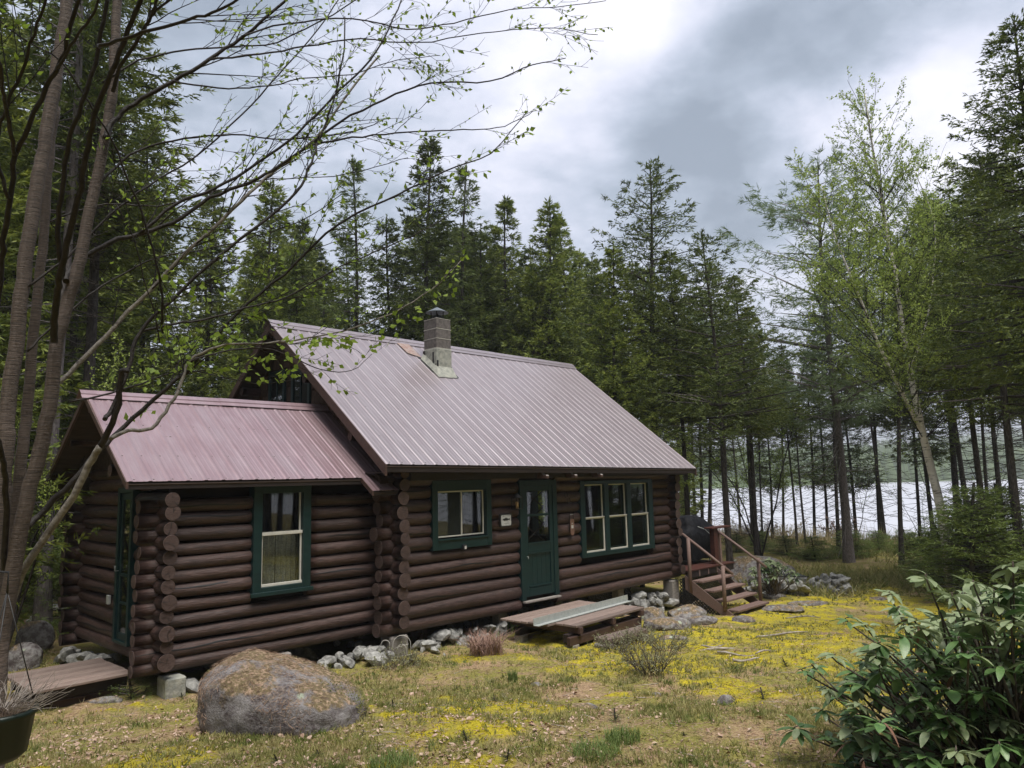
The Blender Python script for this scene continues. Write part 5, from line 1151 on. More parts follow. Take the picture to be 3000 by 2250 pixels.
    limb([(60, 1140), (82, 1113), (158, 1040), (204, 985), (240, 948), (286, 905), (378, 821), (411, 790), (512, 678), (613, 592), (737, 480), (860, 420), (960, 370), (1060, 330), (1140, 240)], 4.1, 5.3, 25, 3, n=9)
    limb([(240, 948), (275, 930), (327, 923), (368, 877), (395, 820), (410, 780), (470, 748), (560, 742), (640, 735), (740, 715), (850, 675), (930, 625), (1000, 560)], 4.05, 5.0, 16, 3, 'palelimb')
    limb([(410, 780), (480, 760), (570, 752), (640, 775), (700, 800), (760, 800), (805, 765)], 4.3, 4.9, 7, 2)
    limb([(10, 1230), (12, 1060), (5, 985), (-16, 920), (-40, 800)], 3.9, 3.5, 22, 16, 'limb', grow_=False)
    limb([(150, 870), (240, 850), (330, 820), (400, 800), (470, 812), (560, 830), (640, 820)], 4.0, 4.8, 8, 2)
    limb([(60, 760), (120, 700), (190, 640), (250, 600), (330, 560), (430, 540), (520, 520), (640, 480), (740, 420)], 4.15, 5.1, 9, 3)
    limb([(100, 480), (170, 455), (250, 440), (340, 445), (440, 420), (560, 390), (660, 385), (780, 370), (880, 340)], 4.4, 5.2, 7, 2.5)
    limb([(60, 620), (140, 560), (230, 470), (320, 400), (420, 340), (520, 250), (600, 160), (690, 60), (740, -20)], 4.2, 5.2, 9, 4)
    limb([(220, 180), (300, 130), (400, 110), (500, 100), (600, 90), (720, 30), (800, -20)], 4.15, 4.7, 8, 4)
    limb([(-10, 40), (60, 90), (130, 130), (190, 220), (240, 300), (290, 420), (330, 540), (350, 640), (353, 720)], 3.3, 4.2, 5, 9)
    limb([(250, 440), (290, 520), (310, 600), (335, 680), (345, 740)], 3.9, 4.1, 4, 5)
    low = [l for l in limbs if np.mean([p[2] for p in l[0]])+Bz < 3.4]; high = [l for l in limbs if np.mean([p[2] for p in l[0]])+Bz >= 3.4]
    for grp, ll, lw, tn, lk in ((low, .050, .036, 1.9, .85), (high, .038, .022, 1.8, .60)):
        (TV, TF), (LV, LF) = grow(grp, rs, ll, lw, .30, .60, tn, up=.15, rmin=.0013, leaf_k=lk, follow=1.15, droop=.15)
        link('twigs', raw('twigs', TV, TF, 'limb'), e)['kind'] = 'stuff'; link('leaves', raw('leaves', LV, LF, 'leaf_new'), e)['kind'] = 'stuff'
near_birch()
# ------------------------------------------------------------------ things on the ground
def gpx(u, v_):
    """ground point under photograph pixel (u, v_), 2212 wide"""
    d = dirpx(u, v_); t = (-.4-CAM[2])/d[2]
    for _ in range(25): 
        p = CAM+d*t; t = t*.5+.5*(gz(p[0], p[1])-CAM[2])/d[2]
    return CAM+d*t
def rock_mesh(name, seed, m='stone', sub=2, cuts=9, size=(1, 1, 1), rough=.03, smooth=False, hold=.62):
    rs = RS(seed); bm = bmesh.new(); bmesh.ops.create_icosphere(bm, subdivisions=sub, radius=1); V = np.array([q.co[:] for q in bm.verts])
    for _ in range(cuts):
        n = rs.normal(size=3); n /= np.linalg.norm(n); d = rs.uniform(hold-.1, hold+.16); V -= n*np.maximum(0, V@n-d)[:, None]
    V *= (1+rough*(fbm(V*2.5, seed, 3)-.5)*6)[:, None]*np.array(size)
    for q, c in zip(bm.verts, V): q.co = c
    me = bpy.data.meshes.new(name); bm.to_mesh(me); bm.free(); me.materials.append(MT[m])
    if smooth: me.polygons.foreach_set('use_smooth', [True]*len(me.polygons))
    return me
def boulder(name, u, v_, wx, wd, h, seed, label, cat='rock', m='outcrop', sub=5, sink=.25, shear=0.0, group=None, p=None, hold=.72, cuts=10, box_=0):
    """rounded rock whose width wx lies across the view"""
    g = gpx(u, v_) if p is None else np.array(p); f = np.array([FW[0], FW[1]]); f /= np.linalg.norm(f); r_ = np.array([f[1], -f[0]])
    rs = RS(seed); bm = bmesh.new(); bmesh.ops.create_icosphere(bm, subdivisions=sub, radius=1); V = np.array([q.co[:] for q in bm.verts])
    for _ in range(cuts):
        n = rs.normal(size=3); n /= np.linalg.norm(n); V -= n*(np.maximum(0, V@n-rs.uniform(hold-.06, hold+.16))*.8)[:, None]
    if box_: V = V/((np.abs(V)**box_).sum(1)**(1/box_))[:, None]*.93
    V *= (1+.16*(fbm(V*1.3, seed, 3)-.5)+.10*(fbm(V*5, seed+3, 4)-.5)+.03*(fbm(V*16, seed+5, 3)-.5))[:, None]
    x, y, z = V.T; zz_ = np.sign(z)*np.abs(z)**.9
    hh = h*(1+sink)/ (1.0); Z = (zz_*.5+.5)*hh*(1-shear*np.clip(x, -.4, 1.0))-h*sink
    W = np.stack([(x*wx/2)*r_[0]+(y*wd/2)*f[0], (x*wx/2)*r_[1]+(y*wd/2)*f[1], Z], -1)
    for q, c in zip(bm.verts, W): q.co = c
    me = bpy.data.meshes.new(name); bm.to_mesh(me); bm.free(); me.materials.append(MT[m]); me.polygons.foreach_set('use_smooth', [True]*len(me.polygons))
    c = g[:2]+f*wd*.45 if p is None else g[:2]
    o = link(name, me, None, (c[0], c[1], gz(c[0], c[1]))); tag(o, label, cat, group); return o
big = boulder('granite_boulder', 566, 1592, 1.62, 1.25, .56, 3, 'big rounded granite boulder with mossy crown in front of the wing', 'boulder', 'boulder', shear=.34, sink=.35, hold=.9, cuts=4, box_=2.7)
RK = [(1447, 1362, .95, .7, .20, 21, 'low grey rock at the right end of the plank step'), (1490, 1345, .9, .8, .30, 22, 'pointed grey rock between the stairs and the entrance platform'), (1525, 1352, .6, .5, .14, 23, 'small low rock right of the pointed grey one'),
      (1518, 1318, 1.2, .9, .16, 24, 'sloping rock ledge beneath the lattice at the foot of the stairs'), (1412, 1345, .55, .4, .28, 25, 'dark flat sided stone under the right end of the platform'),
      (1655, 1262, 2.3, 1.9, .74, 26, 'large domed rock behind the stair rail, left of the fire pit'), (1702, 1325, 1.2, .5, .12, 27, 'low pale rock in front of the lowest stair tread'), (1610, 1345, .5, .35, .12, 28, 'small pale rock under the corner of the lowest tread'),
      (1248, 1532, .42, .30, .05, 29, 'flat grey stone sunk in the moss at centre front'), (1572, 1522, .20, .15, .08, 30, 'small two toned stone with a moss cushion right of centre'), (1420, 1506, .16, .1, .05, 31, 'tiny pale stone in the moss beside the dead shrub'), (1160, 1483, .16, .10, .06, 32, 'small slanting stone in the moss below the platform'),
      (1455, 1382, .5, .3, .05, 33, 'flat pale stone level with the moss in front of the pointed rock'), (1680, 1292, .6, .4, .10, 34, 'low stone in front of the fire pit'), (1755, 1310, 1.0, .5, .06, 35, 'flat bare rock sheet right of the stairs'), (1905, 1298, .5, .35, .07, 36, 'small flat stone beyond the path at the right'),
      (52, 1405, .62, .5, .42, 37, 'purple grey rock at far left beyond the small platform'), (28, 1450, .55, .45, .34, 38, 'grey rock at the left edge behind the small platform'), (1045, 1355, .5, .3, .16, 39, 'mossy rock half buried left of the platform'), (1090, 1362, .3, .22, .20, 40, 'grey stone below the left edge of the platform'),
      (215, 1520, .45, .25, .06, 41, 'flat stone in the moss below the small platform'), (1800, 1262, .5, .3, .12, 42, 'brown topped stone right of the fire pit')]
for i, (u, v_, a, b_, h, sd_, lb) in enumerate(RK): boulder('rock', u, v_, a, b_, h, sd_, lb, sub=4, sink=.5 if h > .1 else 1.2)
# rubble under the walls: every stone its own part
STN = [rock_mesh('stone', 60+i, size=s_) for i, s_ in enumerate([(.12, .09, .08), (.10, .08, .07), (.155, .10, .08), (.085, .075, .065), (.115, .105, .065), (.14, .085, .10), (.07, .06, .05), (.17, .12, .065)])]
rs = RS(6); rub = empty('rubble_foundation', (-2.5, .1, gz(-2.5, .1)), 'angular grey rubble stones packed under the log walls', 'foundation')
def stones(par, n, fx, rs, smin=.7, smax=1.4, ms=STN):
    o0 = Vector(par.location)
    for _ in range(n):
        x, y, z = fx(); k = rs.uniform(smin, smax)
        link('stone', ms[rs.randint(len(ms))], par, Vector((x, y, z))-o0, (rs.uniform(0, 6), rs.uniform(-.5, .5), rs.uniform(0, 6)), (k, k, k))
def line(x0, x1, y0, y1, up):
    def f():
        x, y = rs.uniform(x0, x1), rs.uniform(y0, y1); return x, y, gz(x, y)+rs.uniform(0, up)
    return f
stones(rub, 30, line(-4.7, -3.0, .02, .34, .14), rs); stones(rub, 6, line(-3.4, -2.95, -.25, .0, .10), rs, 1.0, 1.7); stones(rub, 40, line(-2.35, -.3, -.05, .25, .18), rs, .6, 1.25)
stones(rub, 8, line(-2.3, -1.0, -.5, -.15, .03), rs, .5, .9); stones(rub, 34, line(3.3, 4.85, -.12, .22, .34), rs, .9, 1.7); stones(rub, 10, line(2.2, 3.4, .1, .4, .2), rs)
stones(rub, 26, line(-6.35, -6.05, 1.9, 3.3, .22), rs, .8, 1.5); stones(rub, 14, line(-5.7, -4.7, .15, .5, .10), rs, 1.0, 1.7); stones(rub, 40, line(-5.5, 4.5, .5, 1.2, .25), rs, 1, 1.8)
# timber posts under the floor
for x, y in ((-4.4, .42), (-.3, .25), (1.6, .25), (3.2, .25)): box('mudsill_pier', (x-.1, y-.1, gz(x, y)-.1), (x+.1, y+.1, -.17), 'greywood', cabin, bev=.02)
for y in (1.4, 2.6, 3.8, 5.0): box('floor_beam', (XcL+.1, y-.07, -.30), (XcR-.1, y+.07, -.12), 'trimdark', cabin)
# fire pit
fp = gpx(1745, 1284); f2 = np.array([FW[0], FW[1]]); f2 /= np.linalg.norm(f2); r2 = np.array([f2[1], -f2[0]])
pit = empty('stone_fire_pit', (fp[0], fp[1], gz(fp[0], fp[1])), 'horseshoe fire pit heaped from angular grey stones with an iron grate', 'fire pit')
rs = RS(14)
def pit_pt():
    a = rs.uniform(R(20), R(395)); 
    while R(262) < a % (2*math.pi) < R(318): a = rs.uniform(R(20), R(395))
    rr = rs.normal(1.0, .12); x_, y_ = rr*math.cos(a)*1.08, rr*math.sin(a)*.75+.55; h = .42 if math.cos(a) < .2 else .38
    z = rs.uniform(0, 1)**1.2*h*(1-min(1, abs(rr-1)/.35)); p = fp[:2]+r2*x_+f2*y_; return p[0], p[1], gz(p[0], p[1])+z
stones(pit, 230, pit_pt, rs, 1.0, 1.9)
b = MB(); 
for k in range(9): b.box((-.45+k*.11, -.28, 0), (-.435+k*.11, .28, .012))
b.box((-.47, -.29, -.005), (.47, -.27, .02)); b.box((-.47, .27, -.005), (.47, .29, .02)); b.box((-.46, -.27, .012), (.44, .26, .018))
link('grate', b.mesh('grate', 'black'), pit, Vector((*(r2*-.35+f2*.45), .42)), (0, .03, math.atan2(r2[1], r2[0])))
# ---- platforms
def platform(name, label, loc, rz, planks, m='deckwood'):
    e = empty(name, loc, label, 'platform', None, rz)
    for x0, x1, y0, y1, z0, z1, *mm in planks: box(mm[1] if len(mm) > 1 else 'plank', (x0, y0, z0), (x1, y1, z1), mm[0] if mm else m, e, bev=.005)
    return e
pl = []; rs = RS(9)
for k in range(10):
    y1 = .735-k*.148; a = -1.14 if k < 7 else -.96
    pl.append((a+rs.uniform(-.015, .015), 1.125+rs.uniform(-.015, .015), y1-.136, y1, -.035, rs.uniform(-.003, .003)))
for x in (-.86, .10, 1.02): pl.append((x-.045, x+.045, -.76, .70, -.135, -.037, 'trimwood', 'joist'))
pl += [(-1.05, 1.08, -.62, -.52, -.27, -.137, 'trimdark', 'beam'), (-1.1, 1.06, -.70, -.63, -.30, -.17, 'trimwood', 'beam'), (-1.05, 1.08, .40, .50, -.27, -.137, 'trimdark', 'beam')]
for x, y in ((-.95, -.62), (.95, -.62), (-.95, .45), (.95, .45)): pl.append((x-.08, x+.08, y-.09, y+.09, -.50, -.30 if y < 0 else -.271, 'greywood', 'block'))
platform('entrance_platform', 'low brown plank platform in front of the green entrance door', (.57, -.76, -.20), R(3.5), pl)
o = MB(); o.box((-1.45, 0, .002), (1.45, .004, .115), bev=0); o.box((-1.45, -.115, .002), (1.45, -.0005, .008)); o.box((-1.45, -.121, .0085), (1.45, -.1155, .016)); o.box((-1.45, .004, .108), (1.45, .018, .1125))
tag(o.build('metal_channel', 'galv', None, (.67, -.90, -.198), (0, 0, R(4.4))), 'long galvanised metal channel lying across the entrance platform', 'metal channel')
e = empty('plank_step', (.42, -1.88, -.46), 'thick weathered plank step on timber blocks before the entrance platform', 'step', None, R(-1))
box('plank', (-.56, -.14, 0), (.53, .14, .075), 'deckwood', e, bev=.008)
for x in (-.52, .42): b = box('block', (x-.10, -.15, -.19), (x+.12, .11, -.003), 'greywood', e, bev=.02)
pl = []
for k in range(8):
    y1 = .60-k*.152; pl.append((-.56+rs.uniform(-.012, .012), .54+rs.uniform(-.01, .01), y1-.141, y1, -.035, rs.uniform(-.003, .003)))
pl += [(-.54, .50, -.50, -.46, -.17, -.037, 'trimdark', 'joist'), (-.52, .50, .40, .44, -.17, -.037, 'trimdark', 'joist')]
for x in (-.45, .03, .44): pl.append((x-.03, x+.03, -.458, .398, -.13, -.037, 'trimwood', 'joist'))
pl += [(-.38, .52, -.43, -.38, -.35, -.20, 'trimwood', 'skirt_board')]
for x, y in ((-.40, -.30), (.40, -.30), (-.4, .35), (.4, .35)): pl.append((x-.07, x+.07, y-.07, y+.07, -.5, -.14, 'trimdark', 'block'))
platform('side_platform', 'small worn plank platform below the storm door of the wing', (-6.80, 1.30, -.12), R(1.5), pl)
# ---- stairs and deck
st = empty('deck_stairs', (5.7, -1.1, -.7), 'brown wooden stairs with slanting round rails up to the red deck', 'stairs')
sx0, sx1 = 5.03, 6.40; st_o = Vector(st.location)
def sbox(nm, a, b_, m='stairwood', bev=.006, par=st, o_=st_o): return box(nm, [p-q for p, q in zip(a, o_)], [p-q for p, q in zip(b_, o_)], m, par, bev)
for k in range(4):
    y = -1.543+.273*k; z = -.70+.18*k
    sbox('tread', (sx0-.02, y+.01, z-.045), (sx1+.04, y+.135, z)); sbox('tread', (sx0-.02, y+.145, z-.045), (sx1+.04, y+.275, z))
for x in (sx0-.045, sx1+.045):
    b = MB(); P_ = [(-.30, -.05), (-1.62, -.92), (-1.62, -.98), (-1.45, -.98), (-.30, -.36)]; vs = [(x-.02-st_o.x, y-st_o.y, z-st_o.z) for y, z in P_]+[(x+.0-st_o.x, y-st_o.y, z-st_o.z) for y, z in P_]; n = 5
    b.add(vs, [(4, 3, 2, 1, 0), (5, 6, 7, 8, 9)]+[(i, (i+1) % n, n+(i+1) % n, n+i) for i in range(n)]); b.build('stringer', 'stairwood', st)
for x, y, z0, z1, r in ((sx0-.07, -.44, -.42, .76, .042), (sx0-.07, -1.25, -.72, .20, .042), (sx1+.08, -1.31, -.74, .24, .04)):
    MB().tube([Vector((x, y, z0))-st_o, Vector((x, y, (z0+z1)/2))-st_o, Vector((x, y, z1))-st_o], [r, r*.97, r*.95], 10).build('rail_post', 'stairwood', st)
for x, a, c in ((sx0+.01, (-.25, .845), (-1.43, .045)), (sx1+.02, (-.38, .82), (-1.53, .055))):
    MB().tube([Vector((x, a[0], a[1]))-st_o, Vector((x, (a[0]+c[0])/2, (a[1]+c[1])/2+.004))-st_o, Vector((x, c[0], c[1]))-st_o], [.030, .031, .029], 10).build('handrail', 'stairwood', st)
dk = empty('deck', (6.9, 1.2, -.7), 'red stained plank deck behind the right corner of the cabin with lattice skirt', 'deck'); dko = Vector(dk.location)
dbox = lambda nm, a, b_, m='redwood', bev=.004: sbox(nm, a, b_, m, bev, dk, dko)
for k in range(20): dbox('deck_plank', (5.16, -.26+k*.145, -.015), (7.34, -.125+k*.145, .02))
dbox('rim_joist', (5.16, -.24, -.16), (7.32, -.20, -.017), 'trimdark')
for x in (5.7, 6.1, 6.5, 6.9): dbox('joist', (x-.02, -.25, -.15), (x+.02, 2.5, -.018), 'stairwood')
for x, y in ((5.3, -.1), (7.2, -.1), (5.3, 2.4), (7.2, 2.4)): dbox('deck_post', (x-.05, y-.05, gz(x, y)-.3), (x+.05, y+.05, -.161), 'trimdark')
dbox('newel', (6.60, -.16, .022), (6.72, -.04, .86)); dbox('newel', (6.73, -.15, .022), (6.80, -.05, .86), 'redwood'); dbox('rail_post', (6.90, -.14, .0), (6.97, -.06, .80), 'stairwood')
dbox('rail_cap', (6.42, -.22, .862), (7.36, -.0, .90))
def lattice(par, o_, origin, ax, L_, H, inside, name='lattice'):
    b = MB(); n = int((L_+H)/.075)
    for sg in (1, -1):
        for k in range(n):
            pts = []
            s0 = k*.075-(H if sg > 0 else 0)
            for j in range(25):
                h = H*j/24; s_ = s0+h if sg > 0 else s0-h
                ok = 0 <= s_ <= L_ and inside(s_, h)
                if ok: pts.append((s_, h))
                if (not ok or j == 24) and len(pts) > 1:
                    (a0, h0), (a1, h1) = pts[0], pts[-1]; off = .006*sg
                    if ax == 'x': b.tube([Vector((origin[0]+a0, origin[1]+off, origin[2]+h0))-o_, Vector((origin[0]+a1, origin[1]+off, origin[2]+h1))-o_], .013, 4, smooth=False)
                    else: b.tube([Vector((origin[0]+off, origin[1]-a0, origin[2]+h0))-o_, Vector((origin[0]+off, origin[1]-a1, origin[2]+h1))-o_], .013, 4, smooth=False)
                    pts = []
                elif not ok: pts = []
    return b.build(name, 'black', par)
lattice(dk, dko, (5.02, -.12, -.92), 'y', 1.35, .80, lambda s_, h: h < .80-max(0, s_-.2)*.655)
lattice(dk, dko, (5.2, -.17, -.92), 'x', 2.1, .76, lambda s_, h: True)
lattice(dk, dko, (2.3, .34, -.75), 'x', 1.5, .52, lambda s_, h: True)
# covered grill
g_ = empty('covered_grill', (6.62, .50, .02), 'barbecue grill under a black fabric cover on the deck', 'grill')
lv = [(.10, -.62, .68, -.30, .30), (.35, -.66, .74, -.33, .33), (.62, -.72, .84, -.36, .36), (.74, -.70, .90, -.36, .36), (.80, -.50, .84, -.33, .33), (.92, -.46, .52, -.30, .30), (1.06, -.42, .24, -.22, .22), (1.10, -.30, .12, -.12, .12)]
n = 40; vs = []; rs = RS(2)
for li, (z, xa, xb, ya, yb) in enumerate(lv):
    for k in range(n):
        a = 2*math.pi*k/n; c, s_ = math.cos(a), math.sin(a); q = (abs(c)**5+abs(s_)**5)**(-1/5); w = 1+.035*math.sin(k*2.3+li*.6)+.02*rs.uniform(-1, 1)*(1 if li < 4 else .5)
        vs.append(((xa+xb)/2+(xb-xa)/2*c*q*w, (ya+yb)/2+(yb-ya)/2*s_*q*w, z+.012*math.sin(k*1.7)))
fs = [(i*n+k, i*n+(k+1) % n, (i+1)*n+(k+1) % n, (i+1)*n+k) for i in range(len(lv)-1) for k in range(n)]+[tuple((len(lv)-1)*n+k for k in range(n))]
MB().add(vs, fs, smooth=True).build('cover', 'cover', g_)
for x in (-.5, .5):
    for y in (-.24, .24): MB().tube([(x, y, 0), (x*.92, y, .25)], .016, 6).build('leg', 'black', g_)
MB().tube([(-.2, -.345, .86), (.1, -.375, .78), (.42, -.395, .60), (.46, -.38, .42)], .007, 5).build('seam_piping', 'galv', g_)
g_.scale = (.95, .95, 1.04)
# ---- fittings on the wall
e = empty('wall_lantern', (-.18, -.13, 1.62), 'black lantern with an amber candle hanging left of the entrance door', 'lantern')
b = MB(); b.box((-.075, -.075, 0), (.075, .075, .012)); b.box((-.075, -.075, .20), (.075, .075, .21))
for x in (-.07, .07):
    for y in (-.07, .07): b.box((x-.005, y-.005, .012), (x+.005, y+.005, .2))
b.build('frame', 'black', e); MB().tube([(0, 0, .21), (0, 0, .23), (0, 0, .265), (0, 0, .28)], [.10, .07, .03, .015], 8, smooth=False).build('roof', 'black', e)
MB().tube([(0, 0, .012), (0, 0, .135)], .024, 10).build('candle', 'brass', e); MB().tube([(0, 0, .28), (0, 0, .34), (-.02, .04, .37), (-.12, .07, .38)], .006, 5).build('bracket', 'black', e)
e = empty('fish_sign', (-.40, -.055, 1.44), 'small white plaque with a black fish silhouette left of the entrance door', 'sign')
MB().box((-.15, -.012, -.115), (.15, .02, .115), bev=.01).build('frame', 'black', e)
n = 20; vs = [((.122+.004*math.sin(i*5.1))*(1 if math.cos(2*math.pi*i/n) > 0 else -1)*min(1, abs(math.cos(2*math.pi*i/n))*1.45), -.0135, .092*(1 if math.sin(2*math.pi*i/n) > 0 else -1)*min(1, abs(math.sin(2*math.pi*i/n))*1.45)) for i in range(n)]
MB().add(vs, [tuple(range(n))]).build('face', 'signwhite', e)
fish = [(-.095, .0), (-.07, .016), (-.02, .026), (-.008, .042), (.01, .026), (.05, .016), (.07, .012), (.098, .032), (.088, .0), (.098, -.026), (.07, -.006), (.03, -.014), (.02, -.028), (.008, -.016), (-.03, -.018), (-.04, -.03), (-.05, -.017), (-.075, -.012)]
MB().add([(x, -.0150, z+.012) for x, z in fish], [tuple(range(len(fish)))]).build('fish', 'black', e)
b = MB(); rs = RS(1)
for k in range(12): x = -.085+k*.0155; b.box((x, -.0152, .066+.006*math.sin((k+1)/12*3.14)), (x+.009, -.0142, .066+rs.uniform(.008, .015)+.006*math.sin((k+1)/12*3.14)))
for k in range(7): x = -.05+k*.016; b.box((x, -.0152, -.058), (x+.008, -.0142, -.058+rs.uniform(.005, .01)))
b.build('small_print', 'black', e)
def shoe(x, z, rot, lb):
    b = MB(); pts = [(.045*math.cos(a), 0, .055*math.sin(a)) for a in np.linspace(R(125), R(415), 12)]; b.tube(pts, .008, 5)
    tag(b.build('horseshoe', 'black', None, (x, -.045, z), (0, rot, 0)), lb, 'horseshoe', 'horseshoes right of the door')
shoe(1.28, 1.83, 2.9, 'upper dark horseshoe nailed right of the entrance door'); shoe(1.35, 1.72, -.3, 'lower dark horseshoe hanging just under the other one')
e = empty('sled_ornament', (1.40, -.06, 1.28), 'little brown wooden sled ornament hanging right of the entrance door', 'ornament')
n = 10; vs = [(-.055, 0, .08), (.055, 0, .08)]+[(.055*math.cos(-math.pi*i/n), 0, -.17+.055*math.sin(-math.pi*i/n)) for i in range(n+1)]; m_ = len(vs); vs += [(x, -.014, z) for x, y, z in vs]
MB().add(vs, [tuple(range(m_)), tuple(reversed(range(m_, 2*m_)))]+[(i, (i+1) % m_, m_+(i+1) % m_, m_+i) for i in range(m_)]).build('board', 'sledwood', e)
for x in (-.055, .055): MB().tube([(x, .004, -.16), (x, .004, .17), (x, -.02, .22)], .007, 5).build('runner', 'black', e)
MB().tube([(-.055, 0, .17), (.055, 0, .17)], .005, 5).build('crossbar', 'galv', e); b = MB(); b.box((-.03, -.016, -.09), (.03, -.0145, -.03)); b.box((-.02, -.016, .0), (.02, -.0145, .012)); b.build('painted_emblem', 'signwhite', e)
e = empty('sensor_light', (-1.385, -.06, 1.055), 'tiny black sensor lamp with a pale square under the sliding window', 'lamp')
MB().box((-.04, -.02, -.035), (.04, .03, .04), bev=.006).build('housing', 'black', e); MB().box((-.018, -.027, -.03), (.022, -.0205, .02)).build('lens', 'whiteboard', e)
# hanging planter at the left edge
pp = CAM+(FW+RT*(-4*3000/2212-1500)/F_PX-UP*(1592*3000/2212-1125)/F_PX)*2.35
e = empty('hanging_planter', tuple(pp+np.array([0, 0, -.07])), 'dark green round planter full of dry twigs at the lower left edge', 'planter')
MB().tube([(0, 0, 0), (0, 0, .02), (0, 0, .13), (0, 0, .135), (0, 0, .15)], [.06, .082, .098, .106, .106], 20).build('pot', 'pot', e)
MB().tube([(0, 0, .12), (0, 0, .152)], .094, 14).build('soil', 'soil', e)
rs = RS(6); P0 = []; P1 = []; A0 = []; A1 = []
for k in range(150):
    a = rs.uniform(0, 6.28); r0 = rs.uniform(0, .08); p = np.array([r0*math.cos(a), r0*math.sin(a), .14]); d = np.array([math.cos(a)*.8, math.sin(a)*.8, rs.uniform(.15, .9)]); d /= np.linalg.norm(d)
    for j in range(3): q = p+d*rs.uniform(.03, .065); P0.append(p); P1.append(q); A0.append(.0016-.0004*j); A1.append(.0012-.0004*j); p = q; d = d+rs.normal(0, .25, 3); d /= np.linalg.norm(d)
V, F = cone_tubes(np.array(P0), np.array(P1), np.array(A0), np.array(A1)); link('dry_twigs', raw('dry_twigs', V, F, 'twig'), e)['kind'] = 'stuff'
for a in (0, 2.1, 4.2): MB().tube([(.1*math.cos(a), .1*math.sin(a), .14), (.0, .0, .52)], .0022, 4).build('hanger_wire', 'black', e)
MB().tube([(0, 0, .51), (0, 0, .58), (-.14, .04, .60), (-.26, .08, .58)], .004, 5).build('hook', 'black', e)
# timbers and boards left of the wing
def timber(name, a, b_, w, h, m, lb, cat, group=None, bev=.008):
    a, b_ = Vector(a), Vector(b_); ln = (b_-a).length; o = MB().box((-ln/2, -w/2, 0), (ln/2, w/2, h), bev=bev).build(name, m, None, (a+b_)/2, (0, -math.asin((b_.z-a.z)/ln), math.atan2(b_.y-a.y, b_.x-a.x))); return tag(o, lb, cat, group)
a, b_ = gpx(30, 1300), gpx(137, 1296); timber('timber_beam', (a[0], a[1], a[2]+.08), (b_[0], b_[1], b_[2]+.10), .16, .17, 'redwood', 'reddish timber beam lying left of the wing', 'timber beam')
a, b_ = gpx(40, 1280), gpx(140, 1272); timber('timber_beam', (a[0], a[1], a[2]+.12), (b_[0], b_[1], b_[2]+.12), .12, .14, 'trimwood', 'dark timber beam just behind the reddish one', 'timber beam')
for i, (u, v_) in enumerate(((86, 1262), (109, 1266))):
    p = gpx(u, v_+20); timber('white_block', (p[0]-.05, p[1]-.14, p[2]+.27), (p[0]+.05, p[1]+.14, p[2]+.28), .07, .03, 'whiteboard', ('left' if i == 0 else 'right')+' short white board resting on the timber beams', 'board', 'white boards on the beams', bev=.003)
a, b_ = gpx(62, 1348), gpx(110, 1305); timber('white_plank', (a[0], a[1], a[2]+.03), (b_[0], b_[1], b_[2]+.06), .10, .03, 'whiteboard', 'long pale plank lying aslant in the grass left of the wing', 'plank', bev=.003)
a, b_ = gpx(100, 1318), gpx(138, 1312); timber('grey_slab', (a[0], a[1], a[2]+.0), (b_[0], b_[1], b_[2]+.0), .45, .06, 'stone', 'flat grey slab on the ground behind the wing corner', 'slab', bev=.01)
# white wire hoops
p = gpx(868, 1428); e = empty('wire_garden_fence', (p[0], p[1], gz(p[0], p[1])-.03), 'white bent wire hoop fence standing in the grass by the corner logs', 'garden fence', None, math.atan2(r2[1], r2[0])+.12)
for cx_, w_, h_, tw in ((-.24, .13, .34, .9), (0.0, .26, .40, 0), (.0, .13, .27, 0), (-.235, .07, .20, .9)):
    pts = [(cx_-w_/2, 0, 0)]+[(cx_-w_/2*math.cos(t), tw*.0, h_-w_/2+w_/2*math.sin(t)) for t in np.linspace(0, math.pi, 12)]+[(cx_+w_/2, 0, 0)]; MB().tube(pts, .0042, 5).build('hoop', 'white', e)
MB().tube([(-.32, 0, .10), (-.1, .004, .09), (.15, 0, .12)], .004, 5).build('cross_wire', 'white', e)
MB().tube([(-.1, 0, .22), (.1, .004, .27)], .004, 5).build('cross_wire', 'white', e)
# fallen sticks on the moss
for i, (u, v_, l, an, r, lb) in enumerate([(1560, 1405, .75, .3, .022, 'pale broken stick on the yellow moss, uppermost of the scatter'), (1590, 1416, .5, -.35, .018, 'short thick pale stick crossing the scatter of sticks'), (1540, 1398, .35, .1, .014, 'dark short stick at the left of the scatter'), (1612, 1428, .35, .0, .02, 'pale stub of wood at the lower edge of the scatter'), (1690, 1372, .9, .15, .02, 'long pale stick lying beside the path near the fire pit'), (1735, 1335, .7, -.1, .016, 'thin pale stick on the rock sheet'), (1655, 1410, .4, .5, .012, 'thin forked twig right of the scatter of sticks')]):
    p = gpx(u, v_); d = r2*math.cos(an)+f2*math.sin(an); b = MB(); pts = [Vector((d[0]*l*(t-.5), d[1]*l*(t-.5), .018+.02*math.sin(t*5+i))) for t in np.linspace(0, 1, 6)]; b.tube(pts, [r*k for k in (.7, 1, .95, .85, .7, .4)], 6)
    tag(b.build('fallen_stick', 'twig', None, (p[0], p[1], p[2])), lb, 'stick', 'sticks fallen on the moss')
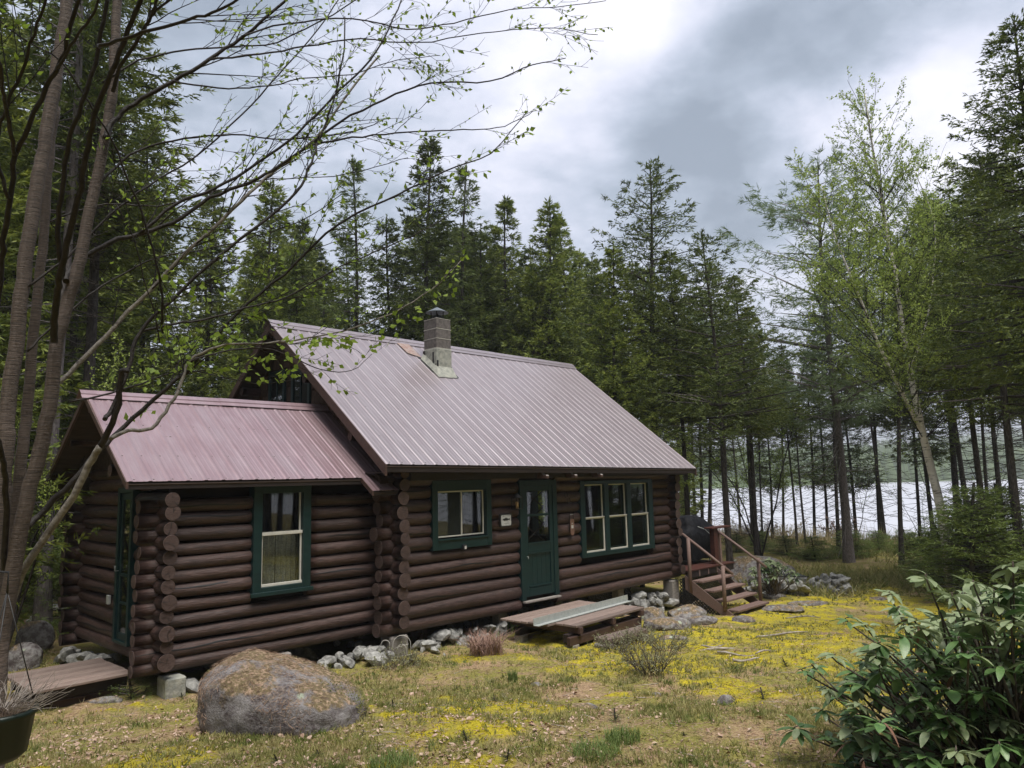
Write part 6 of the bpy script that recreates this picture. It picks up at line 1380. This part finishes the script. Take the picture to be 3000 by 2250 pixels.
# ---- low plants that can be told apart
def tuft(name, u, v_, n, h, w, m, lb, cat, spread=.12, lean=.35, group=None, flowers=0, seg=4, p=None):
    p = gpx(u, v_) if p is None else p; rs = RS(int(u)); e = empty(name, (p[0], p[1], p[2]-.01), lb, cat, group); Vs = []; Fs = []; k = 0
    for _ in range(n):
        a = rs.uniform(0, 6.28); r0 = spread*rs.rand()**.5; b0 = np.array([r0*math.cos(a), r0*math.sin(a), 0]); az_ = rs.uniform(0, 6.28); ln = h*rs.uniform(.6, 1.1); le = lean*rs.uniform(.2, 1.2); sd_ = np.array([-math.sin(az_), math.cos(az_), 0]); out_ = np.array([math.cos(az_), math.sin(az_), 0])
        for j in range(seg+1):
            t = j/seg; c = b0+np.array([0, 0, ln*(t-.18*le*t*t)])+out_*ln*le*t*t; ww = w/2*(1-t**2.5)*(.7+.3*min(1, t*4)); Vs += [c-sd_*ww, c+sd_*ww]
        for j in range(seg): Fs.append((k+2*j, k+2*j+1, k+2*j+3, k+2*j+2))
        k += 2*(seg+1)
    link('leaf_blades', raw('leaf_blades', np.array(Vs), np.array(Fs), m), e)['kind'] = 'stuff'
    for i in range(flowers):
        a = rs.uniform(0, 6.28); q = np.array([spread*1.1*math.cos(a), spread*1.1*math.sin(a)-.05, h*rs.uniform(.75, .95)]); b = MB()
        for k_ in range(6): t = k_*math.pi/3; b.add([q, q+[.035*math.cos(t-.3), -.012, .035*math.sin(t-.3)], q+[.05*math.cos(t), -.016, .05*math.sin(t)], q+[.035*math.cos(t+.3), -.012, .035*math.sin(t+.3)]], [(0, 1, 2, 3)])
        b.build('flower', 'petal', e); MB().tube([(q[0], q[1], 0), tuple(q)], .004, 4).build('stalk', 'greenblade', e)
    return e
tuft('daffodil_clump', 1420, 1312, 110, .38, .018, 'greenblade', 'tall green daffodil clump with white flowers by the right corner post', 'daffodils', .20, .3, flowers=6)
tuft('daffodil_clump', 1394, 1318, 60, .24, .016, 'greenblade', 'shorter green daffodil leaves left of the flowering clump', 'daffodils', .16, .35)
tuft('daffodil_clump', 1374, 1296, 18, .28, .018, 'greenblade', 'few upright leaves against the rubble at the end of the metal channel', 'daffodils', .06, .3)
tuft('iris_leaves', 1108, 1368, 12, .42, .028, 'fern', 'pair of long pale iris leaves at the left corner of the platform', 'iris', .10, .5)
tuft('iris_leaves', 1072, 1385, 10, .20, .02, 'fern', 'short iris leaves in front of the dead fern heap', 'iris', .07, .4)
tuft('bulb_leaves', 1005, 1388, 60, .13, .012, 'greenblade', 'bright green tuft of bulb leaves among the rubble', 'tuft', .09, .2)
tuft('dead_fern_heap', 1050, 1412, 420, .36, .010, 'deadbrown', 'heap of dead brown fern stalks by the main wall', 'dead ferns', .26, 1.5)
tuft('dry_stalks', 905, 1400, 12, .55, .006, 'deadbrown', 'few thin dry stalks rising beside the corner logs', 'stalks', .16, .15)
tuft('green_sprig', 1108, 1472, 160, .16, .006, 'fern', 'upright green sprig in the moss below the platform', 'sprig', .06, .3)
tuft('green_sprig', 1290, 1630, 420, .11, .006, 'fern', 'low feathery green plant at bottom centre', 'sprig', .20, .9)
tuft('green_sprig', 848, 1655, 380, .10, .006, 'fern', 'low feathery green plant at the bottom edge under the boulder', 'sprig', .18, .8)
tuft('green_sprig', 1345, 1600, 300, .12, .006, 'fern', 'feathery green plant just right of the bottom centre one', 'sprig', .14, .7)
def twiggy(name, u, v_, H, n, lb, cat, seed, leafm='shrubgrey', k=1.0, spread=.4, lw=.014, ll=.02, wood='stem', group=None):
    p = gpx(u, v_); rs = RS(seed); e = empty(name, (p[0], p[1], p[2]-.02), lb, cat, group); limbs = []
    for i in range(n):
        a = rs.uniform(0, 6.28); q = np.array([spread*.35*rs.rand()*math.cos(a), spread*.35*rs.rand()*math.sin(a), 0]); d = np.array([math.cos(a)*spread*1.6, math.sin(a)*spread*1.6, 1.0]); d /= np.linalg.norm(d); pts = [q]; ln = H*rs.uniform(.6, 1.15)
        for j in range(6): d = d+rs.normal(0, .16, 3); d /= np.linalg.norm(d); pts.append(pts[-1]+d*ln/6)
        limbs.append((np.array(pts), np.linspace(.005, .0018, 7)))
    b = MB()
    for q, r_ in limbs: b.tube(q, list(r_), 4)
    o = b.build('stems', wood, e); (TV, TF), (LV, LF) = grow(limbs, rs, ll, lw, .06, .14, 1.0, up=.5, leaf_k=1.6*k, rmin=.0012, follow=.8)
    link('twigs', raw('twigs', TV, TF, wood), e)['kind'] = 'stuff'
    if k > 0: link('leaves', raw('leaves', LV, LF, leafm), e)['kind'] = 'stuff'
twiggy('dead_shrub', 1405, 1452, .50, 46, 'bare twiggy brown shrub with grey green tips in the middle of the lawn', 'shrub', 3, k=.7, spread=.5)
twiggy('sage_shrub', 1330, 1408, .40, 30, 'grey green leafy shrub hiding the right end of the plank step', 'shrub', 4, k=2.2, spread=.55)
twiggy('sage_shrub', 1440, 1405, .42, 30, 'grey green leafy shrub right of the plank step', 'shrub', 5, k=2.0, spread=.6)
twiggy('sage_shrub', 1385, 1392, .36, 24, 'low grey green shrub between the two others by the plank step', 'shrub', 6, k=2.0, spread=.5)
twiggy('corner_weed', 868, 1440, .30, 26, 'pale green weed growing through the white wire hoops', 'weed', 7, k=2.2, spread=.5)
twiggy('corner_weed', 838, 1445, .22, 20, 'pale green weed left of the wire hoops', 'weed', 8, k=2.2, spread=.5)
twiggy('red_shrub', 1815, 1165, 1.2, 26, 'reddish leafless shrub around the stump by the lake', 'shrub', 9, leafm='deadbrown', k=.5, spread=.5, lw=.05, ll=.05)
for i, (u, v_) in enumerate([(1700, 1160), (1760, 1150), (1880, 1150), (1960, 1150), (2020, 1150), (2100, 1150), (2180, 1150), (1640, 1165), (1600, 1165), (1920, 1148), (2140, 1145), (2060, 1146), (1830, 1148)]):
    twiggy('bank_shrub', u, v_, 1.3, 16, 'brown leafless shrub on the lake bank, %s of the row from the left' % ORD[[2, 3, 5, 7, 8, 10, 12, 1, 0, 6, 11, 9, 4][i]], 'shrub', 20+i, leafm='deadbrown' if i % 2 else 'grass', k=.35, spread=.7, lw=.035, ll=.045, group='brown shrubs along the lake bank')
SEED = [(985, 1490), (1070, 1520), (500, 1560), (780, 1590), (850, 1530), (395, 1510), (690, 1640), (1010, 1600), (1170, 1560), (1230, 1470), (1330, 1560), (1480, 1590), (1650, 1510), (1700, 1440), (1530, 1480), (310, 1500), (600, 1650), (1095, 1640)]
rs = RS(17)
for i, (u, v_) in enumerate(SEED):
    p = gpx(u, v_); place_tree('seedling', p[0], p[1], rs.uniform(.05, .12), 'finger high spruce seedling in the moss, %s from the left' % ORD[sorted(range(len(SEED)), key=lambda q: SEED[q][0]).index(i)], 'spruce seedlings in the moss', name='spruce_seedling', cat='seedling', z=p[2]+.04, wide=1.2)
p = gpx(286, 1508); place_tree('seedling', p[0], p[1], .26, 'small spruce seedling at the foot of the wing corner', None, name='spruce_seedling', cat='seedling', z=p[2]+.04, wide=1.3)

# ---- rhododendrons: every large leaf a part
def leaf_mesh(seed, L_=.125, W=.044, m='rhodo', curl=.25):
    rs = RS(seed); n = 6; vs = []; fs = []
    for j in range(n+1):
        t = j/n; w = W/2*max(0.06, math.sin(math.pi*min(1, t*.93+.05))**.8); x = .012+L_*t; z = -curl*L_*t*t; dz = .22*w
        vs += [(x, -w, z+dz), (x, 0, z), (x, w, z+dz)]
    for j in range(n):
        for k in (0, 1): fs.append((j*3+k, j*3+k+1, (j+1)*3+k+1, (j+1)*3+k))
    return MB().add(vs, fs, smooth=True).mesh('leaf', m)
def rhododendron(name, base, tips, seed, lb, LS, maxparts=300, pale=.6, dead=.012, scale=1.0, stemr=.012, droop=.25):
    """stems reaching from the base to every tip, each tip wearing a whorl of leaves"""
    rs = RS(seed); e = empty(name, base, lb, 'shrub'); b = MB(); recs = []
    base = np.array(base, float)
    for tp in tips:
        tp = np.array(tp, float)-base; h = np.array([tp[0]*.25, tp[1]*.25, tp[2]*.15])+rs.normal(0, .05, 3)*scale; m1 = tp*.6+rs.normal(0, .06, 3)*scale+np.array([0, 0, -.06*scale]); pts = smooth_path([rs.normal(0, .04, 3)*[1, 1, 0], h, m1, tp-np.array([0, 0, .05*scale]), tp], 3)
        b.tube(pts, list(np.linspace(stemr, .0035*scale, len(pts))), 5)
        ax = pts[-1]-pts[-3]; ax = ax/np.linalg.norm(ax); ax = ax*.5+np.array([0, 0, .6])+(tp-h)*.25; ax /= np.linalg.norm(ax); nl = rs.randint(8, 14); ph = rs.uniform(0, 6.28); sc = rs.uniform(.75, 1.15)*scale
        o1 = np.cross(ax, [.3, .9, .1]); o1 /= np.linalg.norm(o1); o2 = np.cross(ax, o1); isdead = rs.rand() < dead; ispale = rs.rand() < pale*np.clip(tp[2]/1.0-.15, .0, 1.2)
        for i in range(nl):
            a = ph+i*2.4; el = rs.uniform(-.35, .45) if not isdead else -1.0; el -= droop*(i < nl*.5)
            d = (o1*math.cos(a)+o2*math.sin(a))*math.cos(el)+ax*math.sin(el); zax = ax-d*d.dot(ax); zax /= np.linalg.norm(zax); yax = np.cross(zax, d)
            p0 = tp-ax*rs.uniform(0, .035)*scale; kind = 2 if isdead or rs.rand() < .012 else (1 if ispale or rs.rand() < .12 else 0); recs.append((p0, d, yax, zax, sc*rs.uniform(.7, 1.15), kind))
    b.build('stems', 'stem', e)
    dist = [np.linalg.norm(base+r_[0]-CAM) for r_ in recs]; order = np.argsort(dist); near = set(order[:maxparts].tolist()); rest = [([], []) for _ in range(3)]
    cnt = [0, 0, 0]; RV = [[], [], []]; RF = [[], [], []]
    for i, (p0, d, y_, z_, sc, kind) in enumerate(recs):
        me = LS[kind][rs.randint(len(LS[kind]))]; M3 = Matrix((d, y_, z_)).transposed()
        if i in near:
            o = link('leaf', me, e, tuple(p0)); o.rotation_euler = M3.to_euler(); o.scale = (sc, sc*rs.uniform(.85, 1.15), sc)
        else:
            co = np.array([v.co[:] for v in me.vertices])*sc; co = co@np.array(M3).T+p0; RV[kind].append(co); RF[kind].append(np.array([tuple(f.vertices) for f in me.polygons])+cnt[kind]); cnt[kind] += len(co)
    Vv, Ff, Mi = [], [], []; o_ = 0
    for kk in range(3):
        if RV[kk]: V = np.vstack(RV[kk]); F = np.vstack(RF[kk])+o_; Vv.append(V); Ff.append(F); Mi.append(np.full(len(F), kk)); o_ += len(V)
    if Vv: link('leaves', raw('leaves', np.vstack(Vv), np.vstack(Ff), ['rhodo', 'rhodo_pale', 'rhodo_dead'], np.concatenate(Mi), smooth=True), e)['kind'] = 'stuff'
    return e
LS = [[leaf_mesh(i, L_=.115+.012*i, W=.050+.005*(i % 3), curl=.08+.09*i) for i in range(4)], [leaf_mesh(i+9, m='rhodo_pale', L_=.12, W=.052, curl=.15+.15*i) for i in range(3)], [leaf_mesh(i+20, m='rhodo_dead', L_=.11, W=.022, curl=.9+.3*i) for i in range(2)]]
rs = RS(61); tips = []
def cam_pt(u, v_, d): return CAM+(FW+RT*(u*3000/2212-1500)/F_PX-UP*(v_*3000/2212-1125)/F_PX)*d
BR = cam_pt(2200, 1650, 4.6); BR[2] = gz(BR[0], BR[1])
for _ in range(6000):
    if len(tips) >= 430: break
    a, el = rs.uniform(0, 6.28), rs.uniform(-.05, 1.0)**1; rr = rs.uniform(.25, 1.0)**.6
    p = BR+np.array([math.cos(a)*1.25*math.cos(el*1.3), math.sin(a)*1.35*math.cos(el*1.5), .12+1.22*math.sin(min(1, el)*1.5)])*rr
    p += rs.normal(0, .07, 3)
    if p[2] < gz(p[0], p[1])+.06: continue
    q = p-CAM
    if q@FW < 2.6: continue
    tips.append(p)
rhododendron('rhododendron_bush', tuple(BR), tips, 7, 'large leathery leaved rhododendron filling the lower right corner', LS)
q0 = gpx(1672, 1290); tips2 = []
for _ in range(46):
    a = rs.uniform(0, 6.28); r_ = rs.uniform(.1, .62); tips2.append((q0[0]+r_*math.cos(a), q0[1]+r_*math.sin(a), q0[2]+.30+.55*(1-(r_/.75)**2)+rs.uniform(-.12, .08)))
rhododendron('small_rhododendron', (q0[0], q0[1], q0[2]), tips2, 8, 'small pale rhododendron between the domed rock and the fire pit', [LS[1], LS[1], LS[2]], maxparts=0, pale=.9, scale=1.15)

# ---- what nobody could count: litter, moss, sprigs, dead leaves
def free(x, y):
    """true where the open ground shows"""
    inside = ((x > -6.2) & (x < 5.2) & (y > .15) & (y < 6.5)) | ((x > 5.1) & (x < 8.6) & (y > -.2) & (y < 2.7)) | ((x > -.5) & (x < 1.7) & (y > -1.5) & (y < .2))
    c = big.location; d = ((x-c.x)**2+(y-c.y)**2) < .55**2
    return ~(inside | d)
def scatter(n, r0, r1, seed, az0=4, az1=88, dens=None):
    rs = RS(seed); r = np.exp(rs.uniform(math.log(r0), math.log(r1), n)); a = np.radians(rs.uniform(az0, az1, n)); x = CAM[0]+np.sin(a)*r; y = CAM[1]+np.cos(a)*r
    k = free(x, y)
    if dens is not None: k &= rs.rand(n) < dens(x, y)
    x, y = x[k], y[k]; return np.stack([x, y, ground_h(x, y)+.002], -1), r[k]
def clump(x, y, f, seed, lo, hi): return sstep(lo, hi, fbm(np.stack([x*f, y*f, x*0], -1), seed, 3))
def stuff(name, V, F, m, lb, cat): return tag(link(name, raw(name, V, F, m)), lb, cat, kind='stuff')
# needle litter: thin straws lying flat
P, r = scatter(80000, 3.0, 22, 101, dens=lambda x, y: 1-.4*moss_mask(x, y)); rs = RS(1); n = len(P)
a = rs.uniform(0, 6.28, n); d = np.stack([np.cos(a), np.sin(a), rs.normal(0.05, .12, n)], -1); V, F = spikes(P+[0, 0, .004], d, rs.uniform(.03, .09, n), np.full(n, .0022)+.0006*r, rs); stuff('needle_litter', V, F, 'litter', 'brown needles and dry straws strewn over the ground', 'litter')
# dead leaves, thick at lower left
def leaf_d(x, y): return np.clip(np.exp(-((x+7.6)**2+(y+2.4)**2)/3.5)*2.2+np.exp(-((x+5.9)**2+(y+4.0)**2)/3.0)*1.4+.12, 0, 1)*(.2+.8*clump(x, y, 2.2, 31, .42, .56))*(1-.5*moss_mask(x, y))+1.0*np.exp(-((x+6.2)**2+(y+2.7)**2)/.5)
P, r = scatter(34000, 3.2, 16, 102, dens=leaf_d); n = len(P); rs = RS(2); a = rs.uniform(0, 6.28, n)
d = np.stack([np.cos(a), np.sin(a), rs.normal(.05, .25, n)], -1); d /= np.linalg.norm(d, axis=1)[:, None]; nn = np.stack([rs.normal(0, .45, n), rs.normal(0, .45, n), np.ones(n)], -1); s_ = np.cross(nn, d); s_ /= np.linalg.norm(s_, axis=1)[:, None]; up_ = np.cross(d, s_)
L_ = (.022+.045*rs.power(.6, n)*rs.uniform(.5, 1, n))[:, None]; W = L_*rs.uniform(.45, .75, n)[:, None]/2; c = rs.uniform(-.2, 1.1, n)[:, None]; P = P+[0, 0, .010]
V = np.stack([P, P+d*L_*.35+s_*W+up_*W*c, P+d*L_*.75+s_*W*.8+up_*W*c*1.2, P+d*L_+up_*W*.5, P+d*L_*.75-s_*W*.8+up_*W*c, P+d*L_*.35-s_*W+up_*W*c*.7], 1).reshape(-1, 3)
F = np.concatenate([np.arange(n)[:, None]*6+np.array(q) for q in ((0, 1, 2, 3), (0, 3, 4, 5))]); stuff('dead_leaves', V, F, 'deadleaf', 'pale pinkish dead leaves lying over the moss', 'dead leaves')
# moss tufts on the cushions
P, r = scatter(90000, 3.0, 16, 103, dens=lambda x, y: moss_mask(x, y)*.9); n = len(P); rs = RS(3)
d = np.stack([rs.normal(0, .5, n), rs.normal(0, .5, n), np.ones(n)], -1); d /= np.linalg.norm(d, axis=1)[:, None]; V, F = spikes(P-[0, 0, .004], d, rs.uniform(.010, .026, n), 0.006+.0016*r, rs); stuff('moss_tufts', V, F, 'mosstuft', 'yellow green moss cushions across the clearing', 'moss')
# olive green sprigs in drifts
def sprig_d(x, y): return clump(x, y, .9, 41, .41, .56)*(1-.7*moss_mask(x, y))*(.35+.65*clump(x, y, 4, 42, .4, .6))
P, r = scatter(125000, 3.0, 24, 104, dens=sprig_d); n = len(P); rs = RS(4); k = 5
Q = np.repeat(P, k, 0)+np.stack([rs.normal(0, .018, n*k), rs.normal(0, .018, n*k), np.zeros(n*k)], -1); d = np.stack([rs.normal(0, .5, n*k), rs.normal(0, .5, n*k), np.ones(n*k)], -1); d /= np.linalg.norm(d, axis=1)[:, None]
V, F = spikes(Q, d, rs.uniform(.02, .075, n*k), np.full(n*k, .004)+.0012*np.repeat(r, k), rs); stuff('ground_sprigs', V, F, 'sprig', 'low olive green sprigs growing in drifts over the clearing', 'ground cover')
# feathery upright green sprigs
P, r = scatter(5200, 3.2, 16, 105, dens=lambda x, y: clump(x, y, 1.1, 51, .46, .58)*(x < 3)); n = len(P); rs = RS(5); k = 14
hh = rs.uniform(.04, .14, n); t = np.tile(np.linspace(.1, 1, k), n); ph = np.tile(np.arange(k)*2.4, n)+np.repeat(rs.uniform(0, 6, n), k); Q = np.repeat(P, k, 0)+np.stack([np.zeros(n*k), np.zeros(n*k), t*np.repeat(hh, k)], -1)
d = np.stack([np.cos(ph), np.sin(ph), np.full(n*k, .5)], -1); d /= np.linalg.norm(d, axis=1)[:, None]; V, F = spikes(Q, d, np.repeat(hh, k)*.32*(1.15-t), np.full(n*k, .004), rs); stuff('green_moss_stems', V, F, 'needle_young', 'upright feathery green stems scattered through the moss', 'ground cover')
# dry grass
P, r = scatter(16000, 3.0, 30, 106, dens=lambda x, y: clump(x, y, .7, 61, .50, .60)*(1-.9*moss_mask(x, y))); n = len(P); rs = RS(6); d = np.stack([rs.normal(0, .45, n), rs.normal(0, .45, n), np.ones(n)], -1); d /= np.linalg.norm(d, axis=1)[:, None]
V, F = spikes(P, d, rs.uniform(.04, .12, n), .0025+.0007*r, rs); stuff('dry_grass', V, F, 'grass', 'short dry straw coloured grass between the moss cushions', 'grass')
# undergrowth beyond the clearing
P, r = scatter(26000, 17, 42, 107, az0=50, az1=88, dens=lambda x, y: (y < 3)*clump(x, y, .35, 71, .38, .56)*(x > 9)); n = len(P); rs = RS(7); k = 5
Q = np.repeat(P, k, 0)+rs.normal(0, .12, (n*k, 3))*[1, 1, .0]; d = np.stack([rs.normal(0, .7, n*k), rs.normal(0, .7, n*k), np.ones(n*k)], -1); d /= np.linalg.norm(d, axis=1)[:, None]; V, F = spikes(Q, d, rs.uniform(.10, .40, n*k), rs.uniform(.02, .05, n*k), rs)
stuff('undergrowth', V, F, 'sprig', 'brown green undergrowth on the far side of the clearing', 'undergrowth')
P, r = scatter(9000, 34, 46, 108, az0=55, az1=88, dens=lambda x, y: (x > 22)); n = len(P); d = np.stack([rs.normal(0, .25, n), rs.normal(0, .25, n), np.ones(n)], -1); d /= np.linalg.norm(d, axis=1)[:, None]
V, F = spikes(P, d, rs.uniform(.3, 1.0, n), rs.uniform(.012, .03, n), rs); stuff('bank_reeds', V, F, 'grass', 'pale dry reeds and grasses along the lake bank', 'reeds')
# twigs on the ground and straw on the boulder
P, r = scatter(900, 3.2, 18, 109); n = len(P); rs = RS(8); a = rs.uniform(0, 6.28, n); l = rs.uniform(.05, .28, n); d = np.stack([np.cos(a), np.sin(a), rs.normal(0, .06, n)], -1); V, F = cone_tubes(P+[0, 0, .006], P+[0, 0, .008]+d*l[:, None], rs.uniform(.002, .005, n), np.full(n, .0015)); stuff('fallen_twigs', V, F, 'twig', 'thin broken twigs scattered over the ground', 'twigs')
bv = np.array([v.co[:] for v in big.data.vertices]); bn = np.array([v.normal[:] for v in big.data.vertices]); rs = RS(9)
ok = np.where(bn[:, 2] > -.1)[0]; pick = rs.choice(ok, 7500); keep = fbm(bv[pick]*2.2, 5, 3)+.25*bn[pick, 2] > .62; pick = pick[keep]; n = len(pick)
t1 = rs.normal(size=(n, 3)); t1 -= bn[pick]*(t1*bn[pick]).sum(1)[:, None]; t1 /= np.linalg.norm(t1, axis=1)[:, None]; t1 = t1+bn[pick]*rs.uniform(-.02, .25, n)[:, None]
V, F = spikes(bv[pick]+bn[pick]*.004+rs.normal(0, .008, (n, 3)), t1, rs.uniform(.03, .09, n), np.full(n, .004), rs); o = raw('straw', V, F, 'litter'); link('needle_straw', o, big)['kind'] = 'stuff'
pick = rs.choice(ok, 9000); z_ = bv[pick, 2]; keep = (fbm(bv[pick]*2.0, 15, 3) > .54) & (z_ < .50); pick = pick[keep]; n = len(pick)
d = bn[pick]+rs.normal(0, .45, (n, 3)); d /= np.linalg.norm(d, axis=1)[:, None]; V, F = spikes(bv[pick]-bn[pick]*.003, d, rs.uniform(.015, .045, n), np.full(n, .006), rs); link('moss', raw('moss', V, F, 'sprig'), big)['kind'] = 'stuff'
# light haze over the lake
hz = MB(); hz.box((-1200, -1400, -8.5), (4600, 4600, 420)); h_ = hz.build('haze', [], None) if False else None
hm = bpy.data.materials.new('haze'); hm.use_nodes = True; t = hm.node_tree; t.nodes.clear(); out = N(t, 'ShaderNodeOutputMaterial'); pv = N(t, 'ShaderNodeVolumePrincipled'); pv.inputs['Density'].default_value = .0007; pv.inputs['Color'].default_value = (.86, .90, .95, 1); L(t, pv.outputs[0], out.inputs['Volume']); MT['haze'] = hm
o = MB().box((-1300, -4300, -8.5), (5000, 4800, 150)).build('haze', 'haze'); o['kind'] = 'stuff'; o['label'] = 'thin pale haze lying over the lake and far hills'; o['category'] = 'haze'
